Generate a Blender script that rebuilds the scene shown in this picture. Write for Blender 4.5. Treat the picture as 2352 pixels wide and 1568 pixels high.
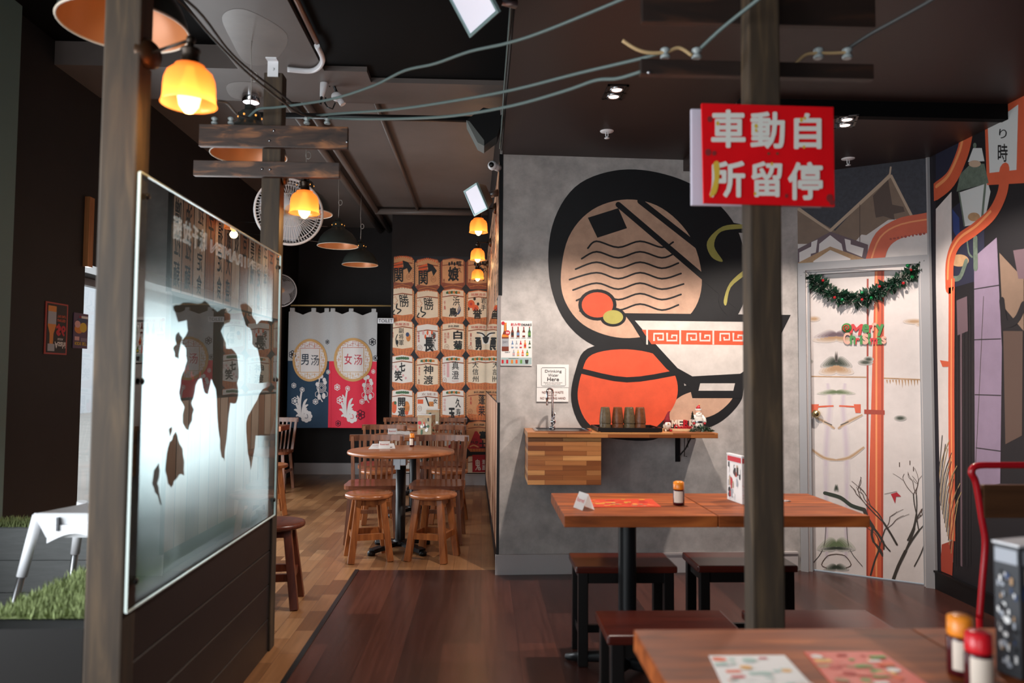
import bpy, bmesh, math, random
from mathutils import Vector, Matrix
PI = math.pi
RND = random.Random(11)
sc = bpy.context.scene
C = sc.collection
for o in list(bpy.data.objects):
    bpy.data.objects.remove(o)

# ------------------------------------------------------------------ camera, world, lights, exposure
W, H, F = 2352, 1568, 1720.0
CAMP = Vector((0, 0, 1.31))
yaw = math.atan(66 / F); pitch = math.atan(82 / F * math.cos(yaw)); roll = 0.0075
CR = Matrix.Rotation(-yaw, 3, 'Z') @ Matrix.Rotation(PI / 2 + pitch, 3, 'X') @ Matrix.Rotation(roll, 3, 'Z')
cd = bpy.data.cameras.new('camera'); cam = bpy.data.objects.new('camera', cd); C.objects.link(cam)
cam.matrix_world = Matrix.Translation(CAMP) @ CR.to_4x4()
cd.sensor_width = 36.0; cd.lens = F / W * 36.0; cd.clip_start = 0.05
cd.dof.use_dof = True; cd.dof.focus_distance = 6.2; cd.dof.aperture_fstop = 2.2
sc.camera = cam

wd = bpy.data.worlds.new('daylight'); sc.world = wd; wd.use_nodes = True
bg = wd.node_tree.nodes['Background']
bg.inputs['Color'].default_value = (0.86, 0.94, 1.0, 1); bg.inputs['Strength'].default_value = 1.5

def area_light(name, loc, target, sx, sy, power, col):
    l = bpy.data.lights.new(name, 'AREA'); l.shape = 'RECTANGLE'; l.size = sx; l.size_y = sy
    l.energy = power; l.color = col
    o = bpy.data.objects.new(name, l); C.objects.link(o); o.location = loc
    o.rotation_euler = (Vector(target) - Vector(loc)).to_track_quat('-Z', 'Y').to_euler()
    return o
# daylight through the glazed shopfront behind the camera and through the side window
area_light('shopfront_daylight', (-1.1, -1.75, 1.5), (-0.2, 5, 1.1), 2.4, 2.2, 12, (0.90, 0.96, 1.0))
area_light('side_shopfront_daylight', (-2.55, 0.9, 1.45), (1.5, 1.6, 1.1), 2.6, 2.0, 125, (0.90, 0.96, 1.0))
area_light('side_window_daylight', (-2.80, 6.5, 1.2), (0, 6.5, 0.9), 3.2, 1.6, 95, (0.90, 0.96, 1.0))

sc.view_settings.view_transform = 'Standard'; sc.view_settings.look = 'None'
sc.view_settings.exposure = 0.0; sc.view_settings.gamma = 1.0
sc.view_settings.use_curve_mapping = False

# ------------------------------------------------------------------ pixel -> place
def ray(px, py):
    return CR @ Vector(((px - W / 2) / F, -(py - H / 2) / F, -1.0))
def onpl(px, py, p0, n):
    d = ray(px, py); return CAMP + d * ((Vector(p0) - CAMP).dot(n) / d.dot(n))
def onX(px, py, x): return onpl(px, py, (x, 0, 0), Vector((1, 0, 0)))
def onY(px, py, y): return onpl(px, py, (0, y, 0), Vector((0, 1, 0)))
def onZ(px, py, z): return onpl(px, py, (0, 0, z), Vector((0, 0, 1)))

# ------------------------------------------------------------------ materials
def lin(c):
    r = []
    for v in c[:3]:
        v = v / 255.0
        r.append(v / 12.92 if v <= 0.04045 else ((v + 0.055) / 1.055) ** 2.4)
    return (*r, 1.0)
def nodes(name):
    m = bpy.data.materials.new(name); m.use_nodes = True
    return m, m.node_tree.nodes, m.node_tree.links, m.node_tree.nodes['Principled BSDF']
_mats = {}
def mat(name, col, rough=0.6, metal=0.0, var=0.0, scale=12.0, bump=0.0, stretch=None, spec=0.5, detail=6.0):
    """plain or noise mottled surface"""
    if name in _mats: return _mats[name]
    m, N, L, b = nodes(name)
    b.inputs['Base Color'].default_value = lin(col); b.inputs['Roughness'].default_value = rough
    b.inputs['Metallic'].default_value = metal; b.inputs['Specular IOR Level'].default_value = spec
    if var or bump:
        t = N.new('ShaderNodeTexCoord'); mp = N.new('ShaderNodeMapping'); L.new(t.outputs['Object'], mp.inputs['Vector'])
        if stretch: mp.inputs['Scale'].default_value = stretch
        n = N.new('ShaderNodeTexNoise'); n.inputs['Scale'].default_value = scale; n.inputs['Detail'].default_value = detail
        n.inputs['Roughness'].default_value = 0.65
        L.new(mp.outputs['Vector'], n.inputs['Vector'])
        if var:
            r = N.new('ShaderNodeValToRGB'); r.color_ramp.elements[0].position = 0.3; r.color_ramp.elements[1].position = 0.72
            k = lin(col)
            r.color_ramp.elements[0].color = tuple(max(0, c * (1 - var)) for c in k[:3]) + (1,)
            r.color_ramp.elements[1].color = tuple(min(1, c * (1 + var)) for c in k[:3]) + (1,)
            L.new(n.outputs['Fac'], r.inputs['Fac']); L.new(r.outputs['Color'], b.inputs['Base Color'])
        if bump:
            bp = N.new('ShaderNodeBump'); bp.inputs['Strength'].default_value = bump; bp.inputs['Distance'].default_value = 0.01
            L.new(n.outputs['Fac'], bp.inputs['Height']); L.new(bp.outputs['Normal'], b.inputs['Normal'])
    _mats[name] = m
    return m
def wood(name, c1, c2, axis='Z', scale=9.0, rough=0.4, c3=None, long=14.0):
    """streaky grain along an axis"""
    if name in _mats: return _mats[name]
    m, N, L, b = nodes(name); b.inputs['Roughness'].default_value = rough
    t = N.new('ShaderNodeTexCoord'); mp = N.new('ShaderNodeMapping'); L.new(t.outputs['Object'], mp.inputs['Vector'])
    s = [scale * 2.2] * 3; s['XYZ'.index(axis)] = scale * 2.2 / long; mp.inputs['Scale'].default_value = s
    n = N.new('ShaderNodeTexNoise'); n.inputs['Scale'].default_value = 2.0; n.inputs['Detail'].default_value = 8; n.inputs['Distortion'].default_value = 0.6
    L.new(mp.outputs['Vector'], n.inputs['Vector'])
    r = N.new('ShaderNodeValToRGB'); e = r.color_ramp.elements
    e[0].position = 0.3; e[1].position = 0.7; e[0].color = lin(c1); e[1].color = lin(c2)
    if c3:
        k = e.new(0.52); k.color = lin(c3)
    L.new(n.outputs['Fac'], r.inputs['Fac']); L.new(r.outputs['Color'], b.inputs['Base Color'])
    _mats[name] = m
    return m
def planks(name, cols, width, length, rough=0.35, rot=PI / 2, gap=0.004, gapcol=(20, 14, 12), coords='Object', grain=0.35, axes=None, offset=0.37):
    """boards of varying tone laid in rows"""
    m, N, L, b = nodes(name); b.inputs['Roughness'].default_value = rough
    t = N.new('ShaderNodeTexCoord'); src = t.outputs[coords]
    if axes:
        sx = N.new('ShaderNodeSeparateXYZ'); cx = N.new('ShaderNodeCombineXYZ'); L.new(src, sx.inputs[0])
        L.new(sx.outputs[axes[0]], cx.inputs['X']); L.new(sx.outputs[axes[1]], cx.inputs['Y']); src = cx.outputs[0]
    mp = N.new('ShaderNodeMapping'); mp.inputs['Rotation'].default_value = (0, 0, rot); L.new(src, mp.inputs['Vector'])
    br = N.new('ShaderNodeTexBrick'); br.offset = offset; br.offset_frequency = 2
    br.inputs['Scale'].default_value = 1.0; br.inputs['Brick Width'].default_value = length; br.inputs['Row Height'].default_value = width
    br.inputs['Mortar Size'].default_value = gap; br.inputs['Mortar Smooth'].default_value = 0.1
    br.inputs['Color1'].default_value = (0, 0, 0, 1); br.inputs['Color2'].default_value = (1, 1, 1, 1)
    br.inputs['Mortar'].default_value = (0.5, 0.5, 0.5, 1); br.inputs['Bias'].default_value = 0.0
    L.new(mp.outputs['Vector'], br.inputs['Vector'])
    r = N.new('ShaderNodeValToRGB'); r.color_ramp.interpolation = 'LINEAR'
    e = r.color_ramp.elements
    while len(e) < len(cols): e.new(0.5)
    for i, c in enumerate(cols):
        e[i].position = i / (len(cols) - 1); e[i].color = lin(c)
    L.new(br.outputs['Color'], r.inputs['Fac'])
    m2 = N.new('ShaderNodeMapping'); m2.inputs['Scale'].default_value = (1.6, 30, 30); L.new(mp.outputs['Vector'], m2.inputs['Vector'])
    n = N.new('ShaderNodeTexNoise'); n.inputs['Scale'].default_value = 1.6; n.inputs['Detail'].default_value = 8; L.new(m2.outputs['Vector'], n.inputs['Vector'])
    rr = N.new('ShaderNodeMapRange'); rr.inputs['From Min'].default_value = 0.3; rr.inputs['From Max'].default_value = 0.7
    rr.inputs['To Min'].default_value = 1 - grain; rr.inputs['To Max'].default_value = 1 + grain; L.new(n.outputs['Fac'], rr.inputs['Value'])
    mx = N.new('ShaderNodeMix'); mx.data_type = 'RGBA'; mx.blend_type = 'MULTIPLY'; mx.inputs['Factor'].default_value = 1
    L.new(r.outputs['Color'], mx.inputs['A']); L.new(rr.outputs['Result'], mx.inputs['B'])
    m3 = N.new('ShaderNodeMix'); m3.data_type = 'RGBA'; m3.inputs['B'].default_value = lin(gapcol)
    L.new(br.outputs['Fac'], m3.inputs['Factor']); L.new(mx.outputs['Result'], m3.inputs['A'])
    L.new(m3.outputs['Result'], b.inputs['Base Color'])
    return m
def emit(name, col, strength):
    if name in _mats: return _mats[name]
    m, N, L, b = nodes(name)
    b.inputs['Base Color'].default_value = lin(col); b.inputs['Emission Color'].default_value = lin(col); b.inputs['Emission Strength'].default_value = strength
    _mats[name] = m
    return m
def glassy(name, tint=(255, 255, 255), ior=1.7, rough=0.0):
    """thin clear sheet: sees through, mirrors more at a slant"""
    if name in _mats: return _mats[name]
    m, N, L, b = nodes(name); N.remove(b)
    tr = N.new('ShaderNodeBsdfTransparent'); tr.inputs['Color'].default_value = lin(tint)
    gl = N.new('ShaderNodeBsdfGlossy'); gl.inputs['Roughness'].default_value = rough
    fr = N.new('ShaderNodeFresnel'); fr.inputs['IOR'].default_value = ior
    ge = N.new('ShaderNodeNewGeometry'); ma = N.new('ShaderNodeMath'); ma.operation = 'MULTIPLY_ADD'
    ma.inputs[1].default_value = 1.0 / ior - ior; ma.inputs[2].default_value = ior
    L.new(ge.outputs['Backfacing'], ma.inputs[0]); L.new(ma.outputs[0], fr.inputs['IOR'])   # same mirror strength from both sides
    mx = N.new('ShaderNodeMixShader'); L.new(fr.outputs[0], mx.inputs[0]); L.new(tr.outputs[0], mx.inputs[1]); L.new(gl.outputs[0], mx.inputs[2])
    L.new(mx.outputs[0], N['Material Output'].inputs['Surface'])
    _mats[name] = m
    return m
def tint_glass(name, col, transp=0.35, rough=0.15):
    """amber shade glass: glows through when lit from inside"""
    if name in _mats: return _mats[name]
    m, N, L, b = nodes(name); N.remove(b)
    tl = N.new('ShaderNodeBsdfTranslucent'); tl.inputs['Color'].default_value = lin(col)
    tr = N.new('ShaderNodeBsdfTransparent'); tr.inputs['Color'].default_value = lin(col)
    df = N.new('ShaderNodeBsdfDiffuse'); df.inputs['Color'].default_value = lin(col)
    gl = N.new('ShaderNodeBsdfGlossy'); gl.inputs['Roughness'].default_value = rough
    a = N.new('ShaderNodeMixShader'); a.inputs[0].default_value = transp; L.new(tl.outputs[0], a.inputs[1]); L.new(tr.outputs[0], a.inputs[2])
    c = N.new('ShaderNodeMixShader'); c.inputs[0].default_value = 0.3; L.new(a.outputs[0], c.inputs[1]); L.new(df.outputs[0], c.inputs[2])
    d = N.new('ShaderNodeMixShader'); d.inputs[0].default_value = 0.06; L.new(c.outputs[0], d.inputs[1]); L.new(gl.outputs[0], d.inputs[2])
    L.new(d.outputs[0], N['Material Output'].inputs['Surface'])
    _mats[name] = m
    return m

# ------------------------------------------------------------------ mesh helpers
def bmn(): return bmesh.new()
def quad(bm, a, b, c, d, mi=0):
    f = bm.faces.new([bm.verts.new(p) for p in (a, b, c, d)]); f.material_index = mi; return f
def box(bm, x0, x1, y0, y1, z0, z1, mi=0, T=None, bevel=0.0):
    vs = [bm.verts.new((x, y, z)) for x in (x0, x1) for y in (y0, y1) for z in (z0, z1)]
    fs = []
    for q in ((0, 1, 3, 2), (4, 6, 7, 5), (0, 4, 5, 1), (2, 3, 7, 6), (0, 2, 6, 4), (1, 5, 7, 3)):
        f = bm.faces.new([vs[i] for i in q]); f.material_index = mi; fs.append(f)
    if bevel:
        es = list({e for f in fs for e in f.edges})
        r = bmesh.ops.bevel(bm, geom=es, offset=bevel, segments=2, affect='EDGES', profile=0.6)
        vs = list({v for f in r['faces'] for v in f.verts} | {v for v in vs if v.is_valid})
        for f in r['faces']: f.material_index = mi
    if T is not None:
        for v in vs: v.co = T @ v.co
    return vs
def bar(bm, p, q, w, d, mi=0, upv=(0, 1, 0), taper=1.0, bevel=0.0):
    """square bar from p to q; w across, d along upv"""
    p, q = Vector(p), Vector(q); z = (q - p).normalized(); u = Vector(upv)
    x = u.cross(z)
    if x.length < 1e-5: x = Vector((1, 0, 0)).cross(z)
    x.normalize(); y = z.cross(x).normalized()
    r = []
    for c, k in ((p, 1.0), (q, taper)):
        for sx, sy in ((-1, -1), (1, -1), (1, 1), (-1, 1)):
            r.append(bm.verts.new(c + x * (sx * w / 2 * k) + y * (sy * d / 2 * k)))
    fs = []
    for i in ((0, 3, 2, 1), (4, 5, 6, 7), (0, 1, 5, 4), (1, 2, 6, 5), (2, 3, 7, 6), (3, 0, 4, 7)):
        f = bm.faces.new([r[j] for j in i]); f.material_index = mi; fs.append(f)
    if bevel:
        es = list({e for f in fs for e in f.edges})
        b = bmesh.ops.bevel(bm, geom=es, offset=bevel, segments=1, affect='EDGES')
        for f in b['faces']: f.material_index = mi
def tube(bm, pts, r, seg=8, mi=0, caps=True, close=False):
    pts = [Vector(p) for p in pts]; n = len(pts); rings = []
    rr = r if isinstance(r, (list, tuple)) else [r] * n
    prev = None
    for i, p in enumerate(pts):
        if close: t = pts[(i + 1) % n] - pts[i - 1]
        else: t = pts[min(i + 1, n - 1)] - pts[max(i - 1, 0)]
        t.normalize()
        if prev is None:
            a = Vector((0, 0, 1)) if abs(t.z) < 0.9 else Vector((1, 0, 0))
            x = a.cross(t).normalized()
        else:
            x = (prev - t * prev.dot(t)).normalized()
        prev = x; y = t.cross(x)
        rings.append([bm.verts.new(p + x * (rr[i] * math.cos(2 * PI * k / seg)) + y * (rr[i] * math.sin(2 * PI * k / seg))) for k in range(seg)])
    m = n if close else n - 1
    for i in range(m):
        a, b = rings[i], rings[(i + 1) % n]
        for k in range(seg):
            f = bm.faces.new((a[k], a[(k + 1) % seg], b[(k + 1) % seg], b[k])); f.material_index = mi; f.smooth = True
    if caps and not close:
        f = bm.faces.new(rings[0][::-1]); f.material_index = mi
        f = bm.faces.new(rings[-1]); f.material_index = mi
def lathe(bm, prof, c=(0, 0, 0), seg=32, mi=0, cap0=False, cap1=False, T=None, smooth=True, sx=1.0, sy=1.0):
    c = Vector(c); rings = []
    for r, z in prof:
        ring = []
        for k in range(seg):
            p = Vector((sx * r * math.cos(2 * PI * k / seg), sy * r * math.sin(2 * PI * k / seg), z))
            if T is not None: p = T @ p
            ring.append(bm.verts.new(c + p))
        rings.append(ring)
    for a, b in zip(rings, rings[1:]):
        for k in range(seg):
            f = bm.faces.new((a[k], a[(k + 1) % seg], b[(k + 1) % seg], b[k])); f.material_index = mi; f.smooth = smooth
    if cap0: f = bm.faces.new(rings[0][::-1]); f.material_index = mi
    if cap1: f = bm.faces.new(rings[-1]); f.material_index = mi
def ball(bm, c, r, mi=0, seg=14, sx=1, sy=1, sz=1, T=None):
    prof = [(r * math.sin(PI * i / 10) + 1e-5, -r * math.cos(PI * i / 10) * sz) for i in range(11)]
    lathe(bm, prof, c, seg, mi, True, True, T, sx=sx, sy=sy)
def extrude(bm, pts, vec, mi=0):
    a = [bm.verts.new(p) for p in pts]; b = [bm.verts.new(Vector(p) + Vector(vec)) for p in pts]; n = len(a)
    fs = [bm.faces.new(a[::-1]), bm.faces.new(b)]
    for i in range(n): fs.append(bm.faces.new((a[i], a[(i + 1) % n], b[(i + 1) % n], b[i])))
    for f in fs: f.material_index = mi

def obj(name, bm, mats, parent=None, world=True, fixn=True):
    """bm -> one mesh object; with a parent, world coordinates are made local to it"""
    if fixn: bmesh.ops.recalc_face_normals(bm, faces=bm.faces)
    me = bpy.data.meshes.new(name)
    if parent is not None and world:
        off = Vector(parent.location)
        if parent.parent: off = off + Vector(parent.parent.location)
        for v in bm.verts: v.co -= off
    bm.to_mesh(me); bm.free()
    for m in (mats if isinstance(mats, (list, tuple)) else [mats]): me.materials.append(m)
    o = bpy.data.objects.new(name, me); C.objects.link(o)
    if parent is not None: o.parent = parent
    return o
def tag(o, label=None, cat=None, group=None, kind=None):
    if label: o['label'] = label
    if cat: o['category'] = cat
    if group: o['group'] = group
    if kind: o['kind'] = kind
    return o
def thing(name, label, cat, loc=(0, 0, 0), rz=0.0, group=None):
    o = bpy.data.objects.new(name, None); C.objects.link(o); o.location = loc; o.rotation_euler = (0, 0, rz)
    o.empty_display_size = 0.1
    return tag(o, label, cat, group)
def struct(name, bm, mats, label, cat, fixn=True):
    return tag(obj(name, bm, mats, fixn=fixn), label, cat, None, 'structure')
def dup(root, loc, rz, label, group=None):
    r = root.copy(); C.objects.link(r); r.location = loc; r.rotation_euler = (0, 0, rz); r['label'] = label
    if group: r['group'] = group
    for ch in list(root.children):
        c = ch.copy(); C.objects.link(c); c.parent = r
        for g in list(ch.children):
            d = g.copy(); C.objects.link(d); d.parent = c
    return r

# ------------------------------------------------------------------ flat printed surfaces
_tc = {}
def text_tris(s, weight=0.0):
    k = (s, weight)
    if k in _tc: return _tc[k]
    c = bpy.data.curves.new('lettering', 'FONT'); c.body = s; c.resolution_u = 3; c.offset = weight
    o = bpy.data.objects.new('lettering', c); me = bpy.data.meshes.new_from_object(o)
    vs = [(v.co.x, v.co.y) for v in me.vertices]; fs = [tuple(p.vertices) for p in me.polygons]
    bpy.data.objects.remove(o); bpy.data.curves.remove(c); bpy.data.meshes.remove(me)
    _tc[k] = (vs, fs)
    return vs, fs
def smooth(pts, n=6, closed=True):
    """Catmull-Rom through the points"""
    out = []; m = len(pts)
    P = lambda i: pts[i % m] if closed else pts[max(0, min(m - 1, i))]
    for i in range(m if closed else m - 1):
        a, b, c, d = P(i - 1), P(i), P(i + 1), P(i + 2)
        for j in range(n):
            t = j / n
            out.append(tuple(0.5 * ((2 * b[k]) + (-a[k] + c[k]) * t + (2 * a[k] - 5 * b[k] + 4 * c[k] - d[k]) * t * t + (-a[k] + 3 * b[k] - 3 * c[k] + d[k]) * t ** 3) for k in (0, 1)))
    if not closed: out.append(tuple(pts[-1]))
    return out
def clip_poly(pts, R):
    for ax, val, sg in ((0, R[0], 1), (0, R[2], -1), (1, R[1], 1), (1, R[3], -1)):
        out = []
        for i in range(len(pts)):
            a, b = pts[i - 1], pts[i]
            ia, ib = (a[ax] - val) * sg >= 0, (b[ax] - val) * sg >= 0
            if ia != ib:
                t = (val - a[ax]) / (b[ax] - a[ax]); out.append((a[0] + (b[0] - a[0]) * t, a[1] + (b[1] - a[1]) * t))
            if ib: out.append(b)
        pts = out
        if len(pts) < 3: return []
    return pts
class Flat:
    """a flat print in a plane: shapes given in image points (px) or in plane metres (ab)"""
    def __init__(s, p0, n, up=(0, 0, 1), px=True, eps=0.0003, lift=0.001):
        s.p0 = Vector(p0); s.n = Vector(n).normalized(); s.u = Vector(up).cross(s.n).normalized(); s.v = s.n.cross(s.u)
        s.px = px; s.bm = bmn(); s.mats = []; s.eps = eps; s.lift = lift; s.clip = None; s.wrap = None
    def ab(s, p):
        if not s.px: return (p[0], p[1])
        q = onpl(p[0], p[1], s.p0, s.n) - s.p0
        return (q.dot(s.u), q.dot(s.v))
    def mi(s, m):
        if m not in s.mats: s.mats.append(m)
        return s.mats.index(m)
    def at(s, a, b, layer):
        if s.wrap: return s.wrap(a, b, s.lift + s.eps * layer)
        return s.p0 + s.u * a + s.v * b + s.n * (s.lift + s.eps * layer)
    def raw(s, pts, m, layer):
        if s.clip: pts = clip_poly(pts, s.clip)
        q = []
        for p in pts:
            if not q or (abs(p[0] - q[-1][0]) + abs(p[1] - q[-1][1])) > 1e-6: q.append(p)
        if len(q) < 3: return
        s.cnt = getattr(s, 'cnt', 0) + 1; layer = layer + (s.cnt % 40) * 0.012   # keep overlapping inks apart
        f = s.bm.faces.new([s.bm.verts.new(s.at(a, b, layer)) for a, b in q]); f.material_index = s.mi(m)
    def poly(s, pts, m, layer=1, sm=0):
        pts = [s.ab(p) for p in pts]
        if sm: pts = smooth(pts, sm)
        s.raw(pts, m, layer)
    def rect(s, x0, y0, x1, y1, m, layer=1): s.poly(((x0, y0), (x1, y0), (x1, y1), (x0, y1)), m, layer)
    def disc(s, x, y, rx, ry, m, layer=1, seg=28, a0=0, a1=2 * PI):
        s.poly([(x + rx * math.cos(a0 + (a1 - a0) * k / seg), y + ry * math.sin(a0 + (a1 - a0) * k / seg)) for k in range(seg + (0 if a1 - a0 > 6.28 else 1))], m, layer)
    def stroke(s, pts, w, m, layer=1, sm=0, closed=False, taper=None, cap=True):
        P = [Vector(s.ab(p)) for p in pts]
        if s.px:
            a = Vector(s.ab((pts[0][0] + w, pts[0][1]))) - P[0]; w = a.length
        if sm: P = [Vector(p) for p in smooth([tuple(p) for p in P], sm, closed)]
        n = len(P)
        if n < 2: return
        Ls, Rs = [], []
        for i in range(n):
            t = (P[(i + 1) % n] - P[i - 1]) if closed else (P[min(i + 1, n - 1)] - P[max(i - 1, 0)])
            if t.length < 1e-9: t = Vector((1, 0))
            t.normalize(); nn = Vector((-t.y, t.x)); k = w / 2
            if taper: k *= taper(i / (n - 1))
            Ls.append(P[i] + nn * k); Rs.append(P[i] - nn * k)
        for i in range(n if closed else n - 1):
            j = (i + 1) % n
            s.raw([tuple(Ls[i]), tuple(Ls[j]), tuple(Rs[j]), tuple(Rs[i])], m, layer)
        if cap and not closed and not taper:
            for c in (P[0], P[-1]):
                s.raw([(c.x + w / 2 * math.cos(2 * PI * k / 10), c.y + w / 2 * math.sin(2 * PI * k / 10)) for k in range(10)], m, layer)
    def text(s, t, x0, y0, x1, y1, m, layer=3, weight=0.0, mirror=False, skew=0.0):
        """lettering fitted in the box; y0 is its top edge"""
        vs, fs = text_tris(t)
        if not vs: return
        ax = [v[0] for v in vs]; ay = [v[1] for v in vs]
        lx, hx, ly, hy = min(ax), max(ax), min(ay), max(ay)
        k = s.mi(m); n = 1 if weight <= 0.004 else (5 if weight < 0.028 else 9); w = weight * 0.8
        for c in range(n):      # heavier strokes: the glyph laid again with small shifts
            g = 2 * PI * c / max(1, n - 1); sx, sy = (0, 0) if c == 0 else (w * math.cos(g), w * math.sin(g))
            if n == 1: w = 0
            out = []
            for v in vs:
                a = (v[0] + sx - lx + w) / max(hx - lx + 2 * w, 1e-6); b = (v[1] + sy - ly + w) / max(hy - ly + 2 * w, 1e-6)
                if mirror: a = 1 - a
                q = s.ab((x0 + (x1 - x0) * a + skew * (b - 0.5) * (x1 - x0), y1 + (y0 - y1) * b))
                if s.clip: q = (min(max(q[0], s.clip[0]), s.clip[2]), min(max(q[1], s.clip[1]), s.clip[3]))
                out.append(s.bm.verts.new(s.at(q[0], q[1], layer + c * 0.05)))
            for f in fs:
                try: s.bm.faces.new([out[i] for i in f]).material_index = k
                except ValueError: pass
    def vtext(s, t, x0, y0, x1, y1, m, layer=3, weight=0.02, gap=0.06):
        h = (y1 - y0) / len(t)
        for i, ch in enumerate(t): s.text(ch, x0, y0 + h * (i + gap), x1, y0 + h * (i + 1 - gap), m, layer, weight)
    def build(s, name, parent=None):
        return obj(name, s.bm, s.mats, parent, fixn=False)
# ------------------------------------------------------------------ palette
BLK = mat('black wall paint', (34, 30, 30), 0.6, var=0.15, scale=5, spec=0.3)
DKB = mat('dark brown paint', (38, 32, 31), 0.55, var=0.12, scale=3, spec=0.3)
SOFF = mat('brown black ceiling paint', (50, 37, 34), 0.42, var=0.06, scale=2, spec=0.35)
BLKC = mat('black ceiling paint', (8, 8, 9), 0.7, spec=0.1)
GRYC = mat('grey brown ceiling paint', (104, 95, 91), 0.42, var=0.14, scale=1.6, bump=0.05)
TEAL = mat('grey teal paint', (105, 128, 124), 0.6)
CONC = mat('mottled concrete wallpaper', (182, 177, 174), 0.62, var=0.30, scale=7, detail=15)
WHT = mat('white paint', (225, 224, 224), 0.5)
GRYT = mat('grey trim paint', (168, 166, 168), 0.45)
GRYB = mat('light grey skirting paint', (190, 184, 184), 0.45)
BLKM = mat('black metal', (18, 19, 21), 0.38, metal=0.3)
BLKP = mat('black plastic', (14, 14, 15), 0.4)
CHROME = mat('polished chrome', (205, 205, 208), 0.12, metal=1.0)
STEEL = mat('brushed steel', (165, 165, 168), 0.3, metal=1.0)
WHP = mat('white plastic', (232, 232, 235), 0.35)
PAPER = mat('white paper', (236, 234, 232), 0.7)

A2 = Vector((0.104, 5.033)); B2 = Vector((2.19, 5.114)); D2 = Vector((2.864, 4.673)); E2 = Vector((0.041, 9.17))
ZL, ZR, ZH, ZB = 2.825, 2.745, 3.32, 3.10
def slab(bm, p, q, z0, z1, back, mi=0):
    """upright wall face from p to q with thickness along back"""
    a = [Vector((p[0], p[1], z0)), Vector((q[0], q[1], z0)), Vector((q[0], q[1], z1)), Vector((p[0], p[1], z1))]
    extrude(bm, a, (back[0], back[1], 0), mi)
# floors
m = planks('pale timber strip floor', [(104, 67, 40), (158, 114, 76), (128, 88, 56), (168, 126, 88)], 0.095, 0.32, 0.3, PI / 2, 0.0012, (90, 62, 44), grain=0.16)
b = bmn(); box(b, -2.95, 3.0, -1.8, 10.3, -0.05, 0); struct('floor', b, m, 'pale timber strip floor running to the back of the room', 'floor')
m = planks('dark red brown board floor', [(40, 22, 20), (68, 39, 33), (50, 28, 25), (84, 48, 39)], 0.185, 1.25, 0.27, PI / 2, 0.0010, (34, 20, 18), grain=0.26)
b = bmn()
extrude(b, [(-0.826, -1.8, 0), (3.0, -1.8, 0), (3.0, 5.25, 0), (0.1, 5.148, 0), (-0.835, 5.152, 0)], (0, 0, 0.004)); struct('floor', b, m, 'dark red brown board floor of the walkway and right side', 'floor')
b = bmn(); box(b, -0.848, -0.824, -1.8, 5.155, 0, 0.008); struct('trim_1', b, mat('dark floor edge strip', (46, 50, 52), 0.35, metal=0.6), 'thin dark strip along the edge of the dark floor', 'trim')
# walls
b = bmn(); slab(b, A2, B2, 0, ZH, (0.0, 0.04)); struct('wall_back', b, CONC, 'grey concrete patterned wall behind the sink', 'wall')
b = bmn(); slab(b, E2, A2.lerp(E2, 0.012), 0, ZH, (0.14, 0)); struct('wall_corridor', b, DKB, 'wall along the right of the back room', 'wall')
b = bmn(); box(b, -2.7, -1.13, 10.15, 10.3, 0, ZH); box(b, -1.13, 0.3, 9.17, 10.3, 0, ZH); struct('wall_far', b, [DKB], 'dark wall at the far end behind the curtains', 'wall')
b = bmn()
box(b, -2.62, -2.5, 2.4, 4.77, 0, ZH); box(b, -2.95, -2.62, 4.65, 4.77, 0, ZH); box(b, -2.95, -2.83, 4.77, 8.3, 0, 0.32); box(b, -2.95, -2.5, 4.77, 9.1, 2.0, ZH); box(b, -2.95, -2.83, 8.3, 9.1, 0, 2.0); box(b, -2.95, -2.5, 9.1, 10.3, 0, ZH); box(b, -2.62, -2.5, -1.8, 2.4, 2.7, ZH)
struct('wall_left', b, BLK, 'black left wall with posters and a long window', 'wall')
b = bmn(); box(b, -2.9, -2.44, 2.6, 3.95, 0, ZH); struct('wall_pillar', b, TEAL, 'grey teal pillar at the left edge', 'wall')
# right walls: the prints lie on these
def dw(s, d=0.0):
    e = (D2 - B2).normalized(); n = Vector((e.y, -e.x))
    if n.y > 0: n = -n
    p = B2 + e * s + n * d
    return (p.x, p.y)
DE = (D2 - B2).normalized(); DN = Vector((-abs(DE.y), -DE.x)); DLEN = (D2 - B2).length
PRW = mat('printed plaster white', (214, 206, 203), 0.55, var=0.05, scale=14)
b = bmn(); slab(b, dw(0.0), dw(0.058), 0, ZH, -DN * 0.12); slab(b, dw(0.745), dw(DLEN), 0, ZH, -DN * 0.12); slab(b, dw(0.058), dw(0.745), 2.05, ZH, -DN * 0.12)
struct('wall_door', b, PRW, 'angled wall around the printed door', 'wall')
b = bmn(); box(b, 2.864, 3.0, -1.8, 4.68, 0, ZH); struct('wall_right', b, [mat('printed dark wall', (30, 27, 36), 0.5)], 'right wall covered in a street photo print', 'wall')
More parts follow.
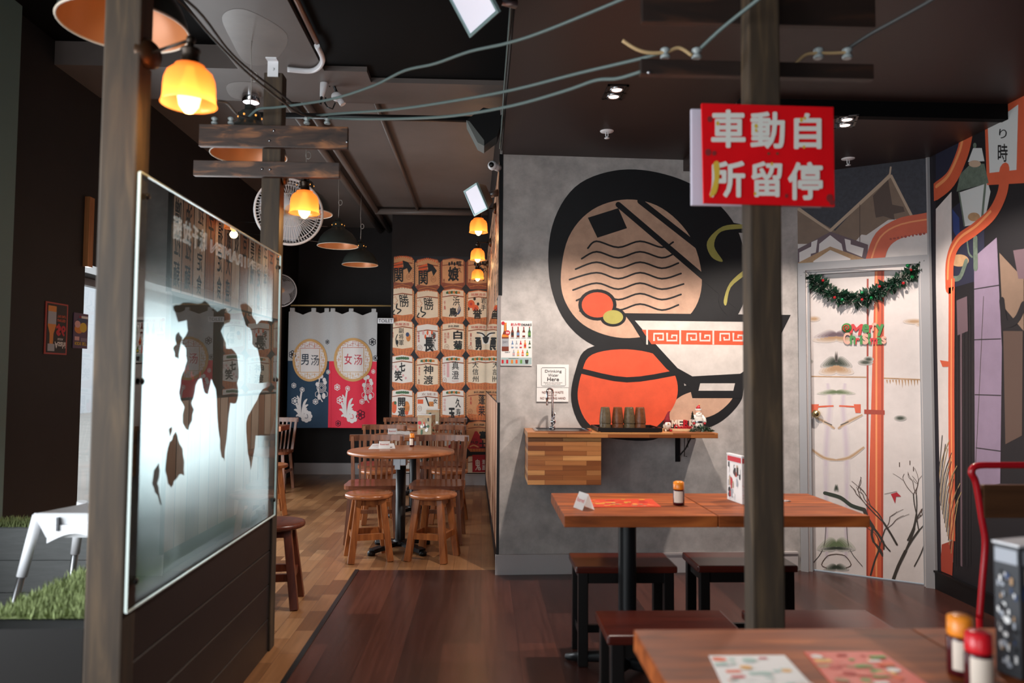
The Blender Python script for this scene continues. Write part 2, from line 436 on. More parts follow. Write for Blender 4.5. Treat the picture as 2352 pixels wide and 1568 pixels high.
# ceilings
b = bmn(); box(b, -2.6, 0.3, 4.88, 10.3, ZH, ZH + 0.08); struct('ceiling', b, GRYC, 'high grey ceiling over the back room', 'ceiling')
b = bmn(); box(b, -2.6, -0.70, 4.36, 4.88, ZB, ZH + 0.08); box(b, -0.70, 0.12, 4.52, 4.88, ZB, ZH + 0.08); struct('trim_2', b, GRYC, 'grey ceiling beam crossing the room', 'ceiling beam')
b = bmn(); box(b, -1.45, -0.95, -1.8, 4.36, ZB, ZH + 0.08); struct('trim_3', b, GRYC, 'grey ceiling beam running towards the back', 'ceiling beam')
b = bmn(); box(b, -0.95, -0.70, -1.8, 4.36, ZB + 0.03, ZH + 0.08); box(b, -0.70, 0.12, -1.8, 4.52, ZB + 0.03, ZH + 0.08); box(b, -2.6, -1.45, -1.8, 4.36, ZB + 0.14, ZH + 0.08)
struct('ceiling', b, BLKC, 'black recessed ceiling panels near the front', 'ceiling')
b = bmn(); box(b, 0.118, 3.0, -1.8, 5.13, ZL, ZH + 0.08); struct('ceiling', b, SOFF, 'low brown ceiling over the right side', 'ceiling')
b = bmn(); box(b, 1.375, 3.0, 3.98, 5.13, ZR, ZL); struct('ceiling', b, SOFF, 'lowest brown ceiling panel before the door', 'ceiling')
b = bmn(); box(b, 1.375, 3.0, 3.93, 3.98, ZR - 0.005, ZL + 0.0); struct('trim_4', b, BLKC, 'black bulkhead face crossing the right ceiling', 'ceiling beam')
b = bmn(); box(b, 0.35, 3.0, -1.95, -1.8, 0, ZH); box(b, -2.62, 0.35, -1.95, -1.8, 2.6, ZH); struct('wall_front_blocker', b, BLK, 'dark wall behind the viewer beside the open shopfront', 'wall')  # unseen wall added to block daylight from behind the camera
# skirtings
def skirt(name, p, q, nrm, h, t, m, label, ledge=True):
    b = bmn(); n = Vector((nrm[0], nrm[1]))
    slab(b, p, q, 0, h - 0.012, n * t)
    if ledge: slab(b, p, q, h - 0.012, h, n * (t + 0.008))
    struct(name, b, m, label, 'skirting board')
skirt('baseboard_back', A2 + Vector((-0.012, 0)), B2 + Vector((-0.03, 0)), (0.039, -1), 0.135, 0.018, GRYB, 'grey skirting board under the concrete wall')
skirt('baseboard_far', (-2.5, 10.15), (-1.13, 10.15), (0, -1), 0.15, 0.018, GRYB, 'grey skirting board behind the round tables')
skirt('baseboard_far', (-1.13, 9.17), (0.04, 9.17), (0, -1), 0.135, 0.018, GRYB, 'grey skirting board below the barrel print')
skirt('baseboard_right', (2.864, 4.66), (2.864, -1.8), (-1, 0), 0.12, 0.018, BLKM, 'black skirting board along the right wall')
b = bmn(); slab(b, A2 + Vector((-0.006, -0.004)), A2 + Vector((0.012, -0.004)), 0.135, 1.14, (0, 0.03)); slab(b, A2 + Vector((-0.006, -0.004)), A2 + Vector((0.02, -0.004)), 1.86, ZL, (0, 0.03))
struct('trim_5', b, BLKM, 'black corner strip at the end of the corridor wall', 'trim')
b = bmn(); slab(b, A2 + Vector((-0.008, -0.004)), A2 + Vector((0.012, -0.004)), 1.14, 1.86, (0, 0.03)); struct('trim_6', b, mat('grey mirror edge', (150, 142, 140), 0.4, metal=0.3), 'grey metal edge beside the long mirror', 'trim')
# side window and the street outside it
t = thing('window_1', 'long bright window in the left wall', 'window', (-2.89, 6.5, 0.32)); t['kind'] = 'structure'
b = bmn()
for y in (4.77, 5.9, 7.1, 8.25): box(b, -2.92, -2.86, y, y + 0.05, 0.32, 2.0)
box(b, -2.92, -2.86, 4.77, 8.3, 0.32, 0.37); box(b, -2.92, -2.86, 4.77, 8.3, 1.95, 2.0)
wf = obj('window_frame', b, mat('aluminium frame', (150, 155, 160), 0.4, metal=0.6), t)
b = bmn(); quad(b, (-2.89, 4.8, 0.36), (-2.89, 8.26, 0.36), (-2.89, 8.26, 1.96), (-2.89, 4.8, 1.96)); obj('window_pane', b, glassy('window glass', ior=1.45), wf)
b = bmn(); box(b, -30, -2.96, -10, 30, -0.12, -0.06); struct('exterior_ground', b, mat('pale paving', (176, 172, 166), 0.9, var=0.1, scale=2), 'pale paving outside the window', 'pavement')
b = bmn(); box(b, -14.5, -14, -4, 30, -0.06, 5); struct('exterior_wall', b, mat('pale render', (205, 208, 212), 0.9), 'pale building across the street', 'building')
b = bmn(); box(b, -2.5, -2.47, 4.74, 4.80, 1.98, 2.42); struct('trim_7', b, wood('honey timber', (150, 92, 50), (188, 128, 78), 'Z'), 'short timber board above the window corner', 'trim')

# ------------------------------------------------------------------ grey wall picture: plain stand-in of rings, disc, drum and bowl
WN = Vector((B2.y - A2.y, -(B2.x - A2.x), 0)).normalized()
fl = Flat((A2.x, A2.y, 0), WN)
K = mat('mural black', (22, 23, 26), 0.55, var=0.2, scale=7)
PCH = mat('mural peach', (198, 160, 136), 0.6, var=0.17, scale=9, detail=12)
ORG = mat('mural orange', (216, 84, 52), 0.55, var=0.13, scale=9, detail=12)
CRM = mat('mural pale grey', (205, 198, 192), 0.6, var=0.13, scale=9, detail=12)
OLV = mat('mural olive', (168, 160, 84), 0.6, var=0.1, scale=9)
# broad black ring holding a peach disc: a noodle bowl seen from above
fl.poly([(1262, 640), (1268, 520), (1320, 430), (1410, 392), (1510, 396), (1610, 436), (1690, 520), (1716, 640), (1690, 730), (1610, 790), (1500, 812), (1380, 800), (1300, 740)], K, 1, 6)
fl.poly([(1288, 640), (1306, 545), (1360, 482), (1440, 458), (1520, 478), (1586, 545), (1612, 640), (1590, 716), (1520, 762), (1430, 776), (1350, 752), (1304, 704)], PCH, 2, 6)
for k in range(7):      # noodles in long waves
    y = 560 + k * 24
    fl.stroke([(1326 - 6 * min(k, 3) + 8 * abs(k - 3), y + 10), (1370, y - 6), (1420, y + 8), (1470, y - 6), (1520, y + 8), (1570 - 6 * abs(k - 4), y - 4)], 4, K, 3, 5)
fl.stroke([(1420, 470), (1690, 700)], 13, K, 4); fl.stroke([(1470, 462), (1710, 650)], 13, K, 4)
fl.disc(1372, 700, 44, 36, K, 4); fl.disc(1372, 700, 36, 29, ORG, 5); fl.disc(1408, 728, 30, 22, K, 5); fl.disc(1408, 728, 23, 16, OLV, 6)
fl.poly([(1350, 500), (1420, 478), (1440, 524), (1372, 546)], K, 4)
# steam curls
fl.poly([(1716, 520), (1660, 512), (1620, 550), (1630, 595), (1668, 606), (1690, 590), (1655, 570), (1662, 535), (1716, 535)], K, 5, 5)
fl.poly([(1710, 516), (1660, 520), (1624, 555), (1634, 590), (1660, 600), (1640, 565), (1656, 532), (1710, 524)], OLV, 6, 5)
fl.poly([(1712, 606), (1668, 640), (1650, 690), (1668, 722), (1678, 715), (1668, 680), (1712, 640)], K, 5, 4)
fl.poly([(1712, 618), (1676, 650), (1662, 690), (1668, 700), (1678, 660), (1712, 630)], OLV, 6, 4)
# round orange pot with a black outline and band
fl.poly([(1350, 800), (1440, 788), (1530, 808), (1566, 860), (1570, 920), (1540, 975), (1500, 1010), (1400, 1006), (1340, 985), (1312, 920), (1322, 850)], K, 2, 5)
fl.poly([(1360, 814), (1440, 802), (1520, 820), (1552, 866), (1554, 915), (1526, 962), (1480, 992), (1390, 990), (1348, 968), (1327, 915), (1336, 856)], ORG, 3, 5)
fl.stroke([(1336, 852), (1440, 872), (1552, 856)], 12, K, 4, 4)
# peach ground under the bowl
fl.poly([(1540, 905), (1600, 880), (1690, 880), (1704, 915), (1660, 965), (1600, 988), (1520, 985)], K, 1, 5)
fl.poly([(1556, 915), (1610, 895), (1676, 898), (1680, 918), (1640, 952), (1580, 966), (1530, 960)], PCH, 2, 5)
# bowl
fl.poly([(1432, 719), (1816, 723), (1790, 775), (1766, 830), (1712, 870), (1704, 914), (1590, 914), (1584, 890), (1530, 846), (1480, 790), (1452, 745)], K, 4)
fl.poly([(1458, 736), (1792, 740), (1776, 772), (1750, 822), (1700, 858), (1590, 864), (1556, 845), (1510, 795), (1476, 757)], CRM, 5)
fl.poly([(1608, 880), (1688, 880), (1684, 897), (1604, 897)], CRM, 5)
fl.poly([(1474, 757), (1784, 761), (1768, 793), (1496, 790)], ORG, 6)
for i in range(4):
    x = 1496 + i * 76
    fl.stroke([(x - 10, 757), (x - 10, 791)], 4, CRM, 7, cap=False)
    fl.stroke([(x + 6, 783), (x + 6, 766), (x + 27, 766), (x + 27, 780), (x + 15, 780), (x + 15, 774)], 4.5, CRM, 7, cap=False)
    fl.stroke([(x + 36, 764), (x + 36, 782), (x + 58, 782), (x + 58, 770), (x + 47, 770), (x + 47, 776)], 4.5, CRM, 7, cap=False)
tag(fl.build('wall_mural'), 'large painted picture of rings, orange drum and patterned bowl on grey wall', 'mural')
# ------------------------------------------------------------------ sake barrel print on the far right wall
INK = mat('print ink black', (26, 27, 29), 0.55); RINK = mat('print ink red', (186, 60, 52), 0.55)
fl = Flat((0.0, 9.17, 0), (0, -1, 0), eps=0.0004)
STRAW = mat('printed straw', (206, 116, 66), 0.55, var=0.16, scale=14)
STRD = mat('printed dark straw', (142, 74, 50), 0.55, var=0.2, scale=16)
LABEL = mat('printed barrel label', (232, 210, 182), 0.55, var=0.07, scale=8)
LABELW = mat('printed white label', (232, 224, 214), 0.55, var=0.05, scale=8)
LABELO = mat('printed amber label', (212, 152, 104), 0.55, var=0.12, scale=7)
ROPE = mat('printed rope', (214, 152, 102), 0.55, var=0.3, scale=60)
GAPM = mat('printed dark gap', (28, 30, 36), 0.6)
LEAF = mat('printed leaf green', (62, 104, 66), 0.55, var=0.3, scale=40)
LFOR = mat('printed leaf orange', (206, 128, 62), 0.55, var=0.3, scale=40)
REDP = mat('printed crimson', (176, 32, 44), 0.55); PINK = mat('printed pink', (222, 170, 168), 0.55); ORP = mat('printed orange', (226, 96, 50), 0.55); NAVY = mat('printed navy', (52, 70, 106), 0.55)
x0, y1 = fl.ab((897.5, 1085)); x1, y0 = fl.ab((1118, 590)); fl.clip = (x0, y1, 0.036, y0)
fl.rect(880, 580, 1140, 1100, GAPM, 0)
def barrel(x0, x1, y0, y1, lab, top=None, rope=True, dark=False):
    w = x1 - x0; h = y1 - y0; X = lambda t: x0 + w * t; Y = lambda t: y0 + h * t
    fl.poly([(X(.10), Y(.02)), (X(.5), Y(-.03)), (X(.9), Y(.02)), (X(1), Y(.12)), (X(1.0), Y(.84)), (X(.84), Y(1.0)), (X(.16), Y(1.0)), (X(0), Y(.84)), (X(0), Y(.12))], STRD if dark else STRAW, 1)
    fl.poly([(X(.08), Y(.05)), (X(.5), Y(0)), (X(.92), Y(.05)), (X(.92), Y(.20)), (X(.5), Y(.16)), (X(.08), Y(.21))], LABELO if dark else lab, 2)
    fl.poly([(X(.07), Y(.235)), (X(.5), Y(.19)), (X(.93), Y(.235)), (X(.93), Y(.78)), (X(.5), Y(.82)), (X(.07), Y(.78))], lab, 2)
    fl.stroke([(X(.05), Y(.225)), (X(.5), Y(.18)), (X(.95), Y(.225))], 2, STRD, 3, cap=False)
    fl.poly([(X(.02), Y(.80)), (X(.5), Y(.84)), (X(.98), Y(.80)), (X(.97), Y(.88)), (X(.5), Y(.92)), (X(.03), Y(.88))], STRAW if not dark else STRD, 3)
    for k in range(7): fl.stroke([(X(.10 + k * .13), Y(.83)), (X(.16 + k * .11), Y(.99))], .8, STRD, 4, cap=False)
    fl.stroke([(X(.14), Y(.92)), (X(.5), Y(.86)), (X(.86), Y(.92))], 1.2, LFOR, 4, cap=False)
    if rope:
        for sx in (.035, .965):
            fl.stroke([(X(sx), Y(.12)), (X(sx), Y(.82))], 4, ROPE, 5, cap=False)
            for k in range(11): fl.stroke([(X(sx - .03), Y(.15 + k * .06)), (X(sx + .03), Y(.18 + k * .06))], .8, STRD, 6, cap=False)
    if top == 'leaf' or top == 'green':
        for k in range(6):
            fl.disc(X(.28 + k * .09), Y(.105 - .015 * math.sin(k * .6)), w * .065, h * .045, (LEAF if top == 'green' or k % 2 == 0 else LFOR), 4, 10)
        fl.poly([(X(.2), Y(.19)), (X(.5), Y(.15)), (X(.82), Y(.19)), (X(.75), Y(.13)), (X(.6), Y(.16)), (X(.5), Y(.12)), (X(.38), Y(.16)), (X(.26), Y(.13))], LABELW, 5)
    elif top == 'text': fl.text('銘醸酒造', X(.2), Y(.07), X(.8), Y(.15), RINK, 4, .01)
    elif top == 'black': fl.text('銘醸', X(.3), Y(.07), X(.75), Y(.14), INK, 4, .01)
def stamp(x, y, r): fl.stroke([(x + r * .8 * math.cos(a * PI / 6), y + r * math.sin(a * PI / 6)) for a in range(12)], .7, STRD, 4, closed=True); fl.text('印', x - r * .4, y - r * .5, x + r * .4, y + r * .5, STRD, 4)
c1, c2, c3, c4 = (897, 951), (953.5, 1010), (1012, 1069), (1071, 1127)
# top row, printed in darker amber tones
for c, y in ((c1, 588), (c2, 594)):
    barrel(*c, y, y + 76, LABELO, None, True, True)
    for k in range(10): fl.stroke([(c[0] + 6 + k * 4.8, y + 10 - 7 * math.sin(k / 9 * PI)), (c[0] + 7 + k * 4.8, y + 5 - 7 * math.sin(k / 9 * PI))], 2, ORP, 5, cap=False)
    fl.poly([(c[0] + 8, y + 18), (c[0] + 28, y + 11), (c[0] + 28, y + 30), (c[0] + 8, y + 34)], ORP, 4); fl.stroke([(c[0] + 8, y + 22), (c[0] + 28, y + 18)], 3, STRD, 5); fl.stroke([(c[0] + 8, y + 30), (c[0] + 28, y + 25)], 2, STRD, 5)
    fl.poly([(c[0] + 28, y + 10), (c[0] + 40, y + 14), (c[0] + 50, y + 28), (c[0] + 42, y + 40), (c[0] + 38, y + 28), (c[0] + 24, y + 34), (c[0] + 30, y + 24)], INK, 6)
    fl.text('関', c[0] + 8, y + 27, c[0] + 29, y + 60, INK, 7, .03); stamp(c[0] + 42, y + 47, 7)
for c in (c3, c4):
    barrel(*c, 594, 664, LABELO, None, False, True)
    fl.text('娘', c[0] + 17, 612, c[0] + 42, 646, INK, 6, .05); fl.vtext('富久', c[0] + 39, 598, c[0] + 48, 627, INK, 6)
    for k in range(4): fl.disc(c[0] + 20 + k * 6, 606 - 2 * (k % 2), 2.4, 4.5, INK, 6, 10)
    fl.vtext('清酒', c[0] + 5, 640, c[0] + 10, 654, STRD, 6)
# second row
for c, y in ((c1, 660), (c2, 667)):
    barrel(*c, y, y + 78, LABEL); fl.text('勝', c[0] + 20, y + 16, c[0] + 42, y + 45, INK, 6, .01, skew=-.2)
    fl.stroke([(c[0] + 15, y + 38), (c[0] + 14, y + 48), (c[0] + 24, y + 52), (c[0] + 16, y + 60)], 3, INK, 6, 4); fl.stroke([(c[0] + 9, y + 52), (c[0] + 5, y + 60), (c[0] + 9, y + 62)], 2.6, INK, 6, 4)
    fl.stroke([(c[0] + 9 + 6 * math.cos(a) * (1 + .25 * math.cos(5 * a)), y + 30 + 8 * math.sin(a) * (1 + .25 * math.cos(5 * a))) for a in [k * PI / 10 for k in range(20)]], .9, STRAW, 5, closed=True)
barrel(*c3, 664, 744, LABEL, 'leaf'); fl.text('浜', 1040, 680, 1056, 702, INK, 6, .01); fl.text('鳥', 1031, 706, 1050, 727, INK, 7, .04)
for k in range(4): fl.stroke([(1040, 714 + k * 3), (1052, 722 - k * 1), (1058 - k * 2, 710 + k * 2), (1054 - k, 702 + k * 3)], 1.4, NAVY, 6, 4)
fl.vtext('千鳥', 1019, 690, 1024, 712, RINK, 5)
barrel(*c4, 668, 744, LABEL, 'text')
for x, y, r in ((1082, 698, 8.5), (1092, 708, 7.5)): fl.disc(x, y, r, r * 1.1, ORP, 5); fl.disc(x, y, r * .35, r * .4, RINK, 6)
for x, y in ((1090, 686), (1076, 709), (1098, 698)): fl.disc(x, y, 3, 4, INK, 4, 8)
fl.text('誉', 1086, 709, 1107, 732, INK, 7, .03); fl.vtext('岩手', 1105, 682, 1116, 714, INK, 6, .02)
# third row
barrel(*c1, 736, 815, LABEL, 'text'); fl.vtext('副将軍', 916, 752, 927, 794, INK, 6, .01); fl.stroke([(913, 795), (909, 780), (913, 768)], 2, INK, 5, 3); fl.disc(912, 786, 3.5, 6, INK, 5, 8); fl.disc(938, 775, 5, 9, LFOR, 5); fl.disc(936, 768, 4, 5, NAVY, 6); fl.vtext('清酒', 900, 762, 904, 776, RINK, 5)
barrel(*c2, 744, 821, LABELW)
for k in range(6): fl.disc(972 + k * 5, 764 + 9 * (k % 2), 2.3, 5.5, ORP if k % 3 else PINK, 5, 10)
fl.text('長', 974, 774, 996, 808, INK, 6, .05); fl.text('久', 991, 782, 1001, 804, INK, 6, .0); fl.text('虎', 990, 762, 1001, 784, INK, 6, .02); fl.vtext('特級清酒', 959, 762, 964, 786, RINK, 5); stamp(964, 799, 7)
barrel(*c3, 741, 818, LABEL, 'black'); fl.vtext('白菊', 1041, 757, 1062, 804, INK, 6, .05); fl.disc(1053, 797, 8, 6, LEAF, 5); fl.vtext('石川銘酒', 1020, 764, 1025, 788, RINK, 5); fl.vtext('金印', 1027, 762, 1032, 778, RINK, 5); stamp(1026, 797, 6.5)
barrel(*c4, 743, 818, LABEL, 'text'); fl.text('勇', 1091, 774, 1106, 804, INK, 6, .06, skew=-.15); fl.poly([(1094, 762), (1112, 762), (1117, 790), (1108, 790), (1106, 772)], LABELW, 5); fl.stroke([(1096, 764), (1108, 766), (1117, 776)], 3, INK, 6, 3); fl.poly([(1108, 774), (1117, 772), (1117, 790), (1111, 786)], INK, 6); fl.vtext('喜久泉', 1079, 764, 1084, 794, RINK, 5); stamp(1080, 799, 6)
# fourth row
barrel(*c1, 815, 894, LABELW, 'green'); fl.text('七', 917, 832, 931, 853, INK, 6, .06); fl.text('笑', 906, 850, 924, 875, INK, 6, .04, skew=-.1)
for x, y in ((909, 842), (913, 848), (926, 862), (932, 868)): fl.disc(x, y, 2.5, 3.2, PINK, 5, 10)
fl.vtext('清酒', 900, 838, 904, 850, PINK, 5)
barrel(*c2, 821, 899, LABEL, 'leaf'); fl.vtext('神渡', 973, 837, 995, 884, INK, 6, .02); fl.vtext('酒造元', 961, 842, 965, 862, RINK, 5); fl.vtext('銘酒', 960, 870, 964, 882, STRD, 5)
barrel(*c3, 817, 894, LABELW, 'leaf'); fl.vtext('真澄', 1038, 828, 1054, 872, INK, 6, .01); fl.rect(1026, 834, 1032, 866, PINK, 4); fl.vtext('諏訪銘酒', 1018, 836, 1023, 862, PINK, 5); fl.text('MASUMI', 1038, 873, 1053, 877, PINK, 5); stamp(1021, 873, 6)
barrel(*c4, 817, 894, LABEL, 'leaf'); fl.vtext('大信州', 1085, 829, 1099, 878, INK, 6, .01)
# fifth row
barrel(*c1, 894, 968, LABELW, 'green'); fl.disc(905, 935, 6, 14, ORP, 4); fl.disc(934, 935, 7, 14, LFOR, 4); fl.disc(908, 925, 3, 4, LEAF, 5); fl.disc(934, 948, 4, 5, ORP, 5); fl.vtext('開運', 914, 911, 931, 958, INK, 6, .04)
barrel(*c2, 897, 972, LABELW); fl.rect(959, 917, 972, 927, ORP, 5); fl.rect(985, 922, 996, 933, LFOR, 5); fl.stroke([(978, 912), (981, 920), (985, 931)], 3, INK, 6, 3); fl.text('女', 995, 915, 1005, 927, INK, 6, .02); fl.text('女城主', 968, 902, 1004, 908, STRD, 4); stamp(964, 938, 6)
barrel(*c3, 894, 968, LABELW, 'leaf'); fl.text('久', 1046, 914, 1058, 936, INK, 6, .03); fl.text('寿', 1047, 938, 1058, 955, INK, 6, .01); fl.text('玉', 1030, 936, 1045, 962, INK, 6, .07); fl.vtext('福寿銘酒', 1018, 914, 1024, 944, PINK, 5)
barrel(*c4, 893, 965, LABELO, 'black'); fl.disc(1104, 940, 10, 14, STRAW, 4); fl.vtext('蓬莱', 1099, 904, 1114, 956, INK, 6, .02); fl.vtext('長寿', 1079, 911, 1084, 930, RINK, 5); stamp(1080, 945, 6)
# bottom rows
for c in (c1, c2): barrel(*c, 970, 1043, LABEL, 'leaf'); barrel(*c, 1046, 1120, LABELW, 'green')
barrel(*c3, 970, 1038, LABELW, 'black'); fl.vtext('白鶴', 1046, 990, 1062, 1022, INK, 6, .03); fl.poly([(1014, 1036), (1040, 1015), (1067, 1025), (1067, 1036)], REDP, 5)
barrel(*c4, 968, 1037, LABELO, 'black'); fl.poly([(1074, 1030), (1091, 990), (1096, 990), (1110, 1014), (1114, 1030)], REDP, 5); fl.text('FUJI', 1082, 1012, 1098, 1020, INK, 6, .03); fl.text('SUMO', 1084, 1007, 1096, 1010, INK, 6); fl.vtext('富士', 1101, 988, 1117, 1030, INK, 7, .05); fl.stroke([(1080, 1025), (1088, 1022), (1098, 1026)], 3, LABELO, 6, 3)
barrel(*c3, 1046, 1115, STRAW); barrel(*c4, 1046, 1115, LABEL); fl.rect(1085, 1044, 1118, 1084, REDP, 5); fl.text('鬼', 1091, 1054, 1104, 1080, LABELW, 6, .02, skew=-.1); fl.vtext('清酒', 1107, 1054, 1114, 1080, LABELW, 6)
fl.clip = None
tag(fl.build('barrel_wallpaper'), 'wall print of stacked sake barrels behind the round tables', 'wall print')

# ------------------------------------------------------------------ corridor wall: wooden plaque print, long mirror
cn = Vector((-(E2.y - A2.y), E2.x - A2.x, 0)).normalized()
if cn.x > 0: cn = -cn
fl = Flat((A2.x, A2.y, 0), cn, px=False, eps=0.0005)
L = (E2 - A2).length; fl2 = Flat((A2.x, A2.y, 0), cn, px=False, eps=0.0005)
PA = wood('plaque timber pale', (204, 158, 128), (226, 190, 160), 'Z', 8, 0.5); PB = wood('plaque timber tan', (172, 114, 84), (204, 150, 112), 'Z', 8, 0.5); PC = wood('plaque timber rust', (140, 82, 58), (186, 122, 84), 'Z', 8, 0.5)
# the plane's a axis runs from far to near, so lengths along the wall are negative
k = 0; s = 0.02
WORDS = ['味噌拉麺', '醤油拉麺', '塩拉麺定食', '餃子', '唐揚定食', '炒飯大盛', '冷奴', '枝豆', '生姜焼', '焼魚定食', '親子丼', '牛丼', '天丼', 'カツ丼', '海鮮丼', '温泉玉子']
while s < L - 0.03:
    w = 0.17 + 0.05 * ((k * 7) % 5) / 4; e = min(s + w, L - 0.02)
    sg = -1
    fl.rect(sg * s, 2.82, sg * (e - 0.012), 1.87, (PA, PB, PA, PC)[k % 4], 1); fl2.rect(sg * s, 1.13, sg * (e - 0.012), 0.14, (PB, PA, PC, PA)[k % 4], 1)
    wd_ = WORDS[k % len(WORDS)]; h = 0.85 / max(len(wd_), 4); mid = sg * (s + e) / 2
    for i, ch in enumerate(wd_): fl.text(ch, mid - 0.05, 2.72 - i * h, mid + 0.05, 2.72 - (i + 0.85) * h, INK, 3, 0.02)
    s = e; k += 1
tag(fl.build('plaque_wallpaper'), 'wall print of wooden menu plaques above the long mirror', 'wall print')
tag(fl2.build('plaque_wallpaper'), 'wall print of wooden plaques below the long mirror', 'wall print')
b = bmn(); p = E2 + Vector((-0.002, -0.03)); q = A2 + Vector((-0.004, 0.03)); slab(b, (p.x, p.y), (q.x, q.y), 1.15, 1.85, cn.xy * 0.008)
tag(obj('wall_mirror', b, mat('mirror silver', (236, 236, 236), 0.01, metal=1.0)), 'long mirror along the corridor wall reflecting the barrels', 'mirror')

# ------------------------------------------------------------------ curtains (noren) on a rod
NY = 9.42
NG = mat('grey curtain cloth', (190, 190, 190), 0.8, var=0.04, scale=60); NN = mat('navy curtain cloth', (34, 62, 86), 0.8, var=0.05, scale=60); NR = mat('crimson curtain cloth', (226, 44, 70), 0.75, var=0.04, scale=60)
GOLD = mat('printed gold ring', (206, 160, 100), 0.7); CWH = mat('printed curtain white', (228, 222, 220), 0.75); LAT = mat('printed lattice gold', (208, 158, 84), 0.7); LATR = mat('printed lattice red', (196, 104, 78), 0.7); FBLK = mat('printed dark flower', (40, 40, 48), 0.8); FMAR = mat('printed maroon flower', (96, 16, 40), 0.8)
nref = Flat((0, NY, 0), (0, -1, 0))
def cloth_y(x, z, side):
    """gentle folds"""
    t = max(0, min(1, (2.2 - z) / 1.4))
    return 0.022 * math.sin(9.0 * x + 0.6 * side) * (0.5 + 0.5 * t) + 0.012 * math.sin(23 * x + 2 * z) * (1 - 0.5 * t)
def noren(xa, xb, low, name, label, ring, char, ink, tabs, other):
    fl = Flat((0, NY, 0), (0, -1, 0), eps=0.0006, lift=0.0)
    side = 1 if low is NR else 0
    fl.wrap = lambda a, b_, d: Vector((a, NY + cloth_y(a, b_, side) - d - 0.002, b_))
    A, ZT = nref.ab((xa, 714)); Bx, ZM = nref.ab((xb, 829 if low is NN else 830)); _, ZBt = nref.ab((xa, 982))
    _, zsag = nref.ab((xa, 722))
    root = thing(name, label, 'curtain', ((A + Bx) / 2, NY, ZBt), group='split door curtains')
    bm = bmn(); nx, nz = 40, 40; g = []
    tx = [nref.ab((t, 700))[0] for t in tabs]
    for i in range(nx + 1):
        x = A + (Bx - A) * i / nx
        dmin = min(abs(x - t) for t in tx); sag = 0.055 * min(1, (dmin / 0.15)) ** 1.3
        col = []
        for j in range(nz + 1):
            z = ZBt + (ZT - sag - ZBt) * j / nz
            # keep the colour change level
            if j == 24: z = ZM
            elif j < 24: z = ZBt + (ZM - ZBt) * j / 24
            else: z = ZM + (ZT - sag - ZM) * (j - 24) / (nz - 24)
            col.append(bm.verts.new((x, NY + cloth_y(x, z, side), z)))
        g.append(col)
    for i in range(nx):
        for j in range(nz):
            f = bm.faces.new((g[i][j], g[i + 1][j], g[i + 1][j + 1], g[i][j + 1])); f.material_index = 1 if j < 24 else 0; f.smooth = True
    panel = obj('cloth_panel', bm, [NG, low], root)
    for t in tx:
        bm = bmn(); z0 = ZT - 0.01; zr = nref.ab((t, 702))[1]
        box(bm, t - 0.027, t + 0.027, NY - 0.012, NY - 0.006, z0, zr + 0.012); box(bm, t - 0.027, t + 0.027, NY + 0.018, NY + 0.022, z0, zr + 0.012); box(bm, t - 0.027, t + 0.027, NY - 0.012, NY + 0.022, zr + 0.010, zr + 0.014)
        obj('hanging_loop', bm, NG, panel)
    # printed pattern
    def P(fn, *a, **k): fn(*a, **k)
    cx, cy, rx, ry = ring
    n = 48
    def fine(fn_poly): return fn_poly
    def ringpoly(r0x, r0y, r1x, r1y, m, ly):
        for k in range(n):
            a0, a1 = 2 * PI * k / n, 2 * PI * (k + 1) / n
            fl.poly([(cx + r0x * math.cos(a0), cy + r0y * math.sin(a0)), (cx + r0x * math.cos(a1), cy + r0y * math.sin(a1)), (cx + r1x * math.cos(a1), cy + r1y * math.sin(a1)), (cx + r1x * math.cos(a0), cy + r1y * math.sin(a0))], m, ly)
    ringpoly(rx, ry, rx * .87, ry * .88, GOLD, 6)
    for i in range(-10, 10):   # white ground of the ring in narrow strips so it follows the folds
        xa_, xb_ = cx + rx * .88 * i / 10, cx + rx * .88 * (i + 1) / 10
        ha = math.sqrt(max(0, 1 - (i / 10) ** 2)) * ry * .88; hb = math.sqrt(max(0, 1 - ((i + 1) / 10) ** 2)) * ry * .88
        fl.poly([(xa_, cy - ha), (xb_, cy - hb), (xb_, cy + hb), (xa_, cy + ha)], CWH, 3)
    hx, hy = rx * .56, ry * .56
    for (xx0, yy0, xx1, yy1, m) in ((-hx, -hy, hx, -hy, LATR), (hx, -hy, hx, hy, LAT), (hx, hy, -hx, hy, LAT), (-hx, hy, -hx, -hy, LAT)):
        q = [(cx + xx0 + (xx1 - xx0) * t / 8, cy + yy0 + (yy1 - yy0) * t / 8) for t in range(9)]
        fl.stroke(q, 1.2, m, 5, cap=False)
    rr = random.Random(5)
    for k in range(9):      # key lattice in the four bows of the ring
        t = -hx + 2 * hx * k / 8
        for sg, m in ((-1, LATR), (1, LAT)):
            lim = ry * .86 * math.sqrt(max(0, 1 - (t / (rx * .86)) ** 2))
            ya = cy + sg * (hy + 1 + rr.random() * 5); yb = cy + sg * min(lim, hy + 6 + rr.random() * 14)
            if abs(yb - cy) > hy: fl.stroke([(cx + t, ya), (cx + t, yb)], 1, m, 5, cap=False)
            yy = cy + sg * min(lim, hy + 5 + 4 * (k % 3)); fl.stroke([(cx + t - 4, yy), (cx + t + 4, yy)], 1, m, 5, cap=False)
        t = -hy + 2 * hy * k / 8
        for sg in (-1, 1):
            lim = rx * .86 * math.sqrt(max(0, 1 - (t / (ry * .86)) ** 2))
            xa_ = cx + sg * (hx + 1 + rr.random() * 3); xb_ = cx + sg * min(lim, hx + 5 + rr.random() * 11)
            fl.stroke([(xa_, cy + t), (xb_, cy + t)], 1, LAT, 5, cap=False)
            xx = cx + sg * min(lim, hx + 4 + 4 * (k % 3)); fl.stroke([(xx, cy + t - 4), (xx, cy + t + 4)], 1, LAT if k % 4 else LATR, 5, cap=False)
